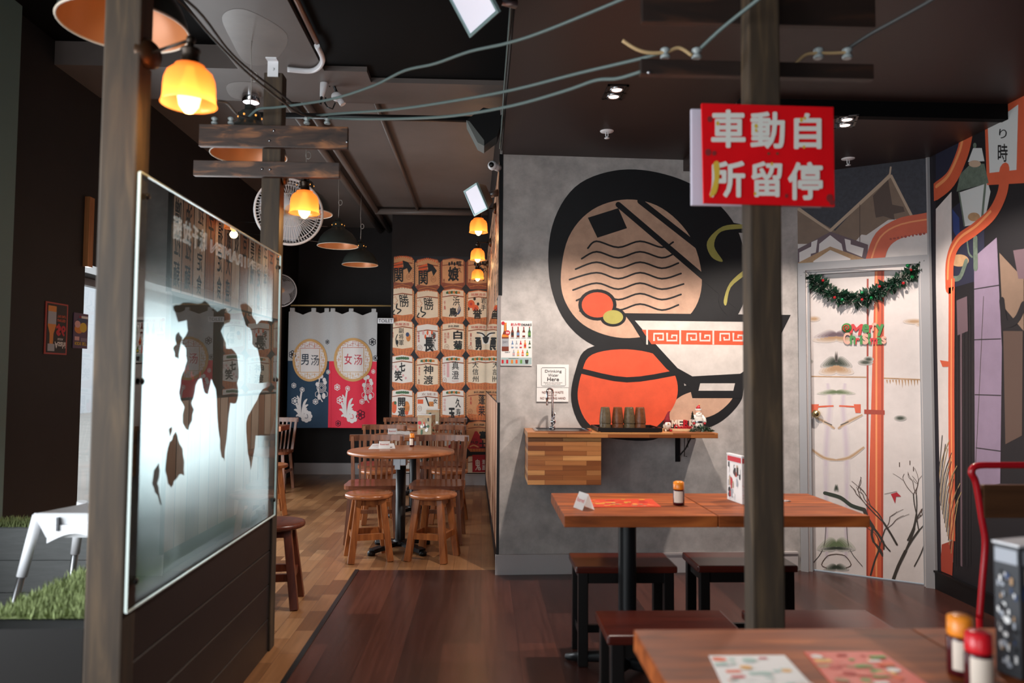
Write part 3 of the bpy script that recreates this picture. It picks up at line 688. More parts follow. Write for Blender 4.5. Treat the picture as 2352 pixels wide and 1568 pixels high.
    fl.text(char[0], cx - 20, cy - 14, cx - 2, cy + 11, ink, 7, .012); fl.text(char[1], cx + 3, cy - 12, cx + 21, cy + 12, ink, 7, .0 if low is NN else -.002)
    def flower(x, y, r, m, ctr):
        for k in range(6): fl.disc(x + r * .58 * math.cos(k * PI / 3 + .5), y + r * .62 * math.sin(k * PI / 3 + .5), r * .42, r * .46, m, 5, 10)
        for k in range(6): fl.disc(x + r * .6 * math.cos(k * PI / 3 + .5), y + r * .62 * math.sin(k * PI / 3 + .5), r * .22, r * .24, ctr, 6, 8)
        fl.disc(x, y, r * .22, r * .22, m, 7, 8)
    def spray(x, y, s):
        for k, (dx, dy) in enumerate(((-7, -40), (-13, -24), (-4, -24), (12, -32), (14, -18), (-13, -6), (12, -8), (-9, 10))):
            q = [(x + dx * .1 * s, y + (10 + dy * .1) * s), (x + dx * .7 * s, y + dy * .7 * s), (x + dx * 1.25 * s, y + dy * s)]
            fl.stroke(q, 5 * s, CWH, 5, 4, taper=lambda t: 0.25 + math.sin(PI * min(1, t * 1.0)) * 0.9)
        fl.stroke([(x + 2 * s, y - 52 * s), (x - 1 * s, y - 30 * s), (x - 3 * s, y + 10 * s)], 4 * s, CWH, 5, 4)
        flower(x + 3 * s, y - 54 * s, 6 * s, CWH, low); flower(x - 14 * s, y - 27 * s, 9 * s, CWH, low)
        for k in range(8): fl.disc(x + 13 * s + 9 * s * math.cos(k * PI / 4), y + 10 * s + 10 * s * math.sin(k * PI / 4), 5.5 * s, 5.5 * s, CWH, 5, 10)
        fl.disc(x + 13 * s, y + 10 * s, 9 * s, 10 * s, CWH, 6); fl.stroke([(x + 8 * s, y + 4 * s), (x + 15 * s, y + 6 * s), (x + 16 * s, y + 14 * s), (x + 10 * s, y + 14 * s)], 1.3, low, 7, 3)
    def rose(x, y):
        fl.stroke([(x - 2, y - 38), (x - 7, y - 12), (x - 4, y + 10), (x + 2, y + 22)], 2.2, CWH, 5, 4)
        for r in (10, 7, 4): fl.stroke([(x + r * math.cos(k * PI / 5), y - 10 + r * 1.1 * math.sin(k * PI / 5)) for k in range(10)], 1.3, CWH, 5, closed=True)
        for dx, dy in ((-6, -34), (0, -36), (6, -28), (-9, -18), (8, -22)): fl.disc(x + dx, y + dy, 4, 5, CWH, 5, 10)
        for dx, dy in ((-5, 11), (5, 9)): fl.disc(x + dx, y + dy, 4, 7, CWH, 5, 12)
        for sx in (-1, 1): fl.stroke([(x + sx * 8, y - 2), (x + sx * 13, y + 2), (x + sx * 12, y + 10), (x + sx * 7, y + 9)], 1, CWH, 5, 4)
    other(flower, spray, rose, fl)
    q = [(xa + (xb - xa) * k / 20, 980) for k in range(21)]; fl.stroke(q, 2, low, 1, cap=False)
    for xx in (xa + 2, xb - 2): fl.stroke([(xx, 840 + 14 * k) for k in range(11)], 1.5, low, 1, cap=False)
    o = fl.build('printed_pattern', panel)
    return root
def navy_extra(flower, spray, rose, fl):
    flower(676, 885, 6, CWH, NN); flower(725, 922, 6.5, CWH, NN); flower(673, 814, 9, FBLK, NG); flower(751, 785, 5, FBLK, NG); flower(753, 854, 5, CWH, NN)
    spray(692, 946, .95); rose(738, 900)
def red_extra(flower, spray, rose, fl):
    flower(775, 889, 7.5, CWH, NR); flower(832, 922, 6, CWH, NR); flower(857, 853, 5, CWH, NR); flower(855, 785, 8.5, FBLK, NG); flower(862, 822, 6, FBLK, NG); flower(828, 952, 11, FMAR, NR); flower(777, 972, 7, FMAR, NR)
    spray(796, 946, 1.0); rose(845, 902)
NBL = mat('printed navy ink', (30, 48, 66), 0.7); NRD = mat('printed red ink', (198, 46, 66), 0.7)
noren(664, 756, NN, 'noren_curtain', 'grey and navy door curtain marked 男汤', (712, 827, 39, 49), '男汤', NBL, (672, 721, 751), navy_extra)
noren(757.5, 865, NR, 'noren_curtain', 'grey and red door curtain marked 女汤', (811, 826, 44, 50), '女汤', NRD, (765, 807, 859), red_extra)
b = bmn(); p = onY(668, 701, NY); q = onY(898, 702, NY); tube(b, [p, q], 0.010, 10)
tag(obj('curtain_rod', b, wood('bamboo', (196, 158, 96), (222, 190, 130), 'X', 9)), 'bamboo rod holding the two door curtains', 'rod')
# toilet sign
t = thing('toilet_sign', 'small white TOILET sign beside the red curtain', 'sign', onY(886, 742, 9.13))
b = bmn(); p = onY(867.5, 742.5, 9.13); q = onY(904.5, 730.5, 9.13); box(b, p.x, q.x, 9.13, 9.14, p.z, q.z, bevel=0.003); pl = obj('plate', b, mat('sign white', (214, 216, 220), 0.5), t)
fl = Flat((0, 9.13, 0), (0, -1, 0)); fl.text('TOILET', 869.5, 732.5, 902, 740.5, mat('sign dark ink', (40, 44, 52), 0.5), 2, .012); obj('lettering', fl.bm, fl.mats, pl, fixn=False)
# ------------------------------------------------------------------ street photo print on the door wall, door and right wall
PO = mat('printed pipe orange', (206, 92, 60), 0.5, var=0.06, scale=10); POL = mat('printed pipe light', (236, 150, 96), 0.5); POD = mat('printed pipe dark', (160, 62, 44), 0.5)
SLATE = mat('printed slate roof', (50, 50, 60), 0.6, var=0.3, scale=40); TAN = mat('printed tan boards', (126, 104, 88), 0.6, var=0.1, scale=10); TANL = mat('printed pale beam', (184, 160, 138), 0.6); TAND = mat('printed brown shade', (84, 66, 58), 0.6)
CAP = mat('printed white tile', (222, 214, 212), 0.5); CAPD = mat('printed violet grey', (104, 84, 92), 0.6); RUST = mat('printed rust', (176, 140, 104), 0.6, var=0.2, scale=18); VIO = mat('printed pale violet', (134, 118, 140), 0.6, var=0.08, scale=9); LVIO = mat('printed faint violet', (196, 184, 198), 0.6)
TWIG = mat('printed dark twig', (58, 52, 46), 0.6); LEAFD = mat('printed dark leaf', (46, 54, 42), 0.6); LEAFG = mat('printed soft green', (96, 112, 78), 0.6, var=0.3, scale=25); STRW = mat('printed dry grass', (166, 142, 100), 0.6)
def px3(fn, P): return P
def clip_ab(fl, a, b_): fl.clip = (a.x if hasattr(a, 'x') else a[0], a[1], b_[0], b_[1])
BP = Vector((B2.x, B2.y, 0)); DN3 = Vector((DN.x, DN.y, 0))
# above and beside the door
fl = Flat(BP, DN3, eps=0.0003)
fl.clip = (0.0, 0.0, DLEN, ZR)
fl.rect(1825, 380, 2160, 620, PRW, 0)
fl.clip = (0.0, 2.1, DLEN, ZR)
fl.poly([(1820, 350), (2160, 340), (2160, 500), (2110, 505), (2030, 480), (1960, 560), (1820, 560)], TAN, 1)
fl.poly([(1820, 340), (2160, 330), (2160, 490), (2094, 500), (2044, 396), (1918, 530), (1830, 478)], SLATE, 2)
fl.poly([(2046, 400), (2092, 500), (2040, 505), (1990, 540), (1918, 530)], TAN, 3)
fl.poly([(2005, 450), (2040, 412), (2055, 505), (2010, 490)], TAND, 4); fl.poly([(2010, 490), (2050, 470), (2075, 475), (2078, 486), (2012, 500)], TAND, 4)
fl.stroke([(2046, 402), (1907, 530), (1832, 478)], 9, TANL, 5, cap=False); fl.stroke([(2046, 402), (2096, 500)], 6, TANL, 5, cap=False)
fl.stroke([(1975, 470), (1975, 555)], 1.5, TAND, 5, cap=False); fl.stroke([(2046, 384), (2044, 400)], 4, TANL, 5)
for i, (x, y) in enumerate(((1900, 374), (1930, 371), (1958, 366))): fl.stroke([(x - 8, y + 6), (x + 12, y + 3)], 5, LVIO, 4)
fl.poly([(1832, 572), (1908, 532), (1994, 562), (1992, 600), (1832, 612)], CAPD, 6)
fl.poly([(1880, 585), (1882, 560), (1907, 540), (1933, 560), (1938, 583), (1907, 566)], CAP, 7); fl.poly([(1836, 604), (1836, 580), (1864, 566), (1862, 590)], CAP, 7); fl.poly([(1950, 560), (1984, 570), (1980, 590), (1945, 576)], CAP, 7); fl.poly([(1862, 583), (1864, 556), (1878, 550), (1874, 580)], CAP, 8); fl.poly([(1940, 548), (1954, 552), (1954, 576), (1944, 574)], CAP, 8)
fl.poly([(1832, 612), (1832, 604), (1907, 566), (1990, 596), (1990, 600), (1832, 614)], RUST, 8); fl.poly([(1868, 600), (1907, 574), (1954, 594), (1950, 604), (1870, 610)], CAP, 9)
fl.poly([(2036, 590), (2048, 535), (2090, 518), (2160, 510), (2160, 640), (2030, 620)], PRW, 6)
fl.poly([(1984, 640), (1990, 590), (2012, 535), (2060, 503), (2110, 492), (2170, 486), (2170, 530), (2110, 537), (2060, 552), (2036, 580), (2022, 640)], PO, 9, 4)
fl.stroke([(2000, 600), (2022, 545), (2070, 515), (2160, 500)], 4, POL, 10, 4, cap=False)
for k in range(12): fl.disc(2046 + k * 8.5, 549 - k * 1.4, 2 + RND.random() * 2, 1.5 + RND.random() * 2, POD, 11, 8)
tag(fl.build('street_wallpaper'), 'photo print of gabled roofs and an orange pipe above the door', 'wall print')
# the door
dj = 0.05
droot = thing('door_1', 'printed door with a grey frame, hung with garland and greeting', 'door', (*dw(0.4), 0)); droot['kind'] = 'structure'
b = bmn()
def dbox(bm, s0, s1, z0, z1, d0, d1, mi=0):
    a = dw(s0, d0); c = dw(s1, d0); e = DN * (d1 - d0)
    slab(bm, a, c, z0, z1, (e.x, e.y), mi)
dbox(b, 0.002, 0.05, 0, 2.115, -0.02, 0.022); dbox(b, 0.748, DLEN - 0.004, 0, 2.115, -0.02, 0.022); dbox(b, 0.05, 0.748, 2.062, 2.115, -0.02, 0.022)
dbox(b, 0.05, 0.072, 0, 2.062, -0.08, -0.004); dbox(b, 0.736, 0.748, 0, 2.062, -0.08, -0.004); dbox(b, 0.05, 0.748, 2.035, 2.062, -0.08, -0.004)
obj('door_frame', b, mat('grey door frame', (152, 152, 155), 0.4), droot)
b = bmn(); dbox(b, 0.068, 0.740, 0.012, 2.045, -0.09, -0.05); leaf = obj('door_leaf', b, PRW, droot)
p0 = dw(0, -0.05)
fl = Flat((p0[0], p0[1], 0), DN3, eps=0.0003); fl.clip = (0.072, 0.014, 0.735, 2.04)
X = lambda x: x
fl.poly([(2010, 600), (2031, 590), (2028, 1345), (1990, 1340)], PO, 2); fl.rect(2010, 560, 2022, 1350, POL, 3) if False else None
fl.stroke([(2013, 620), (2013, 1345)], 4, POL, 3, cap=False); fl.stroke([(2026, 600), (2026, 1345)], 3, POD, 3, cap=False); fl.stroke([(1993, 640), (1992, 1340)], 4, POD, 3, cap=False)
fl.stroke([(1858, 864), (1990, 866)], 2.5, RUST, 1, cap=False); fl.stroke([(2027, 868), (2130, 872)], 3, RUST, 1, cap=False)
for k in range(14):
    x = 2035 + k * 7; fl.poly([(x, 872), (x + 4, 872), (x + 3, 878 + RND.random() * 16), (x + 1, 876)], RUST, 1)
# mirrored leaf blots down the middle, with soft printed edges
BASE = (214, 206, 203)
def tone(m, t):
    """the print colour m thinned towards the white ground"""
    c0 = SOFTC[m.name]; c = tuple(int(BASE[i] + (c0[i] - BASE[i]) * t) for i in range(3))
    return mat('printed tint %d %d %d' % c, c, 0.55)
SOFTC = {'printed dark leaf': (46, 54, 42), 'printed soft green': (96, 112, 78), 'printed rust': (176, 140, 104), 'printed violet grey': (104, 84, 92), 'printed dark twig': (58, 52, 46), 'printed faint violet': (196, 184, 198), 'printed pale violet': (170, 150, 178)}
def blot(y, w, h, m, ly=3, c=1921):
    for i in range(5):
        k = 1.25 - .2 * i; mm = tone(m, (.18, .4, .62, .82, 1.0)[i])
        for sg in (-1, 1):
            fl.poly([(c, y - h * .3 * k), (c + sg * w * .4 * k, y - h * .5 * k), (c + sg * w * k, y + h * .3 * k), (c + sg * w * .5 * k, y + h * .5 * k), (c, y + h * .35 * k)], mm, ly + i * .7, 4)
def sstroke(P, w, m, ly=2, sm=0):
    for i in range(4): fl.stroke(P, w * (1.9 - .45 * i), tone(m, ((.08, .16, .26, .36) if m is VIO else (.2, .42, .66, .9))[i]), ly + i * .6, sm, taper=lambda t: .55 + .45 * math.sin(PI * t))
blot(832, 30, 22, LEAFD); blot(845, 33, 26, RUST, 2); blot(900, 36, 10, LEAFG); blot(768, 42, 16, CAPD); blot(772, 44, 24, RUST, 2); blot(823, 5, 26, TWIG, 4)
blot(1250, 36, 26, LEAFG); blot(1258, 34, 10, LEAFD, 4); blot(1302, 24, 14, LEAFD); blot(1120, 5, 14, LEAFD)
for sx in (-1, 1):
    sstroke([(1921 + sx * 20, 880), (1921 + sx * 15, 930), (1921 + sx * 22, 1010), (1921 + sx * 24, 1090), (1921 + sx * 22, 1280)], 9, VIO, 1, 4); sstroke([(1921 + sx * 25, 1070), (1921 + sx * 22, 1110)], 4, VIO, 3)
    sstroke([(1921 + sx * 4, 984), (1921 + sx * 24, 970), (1921 + sx * 60, 952)], 5, RUST, 3, 4); sstroke([(1921 + sx * 10, 976), (1921 + sx * 28, 968)], 4, TWIG, 4)
    sstroke([(1921, 1056), (1921 + sx * 30, 1050), (1921 + sx * 64, 1026)], 5, RUST, 3, 4)
    fl.stroke([(1921 + sx * 8, 932), (1921 + sx * 48, 934)], 4, PO, 4); fl.poly([(1921 + sx * 40, 928), (1921 + sx * 56, 928), (1921 + sx * 56, 948), (1921 + sx * 44, 948)], PO, 4)
    fl.stroke([(1921 + sx * 24, 1210), (1921 + sx * 30, 1260), (1921 + sx * 60, 1300)], 1.5, TWIG, 4, 3); fl.stroke([(1921, 1272), (1921 + sx * 20, 1276), (1921 + sx * 34, 1296), (1921 + sx * 22, 1304)], 2, TAND, 4, 3)
fl.poly([(1985, 940), (2032, 942), (2032, 952), (1985, 950)], POD, 4)
for x, y, w in ((2100, 738, 18), (2120, 745, 12), (1870, 732, 10), (2068, 960, 10), (1855, 830, 9), (1988, 832, 12), (1995, 825, 8)):
    for i in range(4): fl.disc(x, y, w * (1.5 - .3 * i), 7 - 1.5 * i, tone(LEAFD if y > 800 else RUST, (.2, .4, .65, .9)[i]), 3 + i * .6, 12)
for x, y in ((2066, 1062), (2090, 1058), (2098, 1072), (2122, 1056)): fl.stroke([(x, y), (x, y + 9)], 2, TAND, 3)
# bare bush at the foot
rr = random.Random(3)
def twig(x, y, dx, dy, w, d):
    x2, y2 = x + dx, y + dy; fl.stroke([(x, y), ((x + x2) / 2 + rr.uniform(-4, 4), (y + y2) / 2), (x2, y2)], w, TWIG if w > 2 else TAND, 5, 3)
    if d:
        for k in range(2): twig(x2, y2, dx * .6 + rr.uniform(-24, 24), dy * .7 + rr.uniform(-10, 10), w * .62, d - 1)
twig(2050, 1335, 30, -70, 7, 3); twig(2000, 1320, 20, -60, 4, 3); twig(2060, 1250, -30, -50, 5, 3); twig(2085, 1240, 20, -60, 4, 3); twig(2100, 1300, 26, -60, 2.5, 2); twig(1985, 1170, 20, 40, 9, 2)
fl.stroke([(1895, 1132), (1930, 1142), (1955, 1160), (1985, 1170)], 9, LEAFD, 4, 4); fl.poly([(2046, 1134), (2060, 1130), (2070, 1140), (2058, 1140), (2056, 1156), (2050, 1142)], REDP, 6); fl.stroke([(2032, 1134), (2060, 1128)], 1, TAND, 5)
o = fl.build('door_print', leaf)
b = bmn(); c = Vector((*dw(0.105, -0.02), onY(1877, 950, 5.05).z)); T = DN3.to_track_quat('Z', 'Y').to_matrix()
lathe(b, [(0.001, -0.035), (0.022, -0.034), (0.022, -0.028), (0.010, -0.026), (0.010, -0.008), (0.024, 0.0), (0.026, 0.012), (0.018, 0.024), (0.001, 0.027)], c, 20, 0, T=T); obj('door_knob', b, mat('brass knob', (214, 200, 150), 0.25, metal=1.0), leaf)
# right wall print
fl = Flat((2.864, 0, 0), (-1, 0, 0), eps=0.0004)
NVY = mat('printed night blue', (36, 38, 58), 0.55); DKP = mat('printed near black', (20, 19, 24), 0.55); LAMPG = mat('printed lamp glass', (202, 206, 206), 0.5); LAMPM = mat('printed lamp green', (96, 110, 98), 0.55, var=0.3, scale=30); BLUE = mat('printed blue tarp', (40, 62, 120), 0.55)
a0 = fl.ab((2152, 800)); fl.clip = (a0[0] + 0.004, 0.125, 2.75, ZL)
fl.poly([(2150, 250), (2500, 100), (2500, 1500), (2150, 1400)], DKP, 0)
fl.poly([(2150, 480), (2186, 440), (2190, 1290), (2172, 1330), (2150, 1340)], PRW, 1); fl.poly([(2150, 320), (2210, 280), (2216, 400), (2150, 460)], NVY, 1)
fl.poly([(2188, 480), (2204, 500), (2206, 560), (2190, 530)], BLUE, 2); fl.poly([(2186, 480), (2260, 420), (2262, 640), (2190, 660)], NVY, 1)
fl.poly([(2238, 590), (2290, 545), (2302, 800), (2298, 1110), (2240, 1120)], VIO, 2)
fl.stroke([(2238, 664), (2300, 654)], 1.5, INK, 3, cap=False); fl.stroke([(2238, 780), (2300, 778)], 1.5, INK, 3, cap=False); fl.stroke([(2240, 906), (2300, 908)], 1.5, INK, 3, cap=False); fl.stroke([(2242, 1028), (2300, 1036)], 1.5, INK, 3, cap=False); fl.stroke([(2260, 680), (2250, 900), (2240, 1100)], 1.2, TWIG, 3, cap=False)
fl.poly([(2296, 580), (2352, 640), (2352, 760), (2302, 700)], TAN, 2); fl.poly([(2305, 760), (2350, 760), (2348, 1000), (2310, 1020)], TAND, 2); fl.poly([(2328, 575), (2360, 570), (2360, 640), (2340, 640)], CAPD, 3); fl.stroke([(2302, 690), (2310, 740), (2335, 735), (2352, 700)], 12, DKP, 4, 4)
fl.stroke([(2187, 640), (2186, 900), (2188, 1240)], 14, PO, 5, cap=False); fl.stroke([(2187, 640), (2186, 900), (2188, 1240)], 3, POL, 6, cap=False)
fl.stroke([(2182, 660), (2183, 600), (2200, 556), (2240, 526), (2280, 490), (2304, 440), (2308, 390)], 19, PO, 5, 6); fl.stroke([(2178, 640), (2182, 590), (2204, 548), (2244, 518), (2276, 486)], 4, POL, 6, 6)
fl.poly([(2164, 1250), (2192, 1240), (2188, 1330), (2160, 1318)], POD, 5); fl.stroke([(2150, 440), (2185, 410), (2212, 350), (2222, 300)], 26, PO, 5, 6); fl.stroke([(2152, 428), (2180, 402), (2206, 345), (2214, 300)], 5, POL, 6, 6)
fl.poly([(2160, 827), (2182, 830), (2182, 842), (2166, 842)], PO, 6)
# street lamp in the print
fl.poly([(2204, 442), (2270, 420), (2276, 440), (2262, 510), (2216, 520)], LAMPG, 3); fl.stroke([(2204, 442), (2216, 518)], 3, LAMPM, 4); fl.stroke([(2264, 424), (2256, 508)], 5, LAMPM, 4); fl.poly([(2198, 440), (2206, 400), (2232, 375), (2262, 376), (2272, 420)], LAMPM, 4); fl.disc(2240, 376, 14, 8, TANL, 5); fl.poly([(2224, 372), (2236, 340), (2256, 340), (2262, 370)], LAMPG, 3); fl.disc(2240, 334, 4, 6, LAMPM, 4); fl.disc(2238, 498, 14, 10, RUST, 4)
fl.stroke([(2241, 548), (2242, 615)], 10, LAMPM, 4); fl.stroke([(2222, 548), (2226, 580), (2234, 590)], 3, LAMPM, 4, 3); fl.disc(2204, 598, 22, 14, RUST, 3); fl.stroke([(2188, 640), (2206, 636), (2220, 600)], 8, LAMPM, 4, 4)
# paper lantern sign in the print
fl.poly([(2262, 260), (2360, 180), (2360, 420), (2268, 425)], PO, 4); fl.poly([(2270, 290), (2340, 240), (2336, 390), (2274, 397)], LAMPG, 5); fl.text('時', 2293, 330, 2316, 372, INK, 6, .02); fl.text('り', 2296, 296, 2314, 318, INK, 6, .01)
for k in range(16):
    x = 2153 + k * 2.2; y = 1000 + 10 * k; fl.stroke([(x, y + 120), (x + 8, y + 50), (x + 18 + rr.uniform(-6, 14), y)], 1.4, STRW if k % 2 else TWIG, 7, 3)
for k in range(6): fl.stroke([(2194 + k * 7, 700), (2195 + k * 7, 1300)], 2 if k % 2 else 4, CAPD if k == 2 else DKP, 2, cap=False)
fl.poly([(2198, 690), (2222, 680), (2224, 760), (2200, 770)], CAPD, 3)
fl.clip = None
tag(fl.build('street_wallpaper'), 'dark street photo print with lamp and orange pipe on the right wall', 'wall print')
b = bmn(); box(b, 2.846, 2.862, 4.655, 4.672, 0.12, ZR); struct('trim_8', b, GRYT, 'pale strip in the corner beside the door', 'trim')

# ------------------------------------------------------------------ papers on the grey wall
def sheet(name, label, cat, x0, y0, x1, y1, m=PAPER, t=0.002):
    """a thin sheet fixed on the grey wall: (root, Flat for its print)"""
    base = Vector((A2.x, A2.y, 0)) + WN * 0.006
    p = onpl(x0, y1, base, WN); q = onpl(x1, y0, base, WN); r = thing(name, label, cat, p)
    u = Vector((0, 0, 1)).cross(WN)
    w = (q - p).dot(u); h = q.z - p.z; b = bmn()
    extrude(b, [p, p + u * w, p + u * w + Vector((0, 0, h)), p + Vector((0, 0, h))], WN * t); sheet.paper = obj('paper', b, m, r)
    return r, Flat(base + WN * t, WN)
def printed(fl, root, name='print'): obj(name, fl.bm, fl.mats, sheet.paper, fixn=False)
PPR = mat('printed plain ink', (48, 44, 46), 0.6); PBR = mat('printed brown glass', (120, 52, 32), 0.5); PAM = mat('printed amber', (222, 138, 52), 0.5); PGR = mat('printed bottle green', (56, 92, 62), 0.5); PRD = mat('printed red', (196, 30, 44), 0.55); PCY = mat('printed pale teal', (168, 190, 190), 0.6); PSV = mat('printed silver', (168, 172, 180), 0.5); PBL = mat('printed soft blue', (110, 140, 180), 0.5); PYL = mat('printed yellow', (226, 190, 60), 0.55); PGN = mat('printed leaf', (96, 150, 70), 0.55)
r, fl = sheet('drinks_poster', 'drinks price poster with rows of bottles on grey wall', 'poster', 1150, 737, 1222.5, 839)
def bottle(fl, x, y, w, h, m, lab, cap=None):
    fl.poly([(x - w * .18, y), (x + w * .18, y), (x + w * .2, y + h * .28), (x + w * .5, y + h * .48), (x + w * .5, y + h), (x - w * .5, y + h), (x - w * .5, y + h * .48), (x - w * .2, y + h * .28)], m, 2)
    fl.rect(x - w * .5, y + h * .56, x + w * .5, y + h * .84, lab, 3); fl.rect(x - w * .2, y, x + w * .2, y + h * .07, cap or lab, 3)
bottle(fl, 1160.5, 741, 16, 65, PBR, PSV, PAM); fl.rect(1153, 768, 1168, 774, PAM, 3); fl.rect(1158.5, 745, 1162.5, 760, PAM, 3); fl.disc(1166, 764, 5.6, 5.6, PRD, 4); fl.text('$6', 1162.5, 761.5, 1169.5, 766.5, PAPER, 5, .03); fl.disc(1155.5, 742, 4, 4, PRD, 4); fl.text('DRY', 1155, 783, 1166, 788, PPR, 4)
fl.text('飲み物', 1173, 741.5, 1196, 748.5, PRD, 2, .02); fl.text('DRINKS', 1197.5, 743, 1221, 748.5, PPR, 2, .04); fl.text('DRY', 1160, 807.5, 1172, 810, PPR, 2, .02)
for x, m in ((1177, PBR), (1190, PBR), (1203, PBR), (1216, PGR)): bottle(fl, x, 750, 6.2, 24, m, PPR if x < 1180 else (PBL if x < 1195 else PAPER if x < 1210 else PGN), PRD); fl.stroke([(x - 5, 776), (x + 4, 776)], .7, PPR, 2)
for x, m in ((1177, PBL), (1186.5, PSV), (1196, PRD), (1206, PAM), (1216.5, PGR)): bottle(fl, x, 781, 5, 18, m, PAPER if m is not PAM else PRD)
for x, m in ((1180, PSV), (1190, PYL), (1200.5, ORP), (1211, PGN)): bottle(fl, x, 803, 5, 14, m, PYL if m is PGN else PINK)
fl.rect(1151.5, 821, 1221, 837, PCY, 1)
for x, m in ((1154.5, PRD), (1165, PRD), (1176, PAM), (1186.5, ORP), (1197, PGN)): fl.rect(x - 2.4, 826, x + 2.4, 834.5, m, 2)
fl.poly([(1205.5, 826), (1214, 826), (1212.5, 835), (1207, 835)], PPR, 2); fl.stroke([(1168, 823), (1191, 823)], .9, PPR, 2, cap=False)
printed(fl, r)
r, fl = sheet('drinking_water_notice', 'white Drinking Water Here notice above the tap', 'notice', 1233, 837, 1306.5, 889)
fl.stroke([(1246, 844), (1297, 844), (1299, 846), (1299, 884), (1297, 886), (1246, 886), (1243.5, 884), (1243.5, 846)], .7, PPR, 2, closed=True)
fl.text('Drinking', 1252, 849, 1290, 857, PPR, 2); fl.text('Water', 1259, 858, 1283, 864.5, PPR, 2); fl.text('Here', 1257, 866, 1284, 875, PPR, 2, .01); fl.text('Please do not wash hand', 1249, 877, 1291, 879.5, PPR, 2); fl.text('or pour waste water', 1252, 881, 1288, 883.5, PPR, 2)
printed(fl, r)
r, fl = sheet('food_waste_notice', 'white NO FOOD WASTE notice behind the tap', 'notice', 1232.5, 890.5, 1305.5, 922)
fl.text('NO FOOD WASTE', 1245, 898, 1294, 903.5, PBR, 2, .01); fl.text('water or', 1259, 905, 1279, 909.5, PBR, 2); fl.text('NO WASHING HAND', 1241, 911.5, 1299, 917, PBR, 2, .01)
printed(fl, r)
# posters on the black left wall
def lposter(name, label, x0, y0, x1, y1, border):
    base = Vector((-2.497, 0, 0)); n = Vector((1, 0, 0)); p = onpl(x0, y1, base, n); q = onpl(x1, y0, base, n); r = thing(name, label, 'poster', (p.x, p.y, min(p.z, q.z)))
    b = bmn(); box(b, -2.499, -2.495, p.y, q.y, p.z, q.z); sheet.paper = obj('paper', b, border, r)
    fl = Flat((-2.495, 0, 0), n, px=False)   # a runs along +Y
    return r, fl, p, q
r, fl, p, q = lposter('beer_poster', 'red bordered beer price poster on the black left wall', 105, 815, 152, 691, mat('poster red', (176, 62, 52), 0.5))
w, h = q.y - p.y, q.z - p.z; A = lambda t: p.y + w * t; Z = lambda t: q.z - h * t
fl.rect(A(.06), Z(.03), A(.94), Z(.97), DKP, 1)
fl.poly([(A(.2), Z(.08)), (A(.34), Z(.08)), (A(.36), Z(.4)), (A(.46), Z(.55)), (A(.46), Z(.93)), (A(.1), Z(.93)), (A(.1), Z(.55)), (A(.19), Z(.4))], PAM, 2); fl.rect(A(.1), Z(.58), A(.46), Z(.82), PSV, 3); fl.rect(A(.12), Z(.06), A(.42), Z(.2), PSV, 3)
fl.text('Asahi', A(.42), Z(.12), A(.92), Z(.25), PAPER, 4, .03); fl.text('BEER', A(.55), Z(.28), A(.8), Z(.32), PAPER, 4); fl.text('$6', A(.47), Z(.36), A(.9), Z(.6), PRD, 4, .05); fl.text('LIMITED', A(.5), Z(.64), A(.88), Z(.69), ORP, 4, .02); fl.text('TIME ONLY', A(.5), Z(.72), A(.9), Z(.77), ORP, 4, .02)
printed(fl, r)
r, fl, p, q = lposter('kids_menu_poster', 'smaller purple kids set poster on the black left wall', 169.5, 801, 199.5, 717, mat('poster purple', (92, 66, 98), 0.5))
w, h = q.y - p.y, q.z - p.z
fl.text("KIDS SET", A(.1), Z(.09), A(.92), Z(.18), PYL, 2, .03); fl.rect(A(.08), Z(.22), A(.4), Z(.33), PINK, 2); fl.rect(A(.5), Z(.2), A(.95), Z(.3), VIO, 2); fl.disc(A(.35), Z(.55), w * .3, h * .13, PAM, 2); fl.disc(A(.65), Z(.6), w * .25, h * .14, PYL, 3); fl.disc(A(.25), Z(.68), w * .2, h * .1, PINK, 3); fl.disc(A(.6), Z(.8), w * .35, h * .08, NAVY, 2); fl.rect(A(.5), Z(.86), A(.95), Z(.93), PAPER, 3); fl.text('$8', A(.35), Z(.86), A(.48), Z(.93), PRD, 3)
printed(fl, r)
# ------------------------------------------------------------------ furniture
OAKT = wood('warm tabletop oak', (140, 80, 46), (180, 112, 70), 'X', 5, 0.3, long=10)
OAKR = wood('rustic tabletop oak', (88, 42, 18), (174, 94, 44), 'X', 4.5, 0.38, (138, 70, 32), long=7)
OAKR.node_tree.nodes['Principled BSDF'].inputs['Specular IOR Level'].default_value = 0.18; OAKR.node_tree.nodes['Principled BSDF'].inputs['Roughness'].default_value = 0.48
STW = wood('honey stool timber', (112, 60, 30), (172, 104, 56), 'Z', 7, 0.28)
STS = wood('honey stool seat timber', (128, 72, 42), (178, 112, 70), 'X', 6, 0.22)
CHW = wood('brown chair timber', (96, 54, 34), (150, 94, 62), 'Z', 7, 0.3)
CHS = wood('brown chair seat timber', (104, 58, 40), (150, 92, 64), 'X', 6, 0.22)
DST = wood('dark mahogany stool top', (44, 14, 10), (82, 28, 18), 'X', 4, 0.22)
DSL = mat('black stained timber', (13, 10, 9), 0.35, spec=0.35)
DKS = wood('dark red stool timber', (72, 32, 22), (112, 56, 38), 'Z', 7, 0.3)
W_ = dict(world=False)
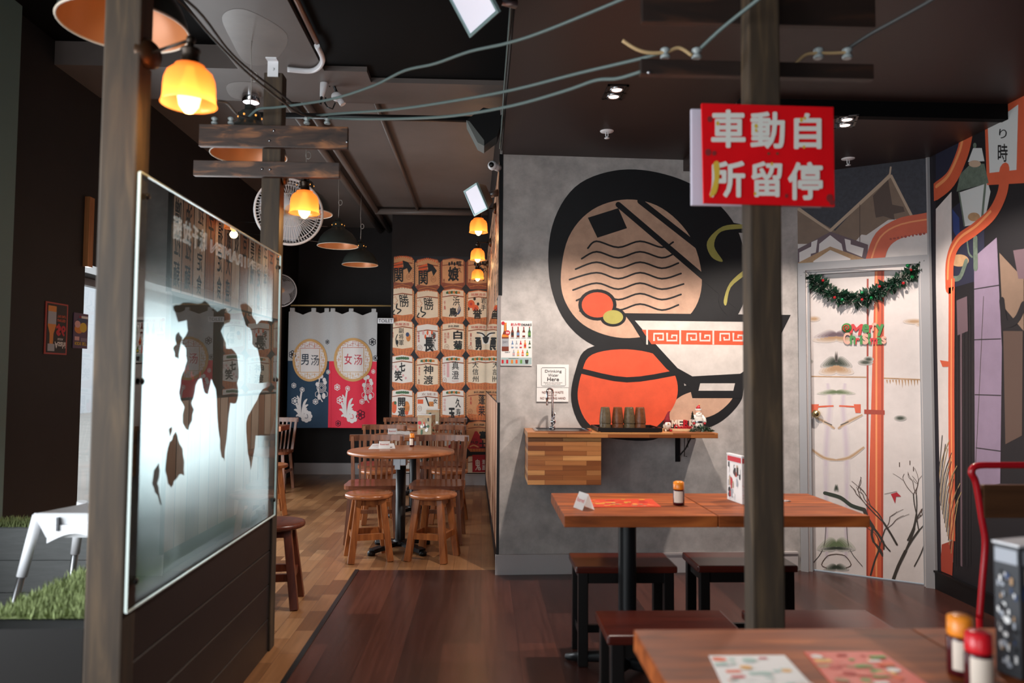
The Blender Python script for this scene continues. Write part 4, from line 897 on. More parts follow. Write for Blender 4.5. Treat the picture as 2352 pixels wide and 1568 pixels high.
def round_table(loc, label):
    t = thing('round_table', label, 'table', loc, 0, 'round pedestal tables in the back room')
    b = bmn(); lathe(b, [(0.001, 0.722), (0.385, 0.722), (0.402, 0.727), (0.405, 0.736), (0.402, 0.746), (0.395, 0.75), (0.001, 0.75)], seg=64); obj('tabletop', b, OAKT, t, **W_)
    b = bmn(); lathe(b, [(0.001, 0.70), (0.05, 0.70), (0.19, 0.714), (0.20, 0.722)], seg=32); obj('mount_plate', b, BLKM, t, **W_)
    b = bmn(); box(b, -0.055, 0.045, -0.06, 0.05, 0.635, 0.702, bevel=0.006); box(b, -0.04, 0.0, -0.07, -0.06, 0.61, 0.69); obj('hinge_bracket', b, STEEL, t, **W_)
    b = bmn(); lathe(b, [(0.038, 0.05), (0.038, 0.64)], seg=24, cap1=True); obj('column', b, BLKM, t, **W_)
    b = bmn(); lathe(b, [(0.001, 0.03), (0.06, 0.035), (0.055, 0.07), (0.04, 0.08)], seg=20)
    obj('base_hub', b, BLKM, t, **W_)
    for k in range(4):
        a = PI / 4 + k * PI / 2; b = bmn(); c, s = math.cos(a), math.sin(a)
        bar(b, (0.04 * c, 0.04 * s, 0.055), (0.26 * c, 0.26 * s, 0.03), 0.03, 0.06, 0, (-s, c, 0)); lathe(b, [(0.028, 0.001), (0.030, 0.02), (0.022, 0.034), (0.001, 0.036)], (0.265 * c, 0.265 * s, 0), 14, cap0=True)
        obj('base_foot', b, BLKM, t, **W_)
    return t
round_table((-0.617, 5.77, 0), 'nearest round table with a reserved card and orange capped shaker')
round_table((-0.657, 7.25, 0), 'middle round table with a reserved card and menu holder')
round_table((-0.65, 8.56, 0), 'round table standing closest to the barrel print')

def round_stool(loc, rz, label, wood_=STW, seat_=STS, group='round wooden stools'):
    t = thing('round_stool', label, 'stool', loc, rz, group)
    b = bmn(); lathe(b, [(0.001, 0.437), (0.16, 0.437), (0.171, 0.443), (0.173, 0.455), (0.170, 0.466), (0.155, 0.47), (0.001, 0.468)], seg=48); obj('seat', b, seat_, t, **W_)
    L = []
    for k in range(4):
        a = PI / 4 + k * PI / 2; c, s = math.cos(a), math.sin(a); b = bmn()
        bar(b, (0.195 * c, 0.195 * s, 0), (0.118 * c, 0.118 * s, 0.438), 0.046, 0.046, 0, (0, 1, 0), 0.95, 0.003); obj('leg', b, wood_, t, **W_)
        L.append((c, s))
    b = bmn()
    for k in range(4):
        c, s = L[k]; c2, s2 = L[(k + 1) % 4]
        bar(b, (0.122 * c, 0.122 * s, 0.415), (0.122 * c2, 0.122 * s2, 0.415), 0.02, 0.045, 0, (0, 0, 1))
    obj('apron', b, wood_, t, **W_)
    for k in range(4):
        c, s = L[k]; c2, s2 = L[(k + 1) % 4]; b = bmn()
        bar(b, (0.164 * c, 0.164 * s, 0.175), (0.164 * c2, 0.164 * s2, 0.175), 0.022, 0.042, 0, (0, 0, 1)); obj('stretcher', b, wood_, t, **W_)
    return t
s0 = round_stool((-0.815, 5.50, 0), 0.28, 'round wooden stool at the nearest round table, on the curtain side')
dup(s0, (-0.352, 5.50, 0), -0.30, 'round wooden stool at the nearest round table, on the grey wall side')
dup(s0, (-0.93, 6.86, 0), 0.2, 'round stool at the middle table, behind the curtain side chair')
dup(s0, (-0.30, 6.86, 0), -0.1, 'round stool at the middle table, behind the grey wall side chair')
dup(s0, (-2.02, 7.25, 0), 0.35, 'round stool at the table end beside the far curtain')
round_stool((-1.195, 4.42, 0), 0.12, 'dark red round stool half hidden by the glass screen', DKS, DKS, None)

def make_chair(loc, rz, label):
    t = thing('slat_back_chair', label, 'chair', loc, rz, 'slat back wooden chairs')
    b = bmn()
    pts = smooth([(-0.20, -0.19), (0, -0.215), (0.20, -0.19), (0.215, 0), (0.185, 0.19), (0, 0.20), (-0.185, 0.19), (-0.215, 0)], 6)
    extrude(b, [(x, y, 0.425) for x, y in pts], (0, 0, 0.03)); obj('seat', b, CHS, t, **W_)
    for sx in (-1, 1):
        b = bmn(); bar(b, (sx * 0.185, 0.175, 0.44), (sx * 0.205, 0.265, 0.80), 0.028, 0.034, 0, (0, 1, 0), 0.9); obj('back_post', b, CHW, t, **W_)
    b = bmn()
    for k in range(7):
        x = -0.13 + k * 0.0433; yy = 0.02 * (1 - (x / 0.2) ** 2)
        bar(b, (x, 0.18 + yy * .5, 0.445), (x * 1.1, 0.255 + yy, 0.77), 0.016, 0.013, 0, (0, 1, 0))
    obj('back_slats', b, CHW, t, **W_)
    b = bmn(); n = 12; prev = None
    for k in range(n + 1):
        x = -0.228 + 0.456 * k / n; y = 0.262 + 0.028 * (1 - (x / 0.228) ** 2)
        ring = [b.verts.new((x, y + dy, 0.765 + dz)) for dy, dz in ((-0.014, 0), (0.014, 0.004), (0.018, 0.052), (-0.008, 0.05))]
        if prev:
            for i in range(4): b.faces.new((prev[i], prev[(i + 1) % 4], ring[(i + 1) % 4], ring[i]))
        else: b.faces.new(ring)
        prev = ring
    b.faces.new(prev[::-1]); obj('top_rail', b, CHW, t, **W_)
    for sx in (-1, 1):
        for sy in (-1, 1):
            b = bmn(); bar(b, (sx * 0.195, sy * 0.195 if sy < 0 else 0.215, 0), (sx * 0.165, sy * 0.16, 0.428), 0.032, 0.032, 0, (0, 1, 0)); obj('leg', b, CHW, t, **W_)
    b = bmn(); bar(b, (-0.178, -0.178, 0.22), (-0.178, 0.19, 0.22), 0.018, 0.03, 0, (0, 0, 1)); bar(b, (0.178, -0.178, 0.22), (0.178, 0.19, 0.22), 0.018, 0.03, 0, (0, 0, 1)); bar(b, (-0.178, 0, 0.22), (0.178, 0, 0.22), 0.018, 0.03, 0, (0, 0, 1)); obj('stretcher', b, CHW, t, **W_)
    return t
c0 = make_chair((-0.872, 6.13, 0), 0.06, 'slat back chair at the nearest round table, on the curtain side')
dup(c0, (-0.352, 6.13, 0), -0.04, 'slat back chair at the nearest round table, on the grey wall side')
dup(c0, (-0.985, 7.46, 0), 0.05, 'slat back chair at the middle round table, on the curtain side')
dup(c0, (-0.405, 7.46, 0), -0.03, 'slat back chair at the middle round table, on the mirror side')
dup(c0, (-0.95, 8.82, 0), 0.04, 'slat back chair at the farthest round table, on the curtain side')
dup(c0, (-0.42, 8.82, 0), -0.02, 'slat back chair at the farthest round table, against the barrel print')
dup(c0, (-2.40, 8.70, 0), 0.0, 'slat back chair behind the table end by the navy curtain')
b = bmn(); p = onZ(641, 1117, 0.0); box(b, p.x - .12, p.x + .03, p.y, p.y + .2, 0.0, .17, bevel=.01); tag(obj('storage_box', b, WHP), 'small white box on the floor under the table end by the window', 'box')
t = thing('wall_table', 'timber table end showing beside the navy curtain', 'table', (-2.5, 8.55, 0))
b = bmn(); box(b, -2.8, -2.21, 8.35, 8.72, 0.695, 0.75, bevel=0.003); obj('tabletop', b, OAKT, t)
b = bmn(); lathe(b, [(0.035, 0.02), (0.035, 0.70)], (-2.5, 8.53, 0), 16); obj('column', b, BLKM, t)
b = bmn(); box(b, -2.75, -2.25, 8.50, 8.56, 0, 0.03); box(b, -2.53, -2.47, 8.35, 8.71, 0, 0.028); obj('base', b, BLKM, t)

def rect_table(loc, label, m=OAKR):
    t = thing('square_table', label, 'table', loc, 0, 'square pedestal tables on the dark floor')
    b = bmn(); box(b, -0.314, 0.314, -0.297, 0.297, 0.703, 0.75, bevel=0.003); obj('tabletop', b, m, t, **W_)
    b = bmn(); lathe(b, [(0.040, 0.04), (0.040, 0.70)], seg=24); obj('column', b, BLKM, t, **W_)
    b = bmn(); box(b, -0.14, 0.14, -0.14, 0.14, 0.694, 0.703); obj('mount_plate', b, BLKM, t, **W_)
    for k in range(4):
        a = PI / 4 + k * PI / 2 + .15; c, s = math.cos(a), math.sin(a); b = bmn()
        tube(b, [(0.03 * c, 0.03 * s, 0.06), (0.13 * c, 0.13 * s, 0.055), (0.25 * c, 0.25 * s, 0.028), (0.31 * c, 0.31 * s, 0.016)], [0.03, 0.026, 0.022, 0.014], 10); obj('base_foot', b, BLKM, t, **W_)
    return t
t1 = rect_table((0.648, 3.345, 0.002), 'square table below the sink with placemat and reserved card')
dup(t1, (1.280, 3.345, 0.002), 0, 'square table behind the square post, next to the printed door')
dup(t1, (0.654, 1.385, 0.002), 0, 'closest square table, holding two leaflets', )
dup(t1, (1.286, 1.385, 0.002), 0, 'closest square table, holding the tall menu stand and bottles')
def bench_stool(loc, label):
    t = thing('rectangular_stool', label, 'stool', loc, 0, 'dark rectangular stools')
    b = bmn(); box(b, -0.234, 0.234, -0.138, 0.138, 0.418, 0.45, bevel=0.008); obj('seat', b, DST, t, **W_)
    for sx in (-1, 1):
        for sy in (-1, 1):
            b = bmn(); bar(b, (sx * 0.197, sy * 0.112, 0), (sx * 0.197, sy * 0.108, 0.42), 0.045, 0.04, 0, (0, 1, 0), bevel=0.003); obj('leg', b, DSL, t, **W_)
    b = bmn(); bar(b, (-0.19, -0.11, 0.395), (0.19, -0.11, 0.395), 0.02, 0.05, 0, (0, 0, 1)); bar(b, (-0.19, 0.11, 0.395), (0.19, 0.11, 0.395), 0.02, 0.05, 0, (0, 0, 1)); bar(b, (-0.197, -0.1, 0.395), (-0.197, 0.1, 0.395), 0.02, 0.05, 0, (0, 0, 1)); bar(b, (0.197, -0.1, 0.395), (0.197, 0.1, 0.395), 0.02, 0.05, 0, (0, 0, 1)); obj('apron', b, DSL, t, **W_)
    for sx in (-1, 1):
        b = bmn(); bar(b, (sx * 0.197, -0.1, 0.13), (sx * 0.197, 0.1, 0.13), 0.02, 0.035, 0, (0, 0, 1)); obj('stretcher', b, DSL, t, **W_)
    b = bmn(); bar(b, (-0.19, 0, 0.13), (0.19, 0, 0.13), 0.02, 0.035, 0, (0, 0, 1)); obj('stretcher', b, DSL, t, **W_)
    return t
k0 = bench_stool((0.662, 3.565, 0.004), 'dark rectangular stool at the wall side of the table below the sink')
dup(k0, (1.225, 3.575, 0.004), 0, 'dark rectangular stool by the skirting, half behind the square post')
dup(k0, (0.655, 2.655, 0.004), 0, 'dark rectangular stool between the two rows of tables, left of the square post')
dup(k0, (1.200, 2.655, 0.004), 0, 'dark rectangular stool between the two rows of tables, behind the square post')

# red tube chair at the right edge
RT = mat('glossy red enamel tube', (170, 20, 30), 0.22)
t = thing('red_metal_chair', 'red tube chair with brown timber back at the right edge', 'chair', (1.85, 2.35, 0))
YB = 2.36
def cx(px, py, y=YB): return onY(px, py, y)
L = [cx(2250, 1418), cx(2256, 1340), cx(2263, 1247), cx(2255, 1190), cx(2242, 1110)]
b = bmn()
Rr = 1.57 + 0.47
arc = smooth([(p.x, p.z) for p in L] + [(cx(2231, 1085).x, cx(2231, 1085).z), (cx(2243, 1070).x, cx(2243, 1070).z), (cx(2290, 1068).x, cx(2290, 1068).z), (1.80, cx(2290, 1068).z)], 5, False)
path = [Vector((x, YB, z)) for x, z in arc]
mx = 1.80; full = path + [Vector((2 * mx - p.x, YB, p.z)) for p in reversed(path[:-1])]
tube(b, full, 0.0105, 10); obj('back_frame', b, RT, t)
lo = full[0]; hi = full[-1]
for e in (lo, hi):
    b = bmn(); tube(b, [e, (e.x, YB + 0.0, 0.45), (e.x, YB + 0.06, 0.0)], 0.0105, 10); obj('leg', b, RT, t)
for e in (lo, hi):
    b = bmn(); tube(b, [(e.x, YB, 0.455), (e.x, YB - 0.40, 0.455), (e.x, YB - 0.44, 0.43), (e.x, YB - 0.46, 0.0)], 0.0105, 10); obj('leg', b, RT, t)
BRW = wood('dark walnut board', (62, 38, 22), (94, 60, 36), 'X', 5, 0.35); b = bmn(); p = cx(2248, 1188); q = cx(2248, 1112); box(b, p.x + 0.01, 2 * mx - p.x - 0.01, YB - 0.012, YB + 0.008, p.z, q.z, bevel=0.004); obj('backrest_board', b, BRW, t)
b = bmn(); box(b, lo.x - 0.01, hi.x + 0.01, YB - 0.43, YB + 0.01, 0.455, 0.475, bevel=0.005); obj('seat', b, BRW, t)
# second dark timber backrest seen behind it
# ------------------------------------------------------------------ sink unit, shelf and what stands on it
def wy(x): return A2.y + (B2.y - A2.y) * (x - A2.x) / (B2.x - A2.x)
ACA = planks('acacia block wood', [(104, 54, 26), (168, 104, 58), (204, 146, 90), (140, 80, 42), (186, 124, 72)], 0.030, 0.26, 0.35, 0.0, 0.0006, (90, 54, 34), axes=('X', 'Z'), grain=0.18, offset=0.43)
CY0 = 4.66
cxl = onY(1212, 1000, CY0).x; cxr = onY(1381, 1000, CY0).x; sxr = onY(1648, 997, CY0).x
ztop = onY(1400, 993, CY0).z; zbot = onY(1300, 1113.5, CY0).z; zu = ztop - 0.032
t = thing('sink_cabinet', 'wall hung sink cabinet of striped acacia wood', 'cabinet', (0.5, 4.85, zbot))
b = bmn(); box(b, cxl + 0.004, cxr, CY0 + 0.018, wy(0.5) - 0.002, zbot, zu - 0.002); obj('carcass', b, ACA, t)
b = bmn(); box(b, cxl + 0.002, cxr, CY0 + 0.0, CY0 + 0.017, zbot + 0.0, zu - 0.004, bevel=0.0015); obj('door', b, ACA, t)
b = bmn(); box(b, cxl - 0.002, sxr, CY0 - 0.012, wy(0.8) - 0.002, zu, ztop, bevel=0.002)
wt = tag(obj('timber_worktop', b, ACA), 'long acacia wood worktop over the sink cabinet and shelf', 'worktop')
t = thing('sink_basin', 'shallow steel sink set into the acacia worktop', 'sink', (0.48, 4.85, ztop))
b = bmn(); x0, x1 = cxl + 0.05, cxr - 0.05; y0, y1 = CY0 + 0.05, 5.0
for q in ((x0, x1, y0, y0 + 0.02), (x0, x1, y1 - 0.02, y1), (x0, x0 + 0.02, y0 + 0.02, y1 - 0.02), (x1 - 0.02, x1, y0 + 0.02, y1 - 0.02)): box(b, *q, ztop + 0.0005, ztop + 0.006)
obj('rim', b, CHROME, t)
b = bmn(); box(b, x0 + 0.02, x1 - 0.02, y0 + 0.02, y1 - 0.02, ztop + 0.0004, ztop + 0.001); obj('bowl', b, mat('dark steel bowl', (90, 90, 92), 0.3, metal=1.0), t)
t = thing('kitchen_tap', 'tall chrome gooseneck tap behind the sink', 'tap', (0.46, 4.93, ztop))
TY = 4.93; p = onY(1268.5, 985, TY); zt = p.z + 0.012; tx = p.x
b = bmn(); lathe(b, [(0.02, zt - 0.012), (0.02, zt + 0.004), (0.012, zt + 0.01)], (tx, TY, 0), 18, cap0=True, cap1=True); obj('base', b, CHROME, t)
top = onY(1267, 892, TY).z; b = bmn(); r_ = 0.020
pts = [(tx, TY, zt), (tx, TY, top - r_)] + [(tx - r_ * (1 - math.cos(a)), TY - 0.05 * (a / PI), top - r_ + r_ * math.sin(a)) for a in [PI * k / 8 for k in range(1, 9)]] + [(tx - 2 * r_, TY - 0.055, onY(1263, 930, TY).z)]
tube(b, pts, 0.0075, 12); obj('spout', b, CHROME, t)
b = bmn(); zz = onY(1270, 968, TY).z; ball(b, (tx + 0.004, TY - 0.01, zz), 0.018, sz=1.1); tube(b, [(tx + 0.006, TY - 0.01, zz), (tx + 0.014, TY - 0.02, zz + 0.06)], 0.005, 8); obj('lever', b, CHROME, t)
t = thing('shelf_bracket', 'black metal bracket holding up the shelf end', 'bracket', (1.27, 5.0, 0.75))
p = onY(1568, 1006, 4.95); q = onY(1571, 1063, 4.99)
b = bmn(); box(b, p.x - 0.018, p.x + 0.014, wy(1.3) - 0.012, wy(1.3) - 0.002, q.z, zu); box(b, p.x - 0.018, p.x + 0.014, CY0 + 0.05, wy(1.3) - 0.002, zu - 0.01, zu); obj('arm', b, BLKM, t)
b = bmn(); tube(b, [(p.x, wy(1.3) - 0.01, q.z + 0.03), (p.x + 0.005, 4.9, zu - 0.09), (p.x + 0.005, CY0 + 0.12, zu - 0.012)], 0.005, 8); obj('brace', b, BLKM, t)
t = thing('wire_hook', 'thin black wire hook hanging under the shelf by the bracket', 'hook', (1.34, 4.9, zu - .1))
e1, e2, e3, e4, e5 = onY(1572, 1006, 4.86), onY(1572, 1048, 4.86), onY(1578, 1048, 4.86), onY(1580, 1027, 4.86), onY(1580, 1006, 4.86)
b = bmn(); tube(b, [(e1.x, 4.86, zu), e2, e3], .0025, 6); tube(b, [(e5.x, 4.86, zu), e4, (e3.x + .004, 4.86, e4.z)], .0025, 6); obj('wire', b, BLKM, t)
t = thing('serving_tray', 'black plastic tray carrying upside down tumblers', 'tray', (0.95, 4.8, ztop))
p = onY(1372, 985, 4.74).x; q = onY(1514, 985, 4.74).x
b = bmn(); box(b, p + 0.015, q - 0.015, 4.69, 4.98, ztop + 0.0005, ztop + 0.006); obj('base', b, BLKP, t)
b = bmn()
for e in (((p, 4.675), (q, 4.675)), ((q, 4.675), (q, 4.99)), ((q, 4.99), (p, 4.99)), ((p, 4.99), (p, 4.675))):
    bar(b, (*e[0], ztop + 0.016), (*e[1], ztop + 0.016), 0.01, 0.024, 0, (0, 0, 1))
obj('rim', b, BLKP, t)
TUM = mat('smoky olive plastic', (92, 78, 58), 0.12, var=0.3, scale=80, bump=0.25)
TUM2 = mat('smoky amber plastic', (104, 62, 38), 0.12, var=0.3, scale=80, bump=0.25)
ZT0 = ztop + 0.0065
def tumbler(x, y, z, h, m, label):
    t = thing('tumbler', label, 'cup', (x, y, z), group='upside down tumblers on the tray')
    b = bmn(); lathe(b, [(0.037, 0.0), (0.038, 0.004), (0.0365, 0.03), (0.034, h * .55), (0.0285, h - 0.006), (0.026, h), (0.001, h)], seg=24); obj('cup_body', b, m, t, **W_)
    return t
for i, (px, hh, m, two) in enumerate(((1390, 0.147, TUM, 1), (1418.5, 0.145, TUM2, 1), (1445, 0.148, TUM, 1), (1470, 0.145, TUM2, 1))):
    x = onY(px, 985, 4.80).x; nm = ('closest to the tap', 'second from the tap', 'third from the tap', 'farthest from the tap')[i]
    tumbler(x, 4.80, ZT0, 0.105, m, 'lower smoky tumbler of the stack %s' % nm); tumbler(x, 4.80, ZT0 + 0.043, 0.104, m, 'upper smoky tumbler of the stack %s' % nm)
b = bmn(); p = onY(1503, 984, 4.74); lathe(b, [(0.012, 0), (0.014, 0.012), (0.008, 0.02)], (p.x, 4.76, ZT0), 14, cap0=True, cap1=True); tag(obj('sauce_lid', b, BLKP), 'small black lid lying on the tray beside the tumblers', 'lid')
# Christmas things
GY = 4.84
CR1 = mat('knitted crimson', (128, 22, 36), 0.9, var=0.3, scale=120); CRW = mat('fluffy white', (226, 220, 212), 0.95, var=0.08, scale=90, bump=0.4); SKN = mat('painted skin', (222, 172, 146), 0.6); XW = mat('painted cream', (226, 214, 196), 0.6); XR = mat('painted red', (180, 24, 38), 0.5)
t = thing('greeting_stand', 'small timber stand spelling MERRY Christmas', 'ornament', (1.22, GY, ztop))
p = onY(1516, 986, GY); q = onY(1592, 986, GY)
b = bmn(); box(b, p.x, q.x, GY - 0.03, GY + 0.03, ztop + 0.0005, ztop + 0.014); obj('base', b, wood('pale craft wood', (196, 158, 112), (222, 190, 150), 'X', 10), t)
cols = (XW, XW, XR, XW, XR)
for i, ch in enumerate('MERRY'):
    fl = Flat((0, GY, 0), (0, -1, 0)); x = 1543 + i * 13.5; fl.text(ch, x, 964, x + 12.5, 980.5, cols[i], 0, .04)
    me = fl.bm; r = bmesh.ops.extrude_face_region(me, geom=list(me.faces)); bmesh.ops.translate(me, verts=[v for v in r['geom'] if isinstance(v, bmesh.types.BMVert)], vec=(0, 0.012, 0)); obj('letter', me, fl.mats, t)
fl = Flat((0, GY - 0.014, 0), (0, -1, 0)); fl.text('Christmas', 1549, 974.5, 1592, 987, XR, 0, .03)
me = fl.bm; r = bmesh.ops.extrude_face_region(me, geom=list(me.faces)); bmesh.ops.translate(me, verts=[v for v in r['geom'] if isinstance(v, bmesh.types.BMVert)], vec=(0, 0.008, 0)); obj('script_word', me, fl.mats, t)
t = thing('gnome_figurine', 'little gnome with tall crimson hat and white beard', 'figurine', (onY(1533, 985, GY - .05).x, GY - 0.05, ztop + 0.0005))
b = bmn(); ball(b, (0, 0.012, 0.03), 0.026, sz=1.15); obj('body', b, XW, t, **W_)
b = bmn(); lathe(b, [(0.001, 0.008), (0.016, 0.022), (0.022, 0.042), (0.016, 0.058), (0.001, 0.06)], (0, -0.012, 0), 14, sy=.7); obj('beard', b, CRW, t, **W_)
b = bmn(); tube(b, [(0, 0.004, 0.05), (-0.001, 0.004, 0.078), (0.004, 0.004, 0.102), (0.01, 0.004, 0.122), (0.018, 0.002, 0.128)], [0.026, 0.018, 0.011, 0.006, 0.003], 14); obj('hat', b, CR1, t, **W_)
b = bmn(); ball(b, (0, -0.026, 0.05), 0.006); obj('nose', b, SKN, t, **W_)
for sx in (-1, 1):
    b = bmn(); tube(b, [(sx * 0.014, -0.006, 0.008), (sx * 0.018, -0.03, 0.006)], 0.006, 8); obj('foot', b, XW if sx < 0 else XR, t, **W_)
t = thing('bearded_figurine', 'white bearded figurine in red and white coat holding a tree', 'figurine', (onY(1604, 980, GY - .02).x, GY - 0.02, ztop + 0.0005))
b = bmn(); lathe(b, [(0.034, 0.0), (0.037, 0.02), (0.032, 0.055), (0.028, 0.075), (0.03, 0.09), (0.018, 0.108), (0.012, 0.115)], (0, 0, 0), 18, cap0=True, cap1=True, sy=.8); obj('coat', b, CRW, t, **W_)
b = bmn(); lathe(b, [(0.032, 0.052), (0.034, 0.058), (0.032, 0.066)], (0, 0, 0), 18, sy=.82); obj('belt', b, STEEL, t, **W_)
for sx in (-1, 1):
    b = bmn(); tube(b, [(sx * 0.02, 0, 0.098), (sx * 0.037, -0.006, 0.078), (sx * 0.036, -0.02, 0.056)], [0.013, 0.012, 0.012], 10); obj('sleeve', b, CRW, t, **W_)
    b = bmn(); ball(b, (sx * 0.035, -0.024, 0.05), 0.008); obj('mitten', b, XR, t, **W_)
b = bmn(); ball(b, (0, -0.002, 0.125), 0.019); obj('face', b, SKN, t, **W_)
b = bmn(); lathe(b, [(0.001, 0.062), (0.013, 0.075), (0.021, 0.1), (0.019, 0.118), (0.008, 0.122)], (0, -0.012, 0), 14, sy=.6); ball(b, (0, -0.018, 0.119), 0.008, sx=1.5, sz=.5); obj('beard', b, CRW, t, **W_)
b = bmn(); lathe(b, [(0.02, 0.133), (0.022, 0.139), (0.02, 0.145)], (0, 0, 0), 14); obj('hat_trim', b, CRW, t, **W_)
b = bmn(); tube(b, [(0, 0, 0.142), (0.001, 0, 0.156), (0.006, 0, 0.168)], [0.018, 0.011, 0.003], 12); obj('hat', b, XR, t, **W_)
b = bmn(); ball(b, (0.008, 0, 0.17), 0.005); obj('bobble', b, GOLD, t, **W_)
b = bmn()
for k in range(3): lathe(b, [(0.014 - k * .003, 0.08 + k * .014), (0.001, 0.102 + k * .014)], (-0.042, -0.014, 0), 10, cap0=True)
tube(b, [(-0.042, -0.014, 0.05), (-0.042, -0.014, 0.085)], 0.003, 6); obj('toy_tree', b, LEAFD, t, **W_)
GNE = mat('dark tinsel green', (30, 66, 48), 0.5, var=0.4, scale=60); GNW = mat('frosted tinsel', (206, 204, 196), 0.5); GLB = mat('shiny green bauble', (30, 140, 80), 0.12, metal=0.7); RLB = mat('shiny red bauble', (196, 40, 46), 0.15, metal=0.4)
def tinsel(bm, pts, n, r, rr, mi_f=0.25, leaf=0.05):
    """needles and leaves around a path"""
    P = [Vector(p) for p in pts]
    for _ in range(n):
        t_ = rr.random() * (len(P) - 1); i = min(int(t_), len(P) - 2); p = P[i].lerp(P[i + 1], t_ - i)
        d = Vector((rr.gauss(0, 1), rr.gauss(0, 1), rr.gauss(0, 1))); d.normalize()
        L = r * rr.uniform(.5, 1.15); s = d.cross(Vector((rr.random(), rr.random(), rr.random() + .1))).normalized() * r * .045
        q = p + d * L; mi = 1 if rr.random() < mi_f else 0
        if rr.random() < leaf:
            s = s.normalized() * r * .26; m_ = p + d * L * .6
            v = [bm.verts.new(x) for x in (p, m_ + s, q + d * r * .2, m_ - s)]
            f = bm.faces.new(v); f.material_index = 0
        else:
            v = [bm.verts.new(x) for x in (p + s, q + s * .4, q - s * .4, p - s)]; f = bm.faces.new(v); f.material_index = mi
t = thing('pine_sprig', 'frosted green pine sprig lying before the figurine', 'decoration', (1.36, GY - 0.08, ztop))
b = bmn(); rr = random.Random(2); a = onY(1585, 990, GY - .08); c = onY(1635, 990, GY - .08); m_ = onY(1608, 984, GY - .08)
tinsel(b, [(a.x, GY - .08, ztop + .006), (m_.x, GY - .08, ztop + .024), (c.x, GY - .08, ztop + .006)], 420, 0.030, rr, .25, .1)
for v in b.verts: v.co.z = max(v.co.z, ztop + 0.001); v.co.y = max(v.co.y, CY0 - 0.005)
obj('needles', b, [GNE, GNW], t)
b = bmn(); tube(b, [(a.x, GY - .08, ztop + .005), (m_.x, GY - .08, ztop + .02), (c.x, GY - .08, ztop + .005)], 0.004, 6); obj('stem', b, GNE, t)
# ------------------------------------------------------------------ things on the tables
def on(px, py, z=0.7525): return onZ(px, py, z)
def tent(px, py, z, w, h, rz, label):
    p = on(px, py, z); t = thing('reserved_card', label, 'sign', (p.x, p.y, z), rz, 'reserved tent cards')
    b = bmn(); d = h * .42
    quad(b, (-w / 2, -d, 0.001), (w / 2, -d, 0.001), (w / 2, 0, h), (-w / 2, 0, h)); quad(b, (-w / 2, d, 0.001), (w / 2, d, 0.001), (w / 2, 0, h), (-w / 2, 0, h)); bmesh.ops.solidify(b, geom=b.faces[:], thickness=0.0012)
    cd_ = obj('card', b, PAPER, t, **W_)
    n = Vector((0, -h, d)).normalized(); fl = Flat((0, -d, 0.001), n, up=Vector((0, d, h)).normalized(), px=False)
    fl.text('Reserved', -w * .38, h * .72, w * .38, h * .45, RINK, 2, .01); obj('lettering', fl.bm, fl.mats, cd_, world=False, fixn=False)
    return t
tent(883, 1029, 0.7505, 0.085, 0.055, 0.1, 'white reserved card on the nearest round table')
tent(901, 997, 0.7505, 0.085, 0.055, 0.05, 'white reserved card on the middle round table')
tent(1341, 1168, 0.7525, 0.09, 0.068, -1.25, 'white reserved card at the edge of the table below the sink')
def paper(name, label, cat, corners, z, base, blobs, seed, t=0.0012):
    P = [on(x, y, z) for x, y in corners]; c = sum(P, Vector()) / len(P); r = thing(name, label, cat, (c.x, c.y, z))
    b = bmn(); extrude(b, [(p.x, p.y, z) for p in P], (0, 0, t)); pp = obj('paper', b, base, r)
    fl = Flat((0, 0, z + t), (0, 0, 1), up=(0, 1, 0), px=False, lift=0.0004); rr = random.Random(seed)
    fl.raw([(P[i].lerp(c, .03).x, P[i].lerp(c, .03).y) for i in range(4)], base, 0)
    for _ in range(blobs[0]):
        u, v = rr.uniform(.08, .92), rr.uniform(.1, .9); q = P[0].lerp(P[1], u).lerp(P[3].lerp(P[2], u), v); s = rr.uniform(.35, 1) * blobs[1]
        if rr.random() < .5: fl.poly([(q.x - s, q.y - s * .5), (q.x + s, q.y - s * .4), (q.x + s * .9, q.y + s * .5), (q.x - s, q.y + s * .4)], rr.choice(blobs[2]), 1 + _ % 6)
        else: fl.disc(q.x, q.y, s * .8, s * .6, rr.choice(blobs[2]), 1 + _ % 6, 12)
    obj('print', fl.bm, fl.mats, pp, fixn=False)
    return r
MOR = mat('menu orange red', (206, 66, 40), 0.35); MYL = mat('menu yellow', (230, 170, 70), 0.4); MTE = mat('menu pale teal', (170, 200, 192), 0.4)
paper('placemat', 'orange picture placemat on the table below the sink', 'placemat', ((1348, 1165), (1519, 1164), (1497, 1146), (1345, 1147)), 0.7525, MOR, (40, .022, (MYL, ORP, RUST, MOR, PRD)), 4)
paper('menu_leaflet', 'pale teal and red leaflet on the closest table', 'leaflet', ((1668, 1590), (1880, 1590), (1802, 1505), (1628, 1506)), 0.7525, PAPER, (26, .022, (MTE, PRD, MYL, MTE, ORP, PAPER)), 8)
paper('menu_leaflet', 'orange red leaflet with food pictures on the closest table', 'leaflet', ((1928, 1592), (2160, 1592), (2024, 1497), (1846, 1497)), 0.7525, MOR, (44, .018, (MYL, PAPER, RINK, RUST, MOR, PGN, ORP)), 6)
paper('menu_leaflet', 'small printed leaflet on the nearest round table', 'leaflet', ((846, 1031), (908, 1030), (905, 1018), (856, 1019)), 0.7505, PAPER, (16, .02, (PRD, MOR, PAPER, PPR)), 9)
paper('menu_leaflet', 'small printed leaflet on the middle round table', 'leaflet', ((905, 999), (945, 998), (940, 989), (905, 990)), 0.7505, PAPER, (10, .018, (PPR, PSV, PAPER)), 10)
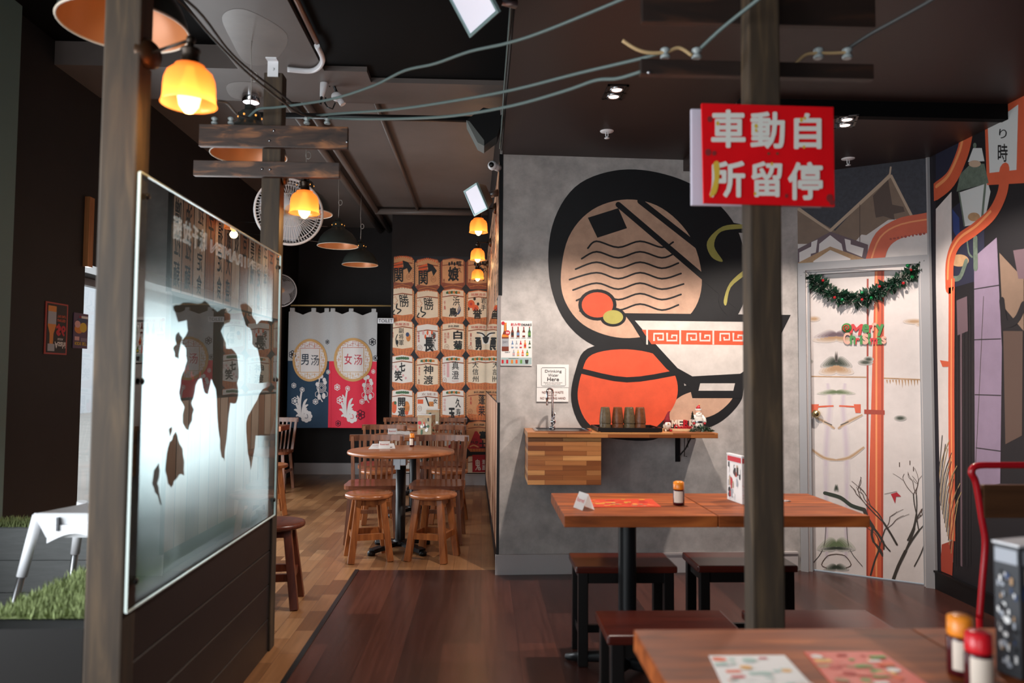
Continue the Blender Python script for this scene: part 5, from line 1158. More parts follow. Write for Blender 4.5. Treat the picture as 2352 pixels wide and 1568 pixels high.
SAU = mat('dark chilli sauce', (70, 16, 22), 0.15); CLR = glassy('clear plastic', ior=1.5); OCAP = mat('orange plastic cap', (238, 140, 40), 0.3); RCAP = mat('red plastic cap', (206, 30, 40), 0.25); LBLW = mat('bottle label', (222, 206, 190), 0.5)
def shaker(px, py, z, label, r=0.0215, h=0.095, cap=OCAP, lab=True, group='spice shakers'):
    p = on(px, py, z); t = thing('spice_shaker', label, 'bottle', (p.x, p.y, z), 0.4, group)
    b = bmn(); lathe(b, [(0.001, 0.001), (r, 0.001), (r * 1.02, h * .1), (r, h * .62), (r * .8, h * .68)], seg=20, cap1=True); bo = obj('bottle', b, SAU, t, **W_)
    b = bmn(); lathe(b, [(r * .95, h * .66), (r * .98, h * .7), (r * .95, h * .96), (r * .6, h), (0.001, h)], seg=20, cap0=True); obj('cap', b, cap, t, **W_)
    if lab:
        b = bmn(); seg = 12
        for k in range(seg):
            a0, a1 = PI + k * PI * .55 / seg, PI + (k + 1) * PI * .55 / seg; R2 = r * 1.03
            quad(b, (R2 * math.cos(a0), R2 * math.sin(a0), h * .12), (R2 * math.cos(a1), R2 * math.sin(a1), h * .12), (R2 * math.cos(a1), R2 * math.sin(a1), h * .6), (R2 * math.cos(a0), R2 * math.sin(a0), h * .6))
        obj('label_band', b, LBLW, bo, **W_)
    return t
shaker(1559, 1159, 0.7525, 'orange capped chilli shaker on the table below the sink', 0.0245, 0.104)
shaker(946, 1025, 0.7505, 'orange and red capped shaker on the nearest round table', 0.019, 0.105)
shaker(2208, 1548, 0.7525, 'yellow orange capped shaker on the closest table, away from the menu stand', 0.024, 0.112)
shaker(2249, 1588, 0.7525, 'red capped bottle on the closest table, touching the menu stand side', 0.023, 0.108, RCAP)
def menu_stand(px, py, z, w, d, h, rz, label, seed, cols, body=None, cnt=16):
    p = on(px, py, z); t = thing('menu_stand', label, 'menu', (p.x, p.y, z), rz, 'upright menu stands')
    b = bmn(); box(b, -w / 2, w / 2, -d / 2, d / 2, 0.001, h); obj('card_block', b, body or mat('menu card khaki', (168, 148, 118), 0.5), t, **W_); cb = t.children[0]
    b = bmn(); box(b, -w / 2 - .002, w / 2 + .002, -d / 2 - .002, d / 2 + .002, h, h + 0.004); obj('top_edge', b, WHP, t, **W_)
    rr = random.Random(seed)
    for (p0, n, ww) in (((-w / 2, -d / 2, 0), (0, -1, 0), w), ((-w / 2, d / 2, 0), (-1, 0, 0), d), ((w / 2, -d / 2, 0), (1, 0, 0), d)):
        fl = Flat(p0, n, px=False)
        fl.rect(ww * .05, h * .86, ww * .95, h * .97, cols[0], 1)
        for k in range(cnt):
            u, v = rr.uniform(.12, .88) * ww, rr.uniform(.08, .8) * h; s = ww * rr.uniform(.06, .14)
            if k % 3 == 0: fl.disc(u, v, s, s, rr.choice(cols), 2 + k % 4, 12)
            else: fl.rect(max(0.002, u - s * .4), v - s, min(ww - .002, u + s * .4), v + s, rr.choice(cols), 2 + k % 4)
        obj('printed_face', fl.bm, fl.mats, cb, world=False, fixn=False)
    return t
menu_stand(979, 1003, 0.7505, 0.14, 0.09, 0.205, -0.35, 'khaki drinks menu stand on the middle round table', 3, (RUST, PPR, PRD, PGR, PAPER, MOR))
menu_stand(995, 984, 0.7505, 0.14, 0.09, 0.205, -0.1, 'khaki menu stand on the farthest round table', 5, (RUST, PPR, PRD, PGR, PAPER))
menu_stand(1690, 1152, 0.7525, 0.012, 0.15, 0.21, 0.12, 'red edged food menu stand beside the square post', 7, (PRD, PPR, PAPER, TANL, PSV, PPR, MOR), PAPER, 26)
menu_stand(2382, 1540, 0.7525, 0.15, 0.05, 0.245, 0.30, 'large silver menu stand on the closest table at the right edge', 9, (PSV, PPR, PAPER, PSV, RUST, PPR, PAPER, NAVY, DKP), mat('menu card charcoal', (62, 64, 68), 0.4), 60)
b = bmn(); p = on(1806, 1151, 0.752); tube(b, [(p.x + .018 * math.cos(a), p.y + .018 * math.sin(a), 0.754) for a in [2 * PI * k / 20 for k in range(20)]], 0.0018, 6, close=True); tag(obj('cable_grommet', b, STEEL), 'small steel ring in the table behind the square post', 'ring')
# ------------------------------------------------------------------ posts, cross arms, glass screen
POST = wood('weathered post timber', (42, 32, 22), (84, 66, 45), 'Z', 6, 0.7, (62, 48, 33), long=9)
ARMW = wood('scorched plank timber', (38, 29, 26), (150, 98, 62), 'X', 6, 0.5, (70, 50, 40), long=4)
ARMD = wood('dark plank timber', (30, 20, 16), (70, 42, 28), 'X', 4, 0.5, (40, 26, 20), long=5)
PORC = mat('grey porcelain', (150, 158, 158), 0.25)
def post(label, x0, x1, y0, y1, zt):
    t = thing('timber_post', label, 'post', ((x0 + x1) / 2, (y0 + y1) / 2, 0), 0, 'square timber posts')
    b = bmn(); box(b, x0, x1, y0, y1, 0.0, zt, bevel=0.006); obj('post_shaft', b, POST, t)
    return t
XG = -1.0
post('square timber post at the near end of the glass screen', XG - 0.105, XG, 2.165, 2.245, ZB)
pf = post('square timber post at the far end of the glass screen', XG - 0.092, XG, 3.665, 3.745, 2.80)
b = bmn(); p = onY(627, 160, 3.66); box(b, p.x - 0.026, p.x + 0.026, 3.657, 3.664, p.z - 0.035, p.z + 0.045); box(b, p.x - 0.026, p.x + 0.026, 3.62, 3.66, p.z + 0.04, p.z + 0.046); lathe(b, [(0.007, 0), (0.007, 0.003)], (p.x, 3.655, p.z), 10, cap1=True, T=Matrix.Rotation(PI / 2, 3, 'X')); obj('angle_bracket', b, WHP, pf)
px0 = onY(1725, 800, 2.20).x
post('square timber post carrying the red sign', px0, px0 + 0.097, 2.20, 2.275, ZL)
def plank(label, a, c, y, th, m, bolts=()):
    """cross arm board: a, c are its upper left and lower right image points"""
    p, q = onY(*a, y), onY(*c, y); t = thing('cross_arm', label, 'plank', ((p.x + q.x) / 2, y, q.z), 0, 'boards across the posts')
    b = bmn(); box(b, 0, q.x - p.x, 0, th, 0, p.z - q.z, bevel=0.003)
    T = Matrix.Translation((p.x, y, q.z)) @ Matrix.Rotation(-0.0, 4, 'Y')
    for v in b.verts: v.co = T @ v.co
    obj('board', b, m, t)
    for bx, by in bolts:
        r = onY(bx, by, y); b = bmn(); lathe(b, [(0.007, 0), (0.006, 0.003), (0.001, 0.004)], (r.x, y, r.z), 10, T=Matrix.Rotation(PI / 2, 3, 'X')); obj('bolt', b, STEEL, t)
    return t
plank('upper of the two boards across the far post', (457, 284), (798, 341), 3.63, 0.032, ARMW, ((619, 323), (629, 300), (797, 326)))
plank('lower of the two boards across the far post', (444, 367), (779, 408), 3.63, 0.032, ARMW, ((602, 388), (620, 389)))
plank('uppermost dark board across the sign post', (1475, -40), (2012, 62), 2.278, 0.03, ARMD)
plank('dark board with insulators across the sign post', (1472, 134), (2008, 181), 2.278, 0.03, ARMD, ((1491, 166),))
def insulator(px, py, y, label):
    p = onY(px, py, y); t = thing('insulator', label, 'insulator', p, 0, 'porcelain insulators on the boards')
    b = bmn(); lathe(b, [(0.012, 0), (0.016, 0.003), (0.016, 0.009), (0.010, 0.014), (0.010, 0.018), (0.016, 0.023), (0.016, 0.030), (0.011, 0.034), (0.001, 0.034)], (0, 0, 0), 18, cap0=True); obj('porcelain_body', b, PORC, t, **W_)
    b = bmn(); lathe(b, [(0.004, 0.034), (0.005, 0.037), (0.001, 0.039)], (0, 0, 0), 8); obj('screw', b, STEEL, t, **W_)
for i, (px, nm) in enumerate(((493, 'nearest the board end, far post'), (531, 'beside the post, far post'), (705, 'on the lamp side of the far post'), (752, 'outermost on the lamp side, far post'))): insulator(px, 285, 3.646, 'grey porcelain insulator ' + nm)
for px, nm in ((1528, 'outermost left'), (1600, 'left'), (1880, 'right'), (1946, 'outermost right')): insulator(px, 135, 2.293, 'grey porcelain insulator on the sign post board, %s of the post' % nm)
# red sign and the white board behind
t = thing('street_sign', 'red sign with white characters on the square post', 'sign', onY(1765, 472, 2.19))
SR = mat('red enamel', (222, 8, 20), 0.6, var=0.1, scale=5, spec=0.2)
def plate(y, P, th, m, name, root):
    b = bmn(); extrude(b, [onY(x, yy, y) for x, yy in P], (0, th, 0)); return obj(name, b, m, root)
pl = plate(2.186, ((1612, 237), (1914, 246), (1917, 474), (1617, 466)), 0.010, SR, 'plate', t)
SG = Flat((0, 2.186, 0), (0, -1, 0), eps=0.0004); SWT = mat('sign white paint', (222, 220, 212), 0.5); SYL = mat('sign yellow stain', (214, 176, 60), 0.5)
G = {'車': (1633, 252, 1712, 340), '動': (1723, 257, 1802, 342), '自': (1823, 260, 1886, 343), '所': (1629, 370, 1711, 454), '留': (1725, 371, 1796, 453), '停': (1809, 372, 1889, 460)}
for ch, q in G.items(): SG.text(ch, *q, SWT, 3, 0.034)
SG.poly([(1638, 376), (1650, 372), (1652, 400), (1646, 440), (1634, 452), (1630, 448), (1640, 410)], SYL, 4, 3)
for x, y, r in ((1648, 284, 4), (1736, 290, 4), (1736, 300, 3), (1840, 276, 4), (1848, 272, 3), (1846, 338, 3), (1772, 377, 3), (1734, 445, 3)): SG.disc(x, y, r, r * 1.3, SYL, 4, 10)
RSC = mat('sign rust scuff', (130, 34, 34), 0.6)
for x, y, r in ((1630, 274, 6), (1626, 350, 7), (1640, 352, 5), (1905, 455, 8), (1910, 465, 6), (1806, 450, 4)): SG.disc(x, y, r, r * 1.2, RSC, 1, 10)
for x, y in ((1765, 353), (1785, 353)): SG.disc(x, y, 3, 3, mat('sign bolt', (120, 96, 70), 0.4, metal=0.6), 2, 10)
obj('lettering', SG.bm, SG.mats, pl, fixn=False)
t = thing('back_sign', 'plain white board edge behind the red sign', 'sign', onY(1740, 476, 2.29))
b = bmn(); p = onY(1587, 249, 2.277); q = onY(1889, 476, 2.277); box(b, p.x, q.x, 2.277, 2.290, q.z, p.z, bevel=0.004); obj('plate', b, mat('back sign white', (206, 200, 216), 0.45), t)
# glass screen
t = thing('glass_screen', 'tall clear glass screen with white world map print and shop lettering', 'screen', (XG, 2.9, 0.66))
g0, g1 = 2.17, 3.665; gz0, gz1 = 0.645, 1.89; GX = XG + 0.004
b = bmn(); quad(b, (GX + .004, g0, gz0), (GX + .004, g1, gz0), (GX + .004, g1, gz1), (GX + .004, g0, gz1)); pane = obj('pane', b, glassy('screen glass', (236, 244, 242), 1.9), t, fixn=False)
EDG = mat('bright glass edge', (206, 220, 216), 0.2)
b = bmn(); box(b, GX, GX + .008, g0 - 0.004, g0, gz0, gz1); box(b, GX, GX + .008, g0, g1, gz1, gz1 + 0.004); box(b, GX, GX + .008, g1, g1 + 0.004, gz0, gz1); box(b, GX, GX + .008, g0, g1, gz0 - 0.004, gz0); obj('pane_edge', b, EDG, pane)
# film added as white haze of blurred window daylight, fading out towards the top
m, N, L_, bs = nodes('daylight haze film'); N.remove(bs)
tc = N.new('ShaderNodeTexCoord'); sp = N.new('ShaderNodeSeparateXYZ'); L_.new(tc.outputs['Object'], sp.inputs[0])
cr_ = N.new('ShaderNodeValToRGB'); mr = N.new('ShaderNodeMapRange'); mr.inputs['From Min'].default_value = 0.0; mr.inputs['From Max'].default_value = 1.25
L_.new(sp.outputs['Z'], mr.inputs['Value']); L_.new(mr.outputs['Result'], cr_.inputs['Fac'])
e = cr_.color_ramp.elements; e[0].position = 0.0; e[0].color = (.5, .5, .5, 1); e[1].position = 0.97; e[1].color = (.02, .02, .02, 1)
for pos, v in ((.10, .8), (.28, 1.0), (.55, 1.0), (.66, .75), (.76, .3), (.86, .12)): k = e.new(pos); k.color = (v, v, v, 1)
rf = N.new('ShaderNodeBsdfRefraction'); rf.inputs['Color'].default_value = (0.76, 0.81, 0.82, 1); rf.inputs['IOR'].default_value = 1.35; rf.inputs['Roughness'].default_value = 0.32
tl = N.new('ShaderNodeBsdfTranslucent'); tl.inputs['Color'].default_value = (0.9, 0.95, 0.95, 1)
a_ = N.new('ShaderNodeMixShader'); a_.inputs[0].default_value = 0.06; L_.new(rf.outputs[0], a_.inputs[1]); L_.new(tl.outputs[0], a_.inputs[2])
tp = N.new('ShaderNodeBsdfTransparent'); c_ = N.new('ShaderNodeMixShader'); L_.new(cr_.outputs['Color'], c_.inputs[0]); L_.new(tp.outputs[0], c_.inputs[1]); L_.new(a_.outputs[0], c_.inputs[2]); L_.new(c_.outputs[0], N['Material Output'].inputs['Surface'])
HAZE = m
gf = lambda px, py: (lambda q: (q.y, q.z))(onX(px, py, GX))
ASIA = [(398, 704), (412, 700), (430, 694), (455, 698), (470, 690), (485, 705), (500, 716), (520, 708), (530, 722), (528, 740), (516, 745), (508, 760), (516, 780), (520, 800), (532, 800), (545, 815), (549, 850), (545, 880), (548, 900), (543, 925), (530, 925), (525, 960), (521, 1010), (516, 1060), (510, 1050), (506, 1010), (500, 960), (498, 910), (490, 880), (486, 870), (478, 905), (470, 900), (464, 870), (456, 872), (448, 900), (440, 925), (446, 940), (442, 965), (434, 985), (428, 985), (420, 970), (424, 935), (416, 920), (412, 900), (416, 870), (424, 850), (430, 830), (428, 800), (418, 790), (424, 775), (432, 760), (430, 735), (410, 740), (404, 720)]
JAP = [(404, 770), (412, 762), (420, 775), (414, 800), (412, 825), (402, 820), (398, 800), (406, 790)]
AUS = [(398, 1000), (404, 990), (410, 1010), (420, 1030), (424, 1060), (424, 1092), (412, 1090), (400, 1105), (394, 1120), (386, 1110), (380, 1080), (384, 1040), (390, 1015)]
NZ = [(366, 1062), (368, 1080), (362, 1110), (366, 1130), (372, 1160), (366, 1150), (356, 1130), (350, 1110), (354, 1080)]
PNG = [(388, 985), (400, 970), (396, 990), (390, 1004)]
AFR = [(596, 905), (612, 890), (630, 885), (632, 950), (620, 1000), (588, 1000), (580, 1060), (576, 1080), (570, 1040), (566, 990), (570, 955), (584, 930)]
EUR = [(552, 700), (566, 696), (580, 710), (582, 730), (590, 745), (600, 735), (632, 740), (632, 880), (596, 880), (600, 850), (592, 800), (580, 790), (578, 760), (568, 750), (562, 735)]
rj = random.Random(4)
def rough(P):
    out = []
    for i in range(len(P)):
        a, c = P[i], P[(i + 1) % len(P)]; out.append(a); out.append(((a[0] + c[0]) / 2 + rj.uniform(-2, 2), (a[1] + c[1]) / 2 + rj.uniform(-3, 3)))
    return out
LANDS = [rough(P) for P in (ASIA, JAP, AUS, NZ, PNG, AFR, EUR)]
b = bmn(); box(b, GX - 0.008, GX - 0.003, g0 + .003, g1 - .003, gz0 + .003, gz1 - .003); obj('haze_film', b, HAZE, pane)
fl = Flat((GX - 0.0010, 0, 0), (1, 0, 0), px=False, lift=0.0); LND = mat('dark land decal', (58, 57, 52), 0.35)
for P in LANDS:
    fl.raw([gf(*p) for p in P], LND, 0)
for x, y in ((432, 845), (440, 860), (444, 868), (460, 860), (426, 850)): q = gf(x, y); fl.disc(q[0], q[1], .006, .012, PRD, 1, 10)
obj('land_decal', fl.bm, fl.mats, pane, fixn=False)
m, N, L_, bs = nodes('white glass lettering'); N.remove(bs)
tl = N.new('ShaderNodeBsdfTranslucent'); tl.inputs['Color'].default_value = (.9, .9, .9, 1); df = N.new('ShaderNodeBsdfDiffuse'); df.inputs['Color'].default_value = (.85, .85, .85, 1); tp = N.new('ShaderNodeBsdfTransparent')
a_ = N.new('ShaderNodeMixShader'); L_.new(tl.outputs[0], a_.inputs[1]); L_.new(df.outputs[0], a_.inputs[2]); c_ = N.new('ShaderNodeMixShader'); c_.inputs[0].default_value = .85; L_.new(tp.outputs[0], c_.inputs[1]); L_.new(a_.outputs[0], c_.inputs[2]); L_.new(c_.outputs[0], N['Material Output'].inputs['Surface'])
LET = m
fl = Flat((GX - 0.0012, 0, 0), (1, 0, 0), px=False, lift=0.0)
def gtext(s, pa, pb, w):
    """mirrored lettering between two image points (upper left, lower right)"""
    y0, z0 = gf(*pa); y1, z1 = gf(*pb); fl.text(s, y0, z0, y1, z1, LET, 0, w, mirror=True)
zt_, zb_ = gf(400, 492)[1], gf(400, 548)[1]
def seg(s, xa, xb, w, za=zt_, zb=zb_): ya, yb = gf(xa, 500)[0], gf(xb, 500)[0]; fl.text(s, ya, za, yb, zb, LET, 0, w, mirror=True)
for s, xa, xb in (('麵', 400, 419), ('拉', 422, 441), ('千', 444, 458), ('味', 461, 477)): seg(s, xa, xb, .03)
seg('RAMEN', 486, 560, .04, zt_ - .02, zb_ + .01); seg('|', 565, 567, .02, zt_ - .02, zb_ + .01); seg('AJISEN', 572, 622, .03, zt_ - .02, zb_ + .01)
obj('lettering', fl.bm, fl.mats, pane, fixn=False)
for y, z in ((2.21, 0.72), (2.21, 1.29), (2.21, 1.83), (3.63, 0.72), (3.63, 1.29), (3.63, 1.83)):
    b = bmn(); lathe(b, [(0.010, 0), (0.010, 0.004), (0.006, 0.007), (0.001, 0.007)], (GX + .0085, y, z), 14, T=Matrix.Rotation(PI / 2, 3, 'Y')); obj('standoff_bolt', b, BLKM, t)
# boarded half wall below the glass and the low turf topped walls to its left
DBR = mat('dark brown weatherboard', (36, 31, 30), 0.4, var=0.15, scale=6)
t = thing('boarded_half_wall', 'dark boarded half wall under the glass screen', 'half wall', (-1.05, 2.9, 0)); t['kind'] = 'structure'
b = bmn(); n = 4; hh = 0.64 / n
for k in range(n): extrude(b, [(XG - 0.10, 2.245, k * hh), (XG - 0.010, 2.245, k * hh), (XG - 0.010, 2.245, (k + 1) * hh - .010), (XG - 0.026, 2.245, (k + 1) * hh), (XG - 0.10, 2.245, (k + 1) * hh)], (0, 1.42, 0))
obj('weatherboards', b, DBR, t)
DK = mat('black wall cladding', (11, 12, 13), 0.55, spec=0.3); TURF = mat('artificial turf green', (140, 152, 100), 0.9, var=0.35, scale=40)
DECK = mat('grey deck board', (126, 128, 128), 0.6, var=0.12, scale=8, stretch=(1, 1, 8))
b = bmn(); box(b, -2.6, -1.107, 2.17, 2.245, 0, 0.60); struct('partition_front', b, DK, 'low black wall at the lower left', 'low wall')
b = bmn(); box(b, -1.46, -1.105, 2.25, 3.60, 0, 0.585); struct('partition_side', b, DK, 'turf topped low wall beside the glass screen', 'low wall')
b = bmn()
for k in range(4): box(b, -3.0, -1.105, 3.60, 3.75, k * .148 + .004, (k + 1) * .148)
box(b, -3.0, -1.105, 3.61, 3.75, 0, .595); struct('partition_rear', b, DECK, 'grey boarded low wall behind the high chair', 'low wall')
def turf(label, x0, x1, y0, y1, z, n, h, seed):
    b = bmn(); rr = random.Random(seed)
    quad(b, (x0, y0, z + .002), (x1, y0, z + .002), (x1, y1, z + .002), (x0, y1, z + .002))
    for _ in range(n):
        x, y = rr.uniform(x0, x1), rr.uniform(y0, y1); a = rr.uniform(0, 2 * PI); w = .0035; d = Vector((rr.uniform(-.012, .012), rr.uniform(-.012, .012), h * rr.uniform(.6, 1.2)))
        p = Vector((x, y, z)); s = Vector((math.cos(a) * w, math.sin(a) * w, 0)); b.faces.new([b.verts.new(v) for v in (p - s, p + s, p + d)])
    o = obj('turf', b, TURF, fixn=False); tag(o, label, 'artificial turf', None, 'stuff')
turf('green artificial turf on the low wall beside the glass screen', -1.455, -1.108, 2.30, 3.59, 0.586, 9000, 0.032, 1)
turf('green artificial turf strip on the grey boarded low wall', -3.0, -1.108, 3.60, 3.75, 0.597, 5000, 0.03, 2)
# white high chair
YH = 2.95
t = thing('high_chair', 'white plastic high chair with splayed silver legs', 'high chair', (onY(165, 1300, YH).x, YH, 0))
hp = lambda x, y, dy=0: onY(x, y, YH + dy)
b = bmn()
xl, xr = hp(76, 1200, -.16).x, hp(270, 1200, -.16).x; zs = hp(150, 1238, -.16).z; zt_h = hp(150, 1180, -.16).z; zk = hp(150, 1150, .2).z - .10
fr = -0.13; bk = 0.17
def wallq(p, q, r, s): quad(b, p, q, r, s)
ins = 0.03
box(b, xl + ins, xr - ins, YH + fr, YH + bk, zs, zs + .02)
def panel(P, th):
    P = [Vector(p) for p in P]; n = (P[1] - P[0]).cross(P[3] - P[0]).normalized(); extrude(b, P, n * th)
zbk = zk + .10
panel([(xl + ins, YH + fr, zs), (xr - ins, YH + fr, zs), (xr, YH + fr - .03, zt_h), (xl, YH + fr - .03, zt_h)], -.008)
panel([(xl + ins, YH + bk, zs), (xr - ins, YH + bk, zs), (xr - .03, YH + bk + .05, zbk), (xl + .06, YH + bk + .05, zbk)], .008)
panel([(xl + ins, YH + fr, zs), (xl + ins, YH + bk, zs), (xl + .06, YH + bk + .05, zbk), (xl, YH + fr - .03, zt_h)], .008)
panel([(xr - ins, YH + fr, zs), (xr - ins, YH + bk, zs), (xr - .03, YH + bk + .05, zbk), (xr, YH + fr - .03, zt_h)], -.008)
obj('seat_tub', b, WHP, t)
b = bmn(); zc = hp(150, 1240).z
pts = [(xl + .05 + (xr - xl - .1) * k / 10, zs - .015 + .035 * math.sin(PI * k / 10)) for k in range(11)]
for k in range(10): quad(b, (pts[k][0], YH + fr - .03, pts[k][1]), (pts[k + 1][0], YH + fr - .03, pts[k + 1][1]), (pts[k + 1][0], YH + fr - .03, zs + .05), (pts[k][0], YH + fr - .03, zs + .05))
r = bmesh.ops.extrude_face_region(b, geom=b.faces[:]); bmesh.ops.translate(b, verts=[v for v in r['geom'] if isinstance(v, bmesh.types.BMVert)], vec=(0, .012, 0)); obj('front_apron', b, WHP, t)
b = bmn()
for sx in (.3, .68): box(b, xl + (xr - xl) * sx - .004, xl + (xr - xl) * sx + .004, YH + fr - .038, YH + fr - .012, zs + .03, zt_h - .012)
obj('belt_slots', b, mat('dark belt slot', (70, 70, 74), 0.5), t)
for sx, sy in ((-1, -1), (1, -1), (-1, 1), (1, 1)):
    xa = xl if sx < 0 else xr; ya = YH + (fr if sy < 0 else bk)
    tp_ = Vector((xa + (.0 if sx < 0 else 0), ya, zt_h - .01)); ft = Vector((xa + sx * .13, ya + sy * .10, 0.004)); md = tp_.lerp(ft, .27)
    b = bmn(); tube(b, [tp_, md], [.019, .017], 12); lg = obj('leg_socket', b, WHP, t)
    b = bmn(); tube(b, [md, ft], [.0125, .011], 12); obj('leg', b, STEEL, lg)

# ------------------------------------------------------------------ amber wall lamps
AMB = tint_glass('amber shade glass', (250, 166, 92), 0.2)
BULB = emit('warm glowing bulb', (255, 206, 140), 5)
BRZ = mat('dark bronze', (48, 38, 30), 0.35, metal=0.7); RIM = mat('amber lamp rose', (70, 48, 30), 0.35, metal=0.5)
def amber_lamp(shade, mount, label, power=1.5, group='amber glass wall lamps'):
    """shade = middle of the lip; mount = where the arm meets wall or post"""
    sh, mo = Vector(shade), Vector(mount); t = thing('wall_lamp', label, 'lamp', mo, 0, group); d = (Vector((sh.x, sh.y, mo.z)) - mo).normalized(); T = d.to_track_quat('Z', 'Y').to_matrix()
    b = bmn(); lathe(b, [(0.001, 0.002), (0.045, 0.002), (0.045, 0.008), (0.036, 0.02), (0.016, 0.028), (0.001, 0.03)], mo, 24, T=T); obj('wall_rose', b, RIM, t)
    b = bmn(); tube(b, [mo + d * .02, (sh.x, sh.y, mo.z)], 0.005, 10); ball(b, (sh.x, sh.y, mo.z), 0.013); obj('arm', b, BRZ, t)
    b = bmn(); zz = sh.z; top = mo.z
    lathe(b, [(0.008, top), (0.010, zz + .162), (0.026, zz + .158), (0.027, zz + .152), (0.023, zz + .148), (0.023, zz + .118), (0.03, zz + .112), (0.03, zz + .106)], (sh.x, sh.y, 0), 20, cap1=True); sk = obj('socket', b, BRZ, t)
    b = bmn(); lathe(b, [(0.034, zz + .112), (0.040, zz + .110), (0.041, zz + .100), (0.050, zz + .097), (0.060, zz + .088), (0.067, zz + .070), (0.0695, zz + .045), (0.070, zz + .018), (0.0715, zz + .006), (0.075, zz), (0.0735, zz - .001)], (sh.x, sh.y, 0), 40); obj('glass_shade', b, AMB, t, fixn=False)
    b = bmn(); lathe(b, [(0.012, zz + .105), (0.014, zz + .085), (0.026, zz + .05), (0.031, zz + .022), (0.026, zz - .004), (0.012, zz - .022), (0.001, zz - .026)], (sh.x, sh.y, 0), 20); bl = obj('bulb', b, BULB, sk)
    l = bpy.data.lights.new('lamp_glow', 'POINT'); l.energy = power; l.color = (1.0, 0.62, 0.26); l.shadow_soft_size = 0.03
    lo = bpy.data.objects.new('lamp_glow', l); C.objects.link(lo); lo.location = (sh.x, sh.y, zz - .045)
wallx = lambda y: A2.x + (E2.x - A2.x) * (y - A2.y) / (E2.y - A2.y)
for y, px, lip, arm, nm in ((5.83, 1099, 533.7, 478, 'nearest of the three on the corridor wall'), (7.30, 1097, 597, 557, 'middle of the three on the corridor wall'), (8.60, 1097, 641, 607, 'last of the three on the corridor wall')):
    s_ = onY(px, lip, y); m_ = onY(px, arm, y); amber_lamp(s_, (wallx(y) - .001, y, max(m_.z, s_.z + .175)), 'amber glass lamp, ' + nm, 1.5)
s_ = onY(434, 240, 2.10); amber_lamp(s_, (XG + .001, 2.205, s_.z + .185), 'large amber glass lamp on the post at the near end of the glass screen', 3.2)
s_ = onY(699, 490, 3.72); amber_lamp(s_, (XG + .001, 3.705, s_.z + .18), 'amber glass lamp on the far post in front of the white fan', 2.0)

# ------------------------------------------------------------------ dome pendants
PDK = mat('dark green grey enamel', (58, 62, 58), 0.35); PIN = mat('copper inside enamel', (168, 108, 66), 0.35, metal=0.2); CORD = mat('pale lamp cord', (170, 164, 158), 0.6); RIMW = mat('pale shade rim', (190, 176, 160), 0.4)
def pendant(x, y, z, label, zc, power=0.32):
    t = thing('pendant_lamp', label, 'pendant lamp', (x, y, z), 0, 'dark dome pendant lamps in a row')
    b = bmn(); lathe(b, [(0.195, 0), (0.188, 0.035), (0.170, 0.080), (0.135, 0.125), (0.095, 0.155), (0.066, 0.172), (0.060, 0.185), (0.056, 0.225), (0.046, 0.236), (0.028, 0.238), (0.028, 0.268), (0.02, 0.272), (0.001, 0.272)], seg=48); sh = obj('shade', b, PDK, t, **W_)
    b = bmn(); lathe(b, [(0.193, 0.002), (0.185, 0.035), (0.166, 0.079), (0.131, 0.122), (0.09, 0.152), (0.05, 0.168), (0.001, 0.172)], seg=48); obj('shade_lining', b, PIN, sh, **W_)
    b = bmn(); tube(b, [(0.195 * math.cos(2 * PI * k / 48), 0.195 * math.sin(2 * PI * k / 48), 0) for k in range(48)], 0.004, 6, close=True); obj('rim', b, RIMW, sh, **W_)
    b = bmn()
    for k in range(6): a = k * PI / 3 + .3; ball(b, (0.058 * math.cos(a), 0.058 * math.sin(a), 0.205), 0.006, seg=8)
    obj('vent_holes', b, emit('glowing vent hole', (255, 170, 80), 1.0), sh, **W_)
    b = bmn(); tube(b, [(0, 0, 0.27), (0.004, 0, 0.40), (-0.004, 0, 0.55), (0, 0, zc - z)], 0.0028, 6); tube(b, [(0.018 * math.cos(a) + .016, 0.008, 0.43 + 0.026 * math.sin(a)) for a in [2 * PI * k / 12 for k in range(12)]], 0.004, 6, close=True); obj('cord', b, CORD, t, **W_)
    b = bmn(); ball(b, (0, 0, 0.075), 0.03); obj('bulb', b, emit('soft pendant bulb', (255, 200, 130), 3), t, **W_)
    l = bpy.data.lights.new('pendant_glow', 'POINT'); l.energy = power; l.color = (1.0, 0.66, 0.32); l.shadow_soft_size = 0.03
    lo = bpy.data.objects.new('pendant_glow', l); C.objects.link(lo); lo.location = (x, y, z + .03)
for px, py, y, zc, nm in ((286, 62, 2.44, ZB, 'partly behind the near post at the upper left'), (572, 357, 3.99, ZB, 'between the two boards of the far post'), (700, 490, 5.44, ZH, 'peeping out behind the large fan'), (776, 565, 7.30, ZH, 'larger of the two hanging clear of everything'), (827, 608, 8.28, ZH, 'smallest, hanging nearest the curtains')):
    p = onY(px, py, y); pendant(p.x, y, p.z, 'dark dome pendant lamp, ' + nm, zc)
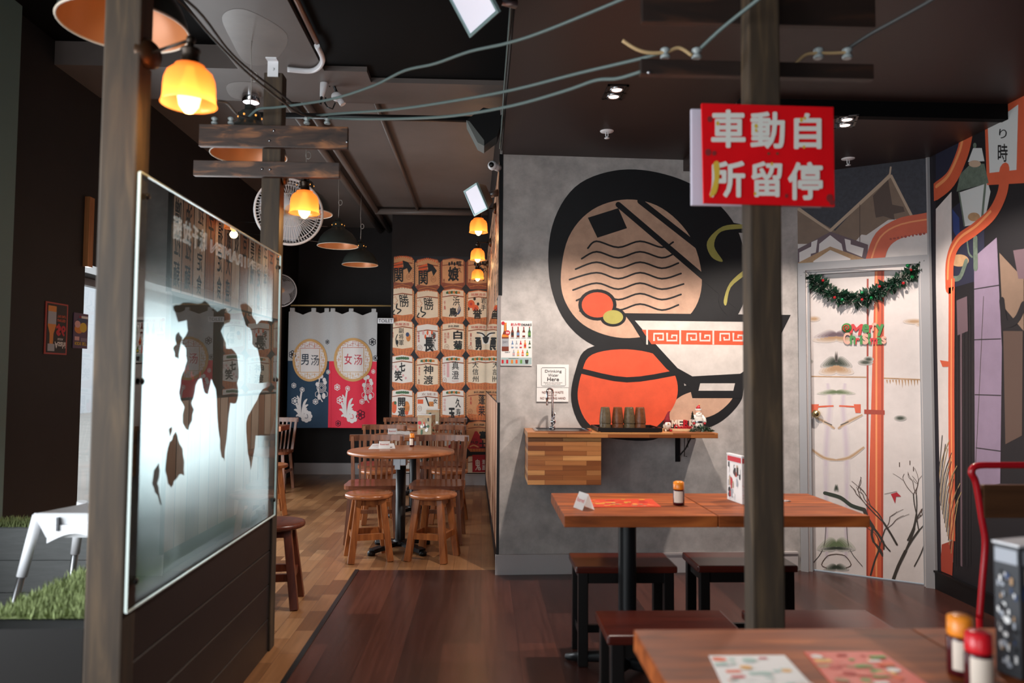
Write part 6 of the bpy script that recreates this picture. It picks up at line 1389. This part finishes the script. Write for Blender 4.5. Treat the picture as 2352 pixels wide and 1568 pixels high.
# ------------------------------------------------------------------ fans
def fan(c, axis, r, label, bracket_to, blades=3):
    c = Vector(c); T = Vector(axis).to_track_quat('Z', 'Y').to_matrix(); t = thing('wall_fan', label, 'fan', c, 0, 'white caged fans'); off = T
    FW = mat('white fan plastic', (226, 226, 230), 0.35)
    b = bmn(); n = 64
    for sg in (1, -1):
        prof = [(0.16 * r, sg * .30 * r), (0.5 * r, sg * .27 * r), (0.85 * r, sg * .18 * r), (r, 0.0)]
        for k in range(n):
            a = 2 * PI * k / n; tw = .12 * sg
            tube(b, [c + T @ Vector((q * math.cos(a + tw * q / r), q * math.sin(a + tw * q / r), z)) for q, z in prof], 0.0011 + .0006 * r, 4, caps=False)
        for q, z in prof[1:3]: tube(b, [c + T @ Vector((q * math.cos(2 * PI * k / 40), q * math.sin(2 * PI * k / 40), z)) for k in range(40)], 0.0014, 4, close=True)
    wg = obj('wire_guard', b, FW, t, fixn=False)
    b = bmn(); tube(b, [c + T @ Vector((r * math.cos(2 * PI * k / 56), r * math.sin(2 * PI * k / 56), 0)) for k in range(56)], 0.028 * r + .002, 8, close=True); obj('guard_rim', b, FW, wg)
    b = bmn(); lathe(b, [(0.001, .325 * r), (.15 * r, .315 * r), (.17 * r, .29 * r)], c, 24, T=T, cap1=True); obj('guard_badge', b, mat('fan badge', (226, 190, 160), 0.4), wg)
    for k in range(blades):
        a = 2 * PI * k / blades + .5; b = bmn(); g = []
        for i in range(7):
            q = r * (.14 + .74 * i / 6); w = r * (.14 + .26 * math.sin(PI * (.15 + .75 * i / 6)))
            g.append([b.verts.new(c + T @ (Matrix.Rotation(a, 3, 'Z') @ Vector((q, w * s_, .07 * r * s_ * -1)))) for s_ in (-1, -.3, .4, 1)])
        for i in range(6):
            for j in range(3): b.faces.new((g[i][j], g[i + 1][j], g[i + 1][j + 1], g[i][j + 1])).smooth = True
        bmesh.ops.solidify(b, geom=b.faces[:], thickness=0.003); obj('blade', b, mat('pale fan blade', (206, 210, 216), 0.3), t)
    b = bmn(); lathe(b, [(.10 * r, .1 * r), (.20 * r, -.28 * r), (.34 * r, -.34 * r), (.34 * r, -.62 * r), (.2 * r, -.75 * r)], c, 24, T=T, cap0=True, cap1=True); obj('motor_housing', b, FW, t)
    e = c + T @ Vector((0, 0, -.7 * r)); bt = Vector(bracket_to); b = bmn(); tube(b, [e, (e + bt) / 2 + Vector((0, 0, -.03)), bt], 0.016, 10); obj('bracket', b, FW, t)
p = onY(664, 486, 4.15); fan(p, (0.42, -1, -0.02), 0.182, 'large white caged fan behind the far post', (XG - .046, 3.748, p.z + .0), 3)
p = onY(650, 668, 9.05); fan((p.x - .015, 9.0, p.z), (0.62, -1, -0.05), 0.19, 'small white caged fan on the back left wall', (-2.498, 9.16, p.z - .12), 4)
# ------------------------------------------------------------------ ceiling fittings
def downlight(px, py, z, label, wx, wy_, rz, rimm, power, spot):
    p = onZ(px, py, z); t = thing('downlight', label, 'ceiling light', (p.x, p.y, z), rz, 'twin square downlights')
    b = bmn()
    for q in ((-wx, wx, -wy_, -wy_ + .012), (-wx, wx, wy_ - .012, wy_), (-wx, -wx + .012, -wy_, wy_), (wx - .012, wx, -wy_, wy_), (-wx, wx, -.006, .006)): box(b, *q, -.006, -.0005)
    obj('frame', b, rimm, t, **W_)
    b = bmn(); box(b, -wx + .012, wx - .012, -wy_ + .012, wy_ - .012, -.002, -.0008); tr = obj('tray', b, BLKP, t, **W_)
    for sy in (-1, 1):
        b = bmn(); lathe(b, [(.036, -.002), (.036, -.010), (.030, -.012), (.026, -.008)], (0, sy * wy_ * .48, 0), 20); g = obj('lamp_ring', b, STEEL, tr, **W_)
        b = bmn(); lathe(b, [(.001, -.0085), (.026, -.0085), (.026, -.004)], (0, sy * wy_ * .48, 0), 20); obj('lamp_face', b, emit('downlight face', (255, 222, 208), 9), tr, **W_)
    l = bpy.data.lights.new('downlight_beam', 'SPOT'); l.energy = power; l.color = (1.0, 0.86, 0.76); l.spot_size = math.radians(spot); l.spot_blend = 0.35; l.shadow_soft_size = 0.035
    lo = bpy.data.objects.new('downlight_beam', l); C.objects.link(lo); lo.location = (p.x, p.y, z - .03)
downlight(1413, 211, ZL, 'black framed twin downlight before the grey wall', .055, .10, 0.0, BLKM, 185, 124)
downlight(1943, 278, ZR, 'silver framed twin downlight before the printed door', .055, .10, -.35, CHROME, 130, 126)
def sprinkler(px, py, z, label):
    p = onZ(px, py, z); t = thing('sprinkler', label, 'sprinkler', (p.x, p.y, z), 0, 'ceiling sprinklers')
    b = bmn(); lathe(b, [(0.042, -.0005), (0.040, -.004), (0.02, -.008), (.001, -.008)], seg=24); obj('ceiling_rose', b, WHP, t, **W_)
    b = bmn(); tube(b, [(-.007, 0, -.006), (-.007, 0, -.03), (0, 0, -.042)], .003, 6); tube(b, [(.007, 0, -.006), (.007, 0, -.03), (0, 0, -.042)], .003, 6); obj('yoke', b, WHP, t, **W_)
    b = bmn(); lathe(b, [(.001, -.042), (.016, -.043), (.016, -.046), (.001, -.047)], seg=16); obj('deflector', b, WHP, t, **W_)
sprinkler(1394, 301, ZL, 'white ceiling sprinkler above the grey wall'); sprinkler(1948, 364, ZR, 'white ceiling sprinkler above the printed door')
p = onZ(577, 218, ZB); t = thing('surface_downlight', 'chrome round light under the grey beam', 'ceiling light', (p.x, p.y, ZB))
b = bmn(); lathe(b, [(.055, -.0005), (.055, -.045), (.05, -.05)], seg=28); obj('canister', b, CHROME, t, **W_)
b = bmn(); lathe(b, [(.001, -.049), (.05, -.049), (.05, -.045)], seg=28); obj('lamp_face', b, emit('white lamp face', (250, 246, 255), 2.2), t, **W_)
# patches of brighter paint on the beams
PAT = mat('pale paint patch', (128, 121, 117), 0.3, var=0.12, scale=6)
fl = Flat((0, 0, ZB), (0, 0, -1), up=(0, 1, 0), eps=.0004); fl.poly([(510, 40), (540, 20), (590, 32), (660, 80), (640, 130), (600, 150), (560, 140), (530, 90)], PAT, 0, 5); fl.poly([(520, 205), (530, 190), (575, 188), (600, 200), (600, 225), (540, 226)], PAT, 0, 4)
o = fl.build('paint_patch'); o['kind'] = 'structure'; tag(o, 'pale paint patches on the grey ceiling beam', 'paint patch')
PIPE = mat('grey painted conduit', (104, 92, 86), 0.4); PIPC = mat('brown painted conduit', (120, 82, 64), 0.4)
def run(name, label, cat, pts, r, m, group=None, seg=10, clips=()):
    b = bmn(); tube(b, pts, r, seg); o = obj(name, b, m); return tag(o, label, cat, group)
def pipe_at(px, z): return onZ(px[0], px[1], z)
zp = ZH - .03
run('ceiling_pipe', 'thin conduit along the high ceiling, left of the speaker', 'pipe', [(-.795, 5.0, zp), (-.795, 9.0, zp)], .018, PIPE, 'ceiling pipes')
p1, p2 = onZ(735, 340, ZH - .05), onZ(872, 530, ZH - .05)
run('ceiling_pipe', 'thicker ceiling pipe running back above the pendant lamps, curtain side', 'pipe', [(p1.x, 5.0, ZH - .05), (p1.x + .02, 10.1, ZH - .05)], .034, PIPE, 'ceiling pipes')
run('ceiling_pipe', 'thicker ceiling pipe running back above the pendant lamps, speaker side', 'pipe', [(p1.x + .13, 5.0, ZH - .05), (p1.x + .14, 10.1, ZH - .05)], .030, PIPE, 'ceiling pipes')
run('ceiling_pipe', 'grey pipe crossing the ceiling before the barrel print', 'pipe', [(-1.3, 8.88, ZH - .05), (.04, 8.88, ZH - .05)], .038, PIPE, 'ceiling pipes')
q1, q2 = onY(690, 266, 4.93), onY(1140, 282, 4.93)
run('ceiling_pipe', 'black pipe crossing the room below the beam', 'pipe', [(q1.x - .4, 4.93, q1.z), (A2.x, 4.93, q1.z)], .02, mat('black pipe', (24, 24, 26), 0.35), 'ceiling pipes')
c1_ = onZ(684, 0, ZB + .012); c2_ = onZ(728, 92, ZB + .012)
k3 = onZ(741, 140, ZB - .02); k4 = onZ(715, 162, ZB - .03); k5 = onZ(660, 164, ZB - .03)
run('copper_conduit', 'copper brown conduit running along the beam edge', 'pipe', [(c1_.x, -1, ZB + .0), (c1_.x, c1_.y, ZB + .0), (c2_.x, c2_.y, ZB + .0)], .014, PIPC)
run('white_flex_conduit', 'white ribbed flexible conduit curling under the beam', 'conduit', smooth([(c2_.x, c2_.y), (k3.x, k3.y), (k4.x, k4.y + .03), (k5.x, k5.y)], 5, False) and [Vector((x, y, ZB - .018)) for x, y in smooth([(c2_.x, c2_.y), (k3.x, k3.y), (k4.x, k4.y + .03), (k5.x, k5.y)], 6, False)], .015, WHP)
# plugs hanging under the beam
p = onY(745, 200, 4.55); t = thing('hanging_plug', 'white plug and socket hanging under the beam', 'plug', p)
b = bmn(); tube(b, [onY(749, 165, 4.55), onY(746, 180, 4.55), onY(743, 200, 4.55), onY(739, 222, 4.55)], [.012, .026, .022, .012], 12); obj('plug_body', b, WHP, t)
b = bmn(); tube(b, [onY(749, 165, 4.55), onY(750, 155, 4.55), (onY(750, 150, 4.55).x, 4.55, ZB)], .006, 8); tube(b, [onY(739, 222, 4.55), onY(736, 240, 4.55)], .008, 8); obj('flex', b, BLKP, t)
p = onY(775, 225, 4.6); t = thing('hanging_plug', 'white round junction with cords under the beam', 'plug', p)
b = bmn(); ball(b, onY(774, 222, 4.6), .036, sz=.8); tube(b, [onY(780, 228, 4.6), onY(788, 240, 4.6)], .02, 10); obj('plug_body', b, WHP, t)
b = bmn(); tube(b, [onY(770, 236, 4.6), onY(764, 250, 4.6), onY(752, 246, 4.6), onY(746, 236, 4.6), onY(748, 224, 4.6)], .005, 8); tube(b, [onY(774, 214, 4.6), (onY(764, 190, 4.6).x, 4.6, onY(764, 190, 4.6).z), (onY(756, 150, 4.6).x, 4.6, ZB)], .009, 8); obj('flex', b, BLKP, t)
# overhead cables, drooping between the boards of the two posts
CAB = mat('grey green cable', (92, 108, 106), 0.5); CABD = mat('dark grey cable', (52, 54, 54), 0.5); CABT = mat('tan cable', (190, 160, 116), 0.5)
def cable(label, P, ya, yb, r=.006, m=CAB):
    """follows the line; depth runs evenly from ya to yb"""
    pts = smooth(P, 5, False); n = len(pts) - 1; V = []
    L_ = [0]
    for i in range(n): L_.append(L_[-1] + math.hypot(pts[i + 1][0] - pts[i][0], pts[i + 1][1] - pts[i][1]))
    for (x, y), s_ in zip(pts, L_):
        t_ = s_ / L_[-1]; yy = 1 / ((1 - t_) / ya + t_ / yb); V.append(onY(x, y, yy))
    b = bmn(); tube(b, V, r, 8); return tag(obj('overhead_cable', b, m), label, 'cable', 'overhead cables')
cable('top grey cable rising from the far post to the low ceiling', [(572, 268), (595, 250), (640, 246), (760, 228), (860, 196), (930, 162), (1000, 146), (1080, 118), (1170, 98), (1260, 68), (1440, -6), (1560, -60)], 3.64, 2.25)
cable('middle grey cable between the insulators of both posts', [(705, 272), (760, 262), (900, 252), (1040, 232), (1180, 206), (1330, 168), (1474, 134), (1528, 118)], 3.64, 2.29)
cable('lowest grey cable, sagging to the underside of the dark board', [(752, 270), (800, 273), (900, 273), (1040, 266), (1180, 242), (1300, 208), (1370, 184), (1420, 180), (1474, 164)], 3.64, 2.29)
cable('dark cable from the near post to the far post insulators, outer', [(330, -60), (420, 10), (486, 84), (560, 160), (640, 226), (692, 262), (752, 268)], 2.2, 3.64, .005, CABD)
cable('dark cable from the near post to the far post insulators, inner', [(345, -60), (450, 20), (520, 110), (572, 160), (650, 220), (705, 268)], 2.2, 3.64, .005, CABD)
cable('dark cable end from the near lamp to the insulators', [(497, 232), (520, 236), (545, 262), (572, 270)], 2.3, 3.64, .004, CABD)
cable('tan cable end sticking out beside the outermost insulator', [(1430, 93), (1460, 112), (1490, 121), (1528, 120), (1560, 110), (1590, 128)], 2.29, 2.29, .006, CABT)
cable('grey cable rising from the insulator left of the sign post', [(1606, 114), (1660, 64), (1740, 0), (1790, -40)], 2.29, 2.04)
cable('tan cable end hanging on the right of the sign post', [(1800, 158), (1822, 150), (1850, 126), (1880, 122), (1910, 122), (1946, 120)], 2.29, 2.29, .005, CABT)
cable('grey cable rising to the right from the outermost insulator', [(1950, 110), (2000, 78), (2060, 45), (2140, 0), (2220, -50)], 2.29, 2.0, .006, CABD)
# cables clipped down the edge of the low ceiling
for dx, nm in ((0, 'black'), (.012, 'grey')):
    b = bmn(); tube(b, [(.112 - dx, yy, ZL + .02 + .012 * math.sin(yy * 5 + dx * 90)) for yy in [2.0 + .25 * k for k in range(13)]], .005, 6); tag(obj('edge_cable', b, CABD if nm == 'black' else CAB), nm + ' cable clipped along the edge of the low ceiling', 'cable')
# thin stay wires of the pendant row
for i, (a_, c_, yb_, nm) in enumerate((((500, 506), (752, 520), 7.12, 'upper'), ((520, 530), (738, 556), 7.16, 'lower'))):
    p_ = onX(*a_, -2.497); q_ = onY(*c_, yb_); b = bmn(); tube(b, [p_, q_], .0022, 6); tag(obj('stay_wire', b, STEEL), nm + ' thin steel stay wire from the black wall to the pendant lamp', 'wire')
# speaker
t = thing('wall_speaker', 'black wedge speaker hung at the low ceiling edge', 'speaker', onY(1110, 290, 4.8))
P = [(1072, 275), (1110, 247), (1148, 252), (1152, 282), (1142, 312), (1112, 334), (1098, 326)]
b = bmn(); extrude(b, [onY(x, y, 4.70) for x, y in P], (0, .16, 0)); obj('cabinet', b, BLKP, t)
b = bmn(); extrude(b, [onY(x, y, 4.698) for x, y in ((1071, 276), (1078, 278), (1112, 322), (1112, 335), (1097, 327))], (0, .164, 0)); obj('grille', b, mat('grey grille', (120, 126, 124), 0.5), t)
b = bmn(); a_ = onY(1148, 275, 4.78); tube(b, [a_, (.117, 4.78, a_.z + .02)], .02, 8); obj('bracket', b, BLKM, t)
# floodlights
def flood(c, yaw_, tilt, label, s=1.0, g='white floodlights with steel backs'):
    T = Matrix.Rotation(yaw_, 3, 'Z') @ Matrix.Rotation(tilt, 3, 'X'); c = Vector(c); t = thing('floodlight', label, 'floodlight', c, 0, g); q = lambda x, y, z: c + T @ Vector((x * s, y * s, z * s))
    b = bmn()
    A = [(-.15, 0, -.11), (.15, 0, -.11), (.15, 0, .11), (-.15, 0, .11)]; Bk = [(-.09, .09, -.07), (.09, .09, -.07), (.09, .09, .07), (-.09, .09, .07)]
    va = [b.verts.new(q(*p)) for p in A]; vb = [b.verts.new(q(*p)) for p in Bk]
    for i in range(4): b.faces.new((va[i], va[(i + 1) % 4], vb[(i + 1) % 4], vb[i]))
    b.faces.new(vb); obj('reflector_housing', b, STEEL, t)
    b = bmn()
    for (x0, x1, z0, z1) in ((-.155, .155, -.115, -.10), (-.155, .155, .10, .115), (-.155, -.14, -.10, .10), (.14, .155, -.10, .10)): box(b, x0 * s, x1 * s, -.012 * s, .004 * s, z0 * s, z1 * s)
    for v in b.verts: v.co = c + T @ v.co
    obj('frame', b, mat('pale teal frame', (150, 176, 176), 0.35, metal=0.4), t)
    b = bmn(); f = quad(b, q(-.14, -.004, -.10), q(.14, -.004, -.10), q(.14, -.004, .10), q(-.14, -.004, .10)); obj('lens', b, emit('floodlight lens', (232, 228, 240), 0.3), t)
    return t, q
p = onY(1088, 6, 2.85); t, q = flood(p, -1.1, .6, 'floodlight with pale frame at the top, by the low ceiling edge', .8)
b = bmn(); tube(b, [q(0, .09, 0), (.117, 2.95, p.z + .05)], .02, 8); obj('bracket', b, STEEL, t)
p = onY(1094, 458, 5.25); t, q = flood(p, -1.2, .45, 'floodlight above the amber lamps on the corridor wall', .85)
b = bmn(); tube(b, [q(0, .09, 0), (.098, 5.28, p.z + .06)], .025, 8); obj('bracket', b, STEEL, t)
t = thing('security_camera', 'white dome security camera at the wall corner', 'camera', onY(1132, 380, 4.98)); p = onY(1131, 380, 4.98)
b = bmn(); ball(b, p, .032); obj('dome', b, WHP, t)
b = bmn(); lathe(b, [(.018, .026), (.016, .034), (.001, .036)], p, 18, T=Vector((-.3, -1, -.1)).normalized().to_track_quat('Z', 'Y').to_matrix()); obj('lens', b, BLKP, t)
b = bmn(); tube(b, [p, (A2.x - .004, 5.05, p.z)], .024, 12); obj('mount', b, WHP, t)
# ------------------------------------------------------------------ on the door
t = thing('christmas_garland', 'green tinsel garland with baubles slung across the printed door', 'garland', (*dw(.4, -.03), 1.9))
def don(px, py, d): q = dw(0, d); return onpl(px, py, (q[0], q[1], 0), DN3)
GP = [(1856, 636), (1870, 648), (1890, 660), (1906, 672), (1930, 682), (1965, 687), (1990, 684), (2015, 672), (2045, 655), (2070, 640), (2095, 625), (2117, 612)]
V = [don(x, y, -.022) for x, y in GP]; b = bmn(); rr = random.Random(6); tinsel(b, V, 2800, .062, rr, .34, .16)
for v in b.verts:
    dist = (v.co - Vector((*dw(0, -.046), 0))).dot(DN3)
    if dist < 0: v.co -= DN3 * dist
obj('tinsel', b, [GNE, GNW], t, fixn=False)
for px, py, m in ((1917, 683, RLB), (2001, 684, GLB), (2095, 636, GLB), (1980, 672, GLB), (1934, 688, GLB), (2085, 610, GLB), (2092, 620, RLB), (1980, 688, RLB), (2020, 658, RLB), (2075, 650, RLB), (1890, 644, RLB)):
    b = bmn(); ball(b, don(px, py, .018), .0125 if m is GLB else .010); obj('bauble', b, m, t)
t = thing('christmas_greeting', 'glittery red and green Merry Christmas sign on the printed door', 'sign', don(1988, 792, -.046))
GG = mat('green glitter', (70, 140, 72), 0.4, var=0.35, scale=200); RG = mat('red glitter', (206, 52, 50), 0.4, var=0.3, scale=200); CG = mat('candy stripe', (220, 170, 150), 0.4)
q = dw(0, -.047)
def letter(ch, x0, y0, x1, y1, m, sk=0.0):
    fl = Flat((q[0], q[1], 0), DN3, lift=0.0); fl.text(ch, x0, y0, x1, y1, m, 0, .05, skew=sk); me = fl.bm
    r = bmesh.ops.extrude_face_region(me, geom=list(me.faces)); bmesh.ops.translate(me, verts=[v for v in r['geom'] if isinstance(v, bmesh.types.BMVert)], vec=DN3 * .008); obj('letter', me, fl.mats, t)
for a in (('M', 1953, 744, 1980, 770, RG, .2), ('e', 1980, 744, 1997, 764, GG), ('r', 1996, 746, 2005, 764, RG), ('r', 2003, 741, 2014, 760, CG), ('y', 2012, 744, 2032, 772, GG, -.2), ('C', 1937, 763, 1953, 791, CG), ('h', 1952, 763, 1966, 791, GG), ('r', 1963, 776, 1975, 791, RG), ('i', 1975, 770, 1982, 791, GG), ('s', 1980, 766, 1995, 791, CG), ('t', 1992, 762, 2001, 791, GG), ('m', 1999, 776, 2016, 791, RG), ('a', 2013, 774, 2027, 791, GG), ('s', 2024, 772, 2036, 790, CG)): letter(*a)
b = bmn(); T = DN3.to_track_quat('Z', 'Y').to_matrix(); c = don(1945, 753, -.046); lathe(b, [(.032, 0.001), (.032, .008), (.001, .009)], c, 20, T=T); obj('lollipop', b, GG, t)
b = bmn(); tube(b, [c + DN3 * .010 + T @ Vector((k * .0022 * math.cos(k * .9), k * .0022 * math.sin(k * .9), 0)) for k in range(13)], .004, 6); obj('lollipop_swirl', b, RG, t)
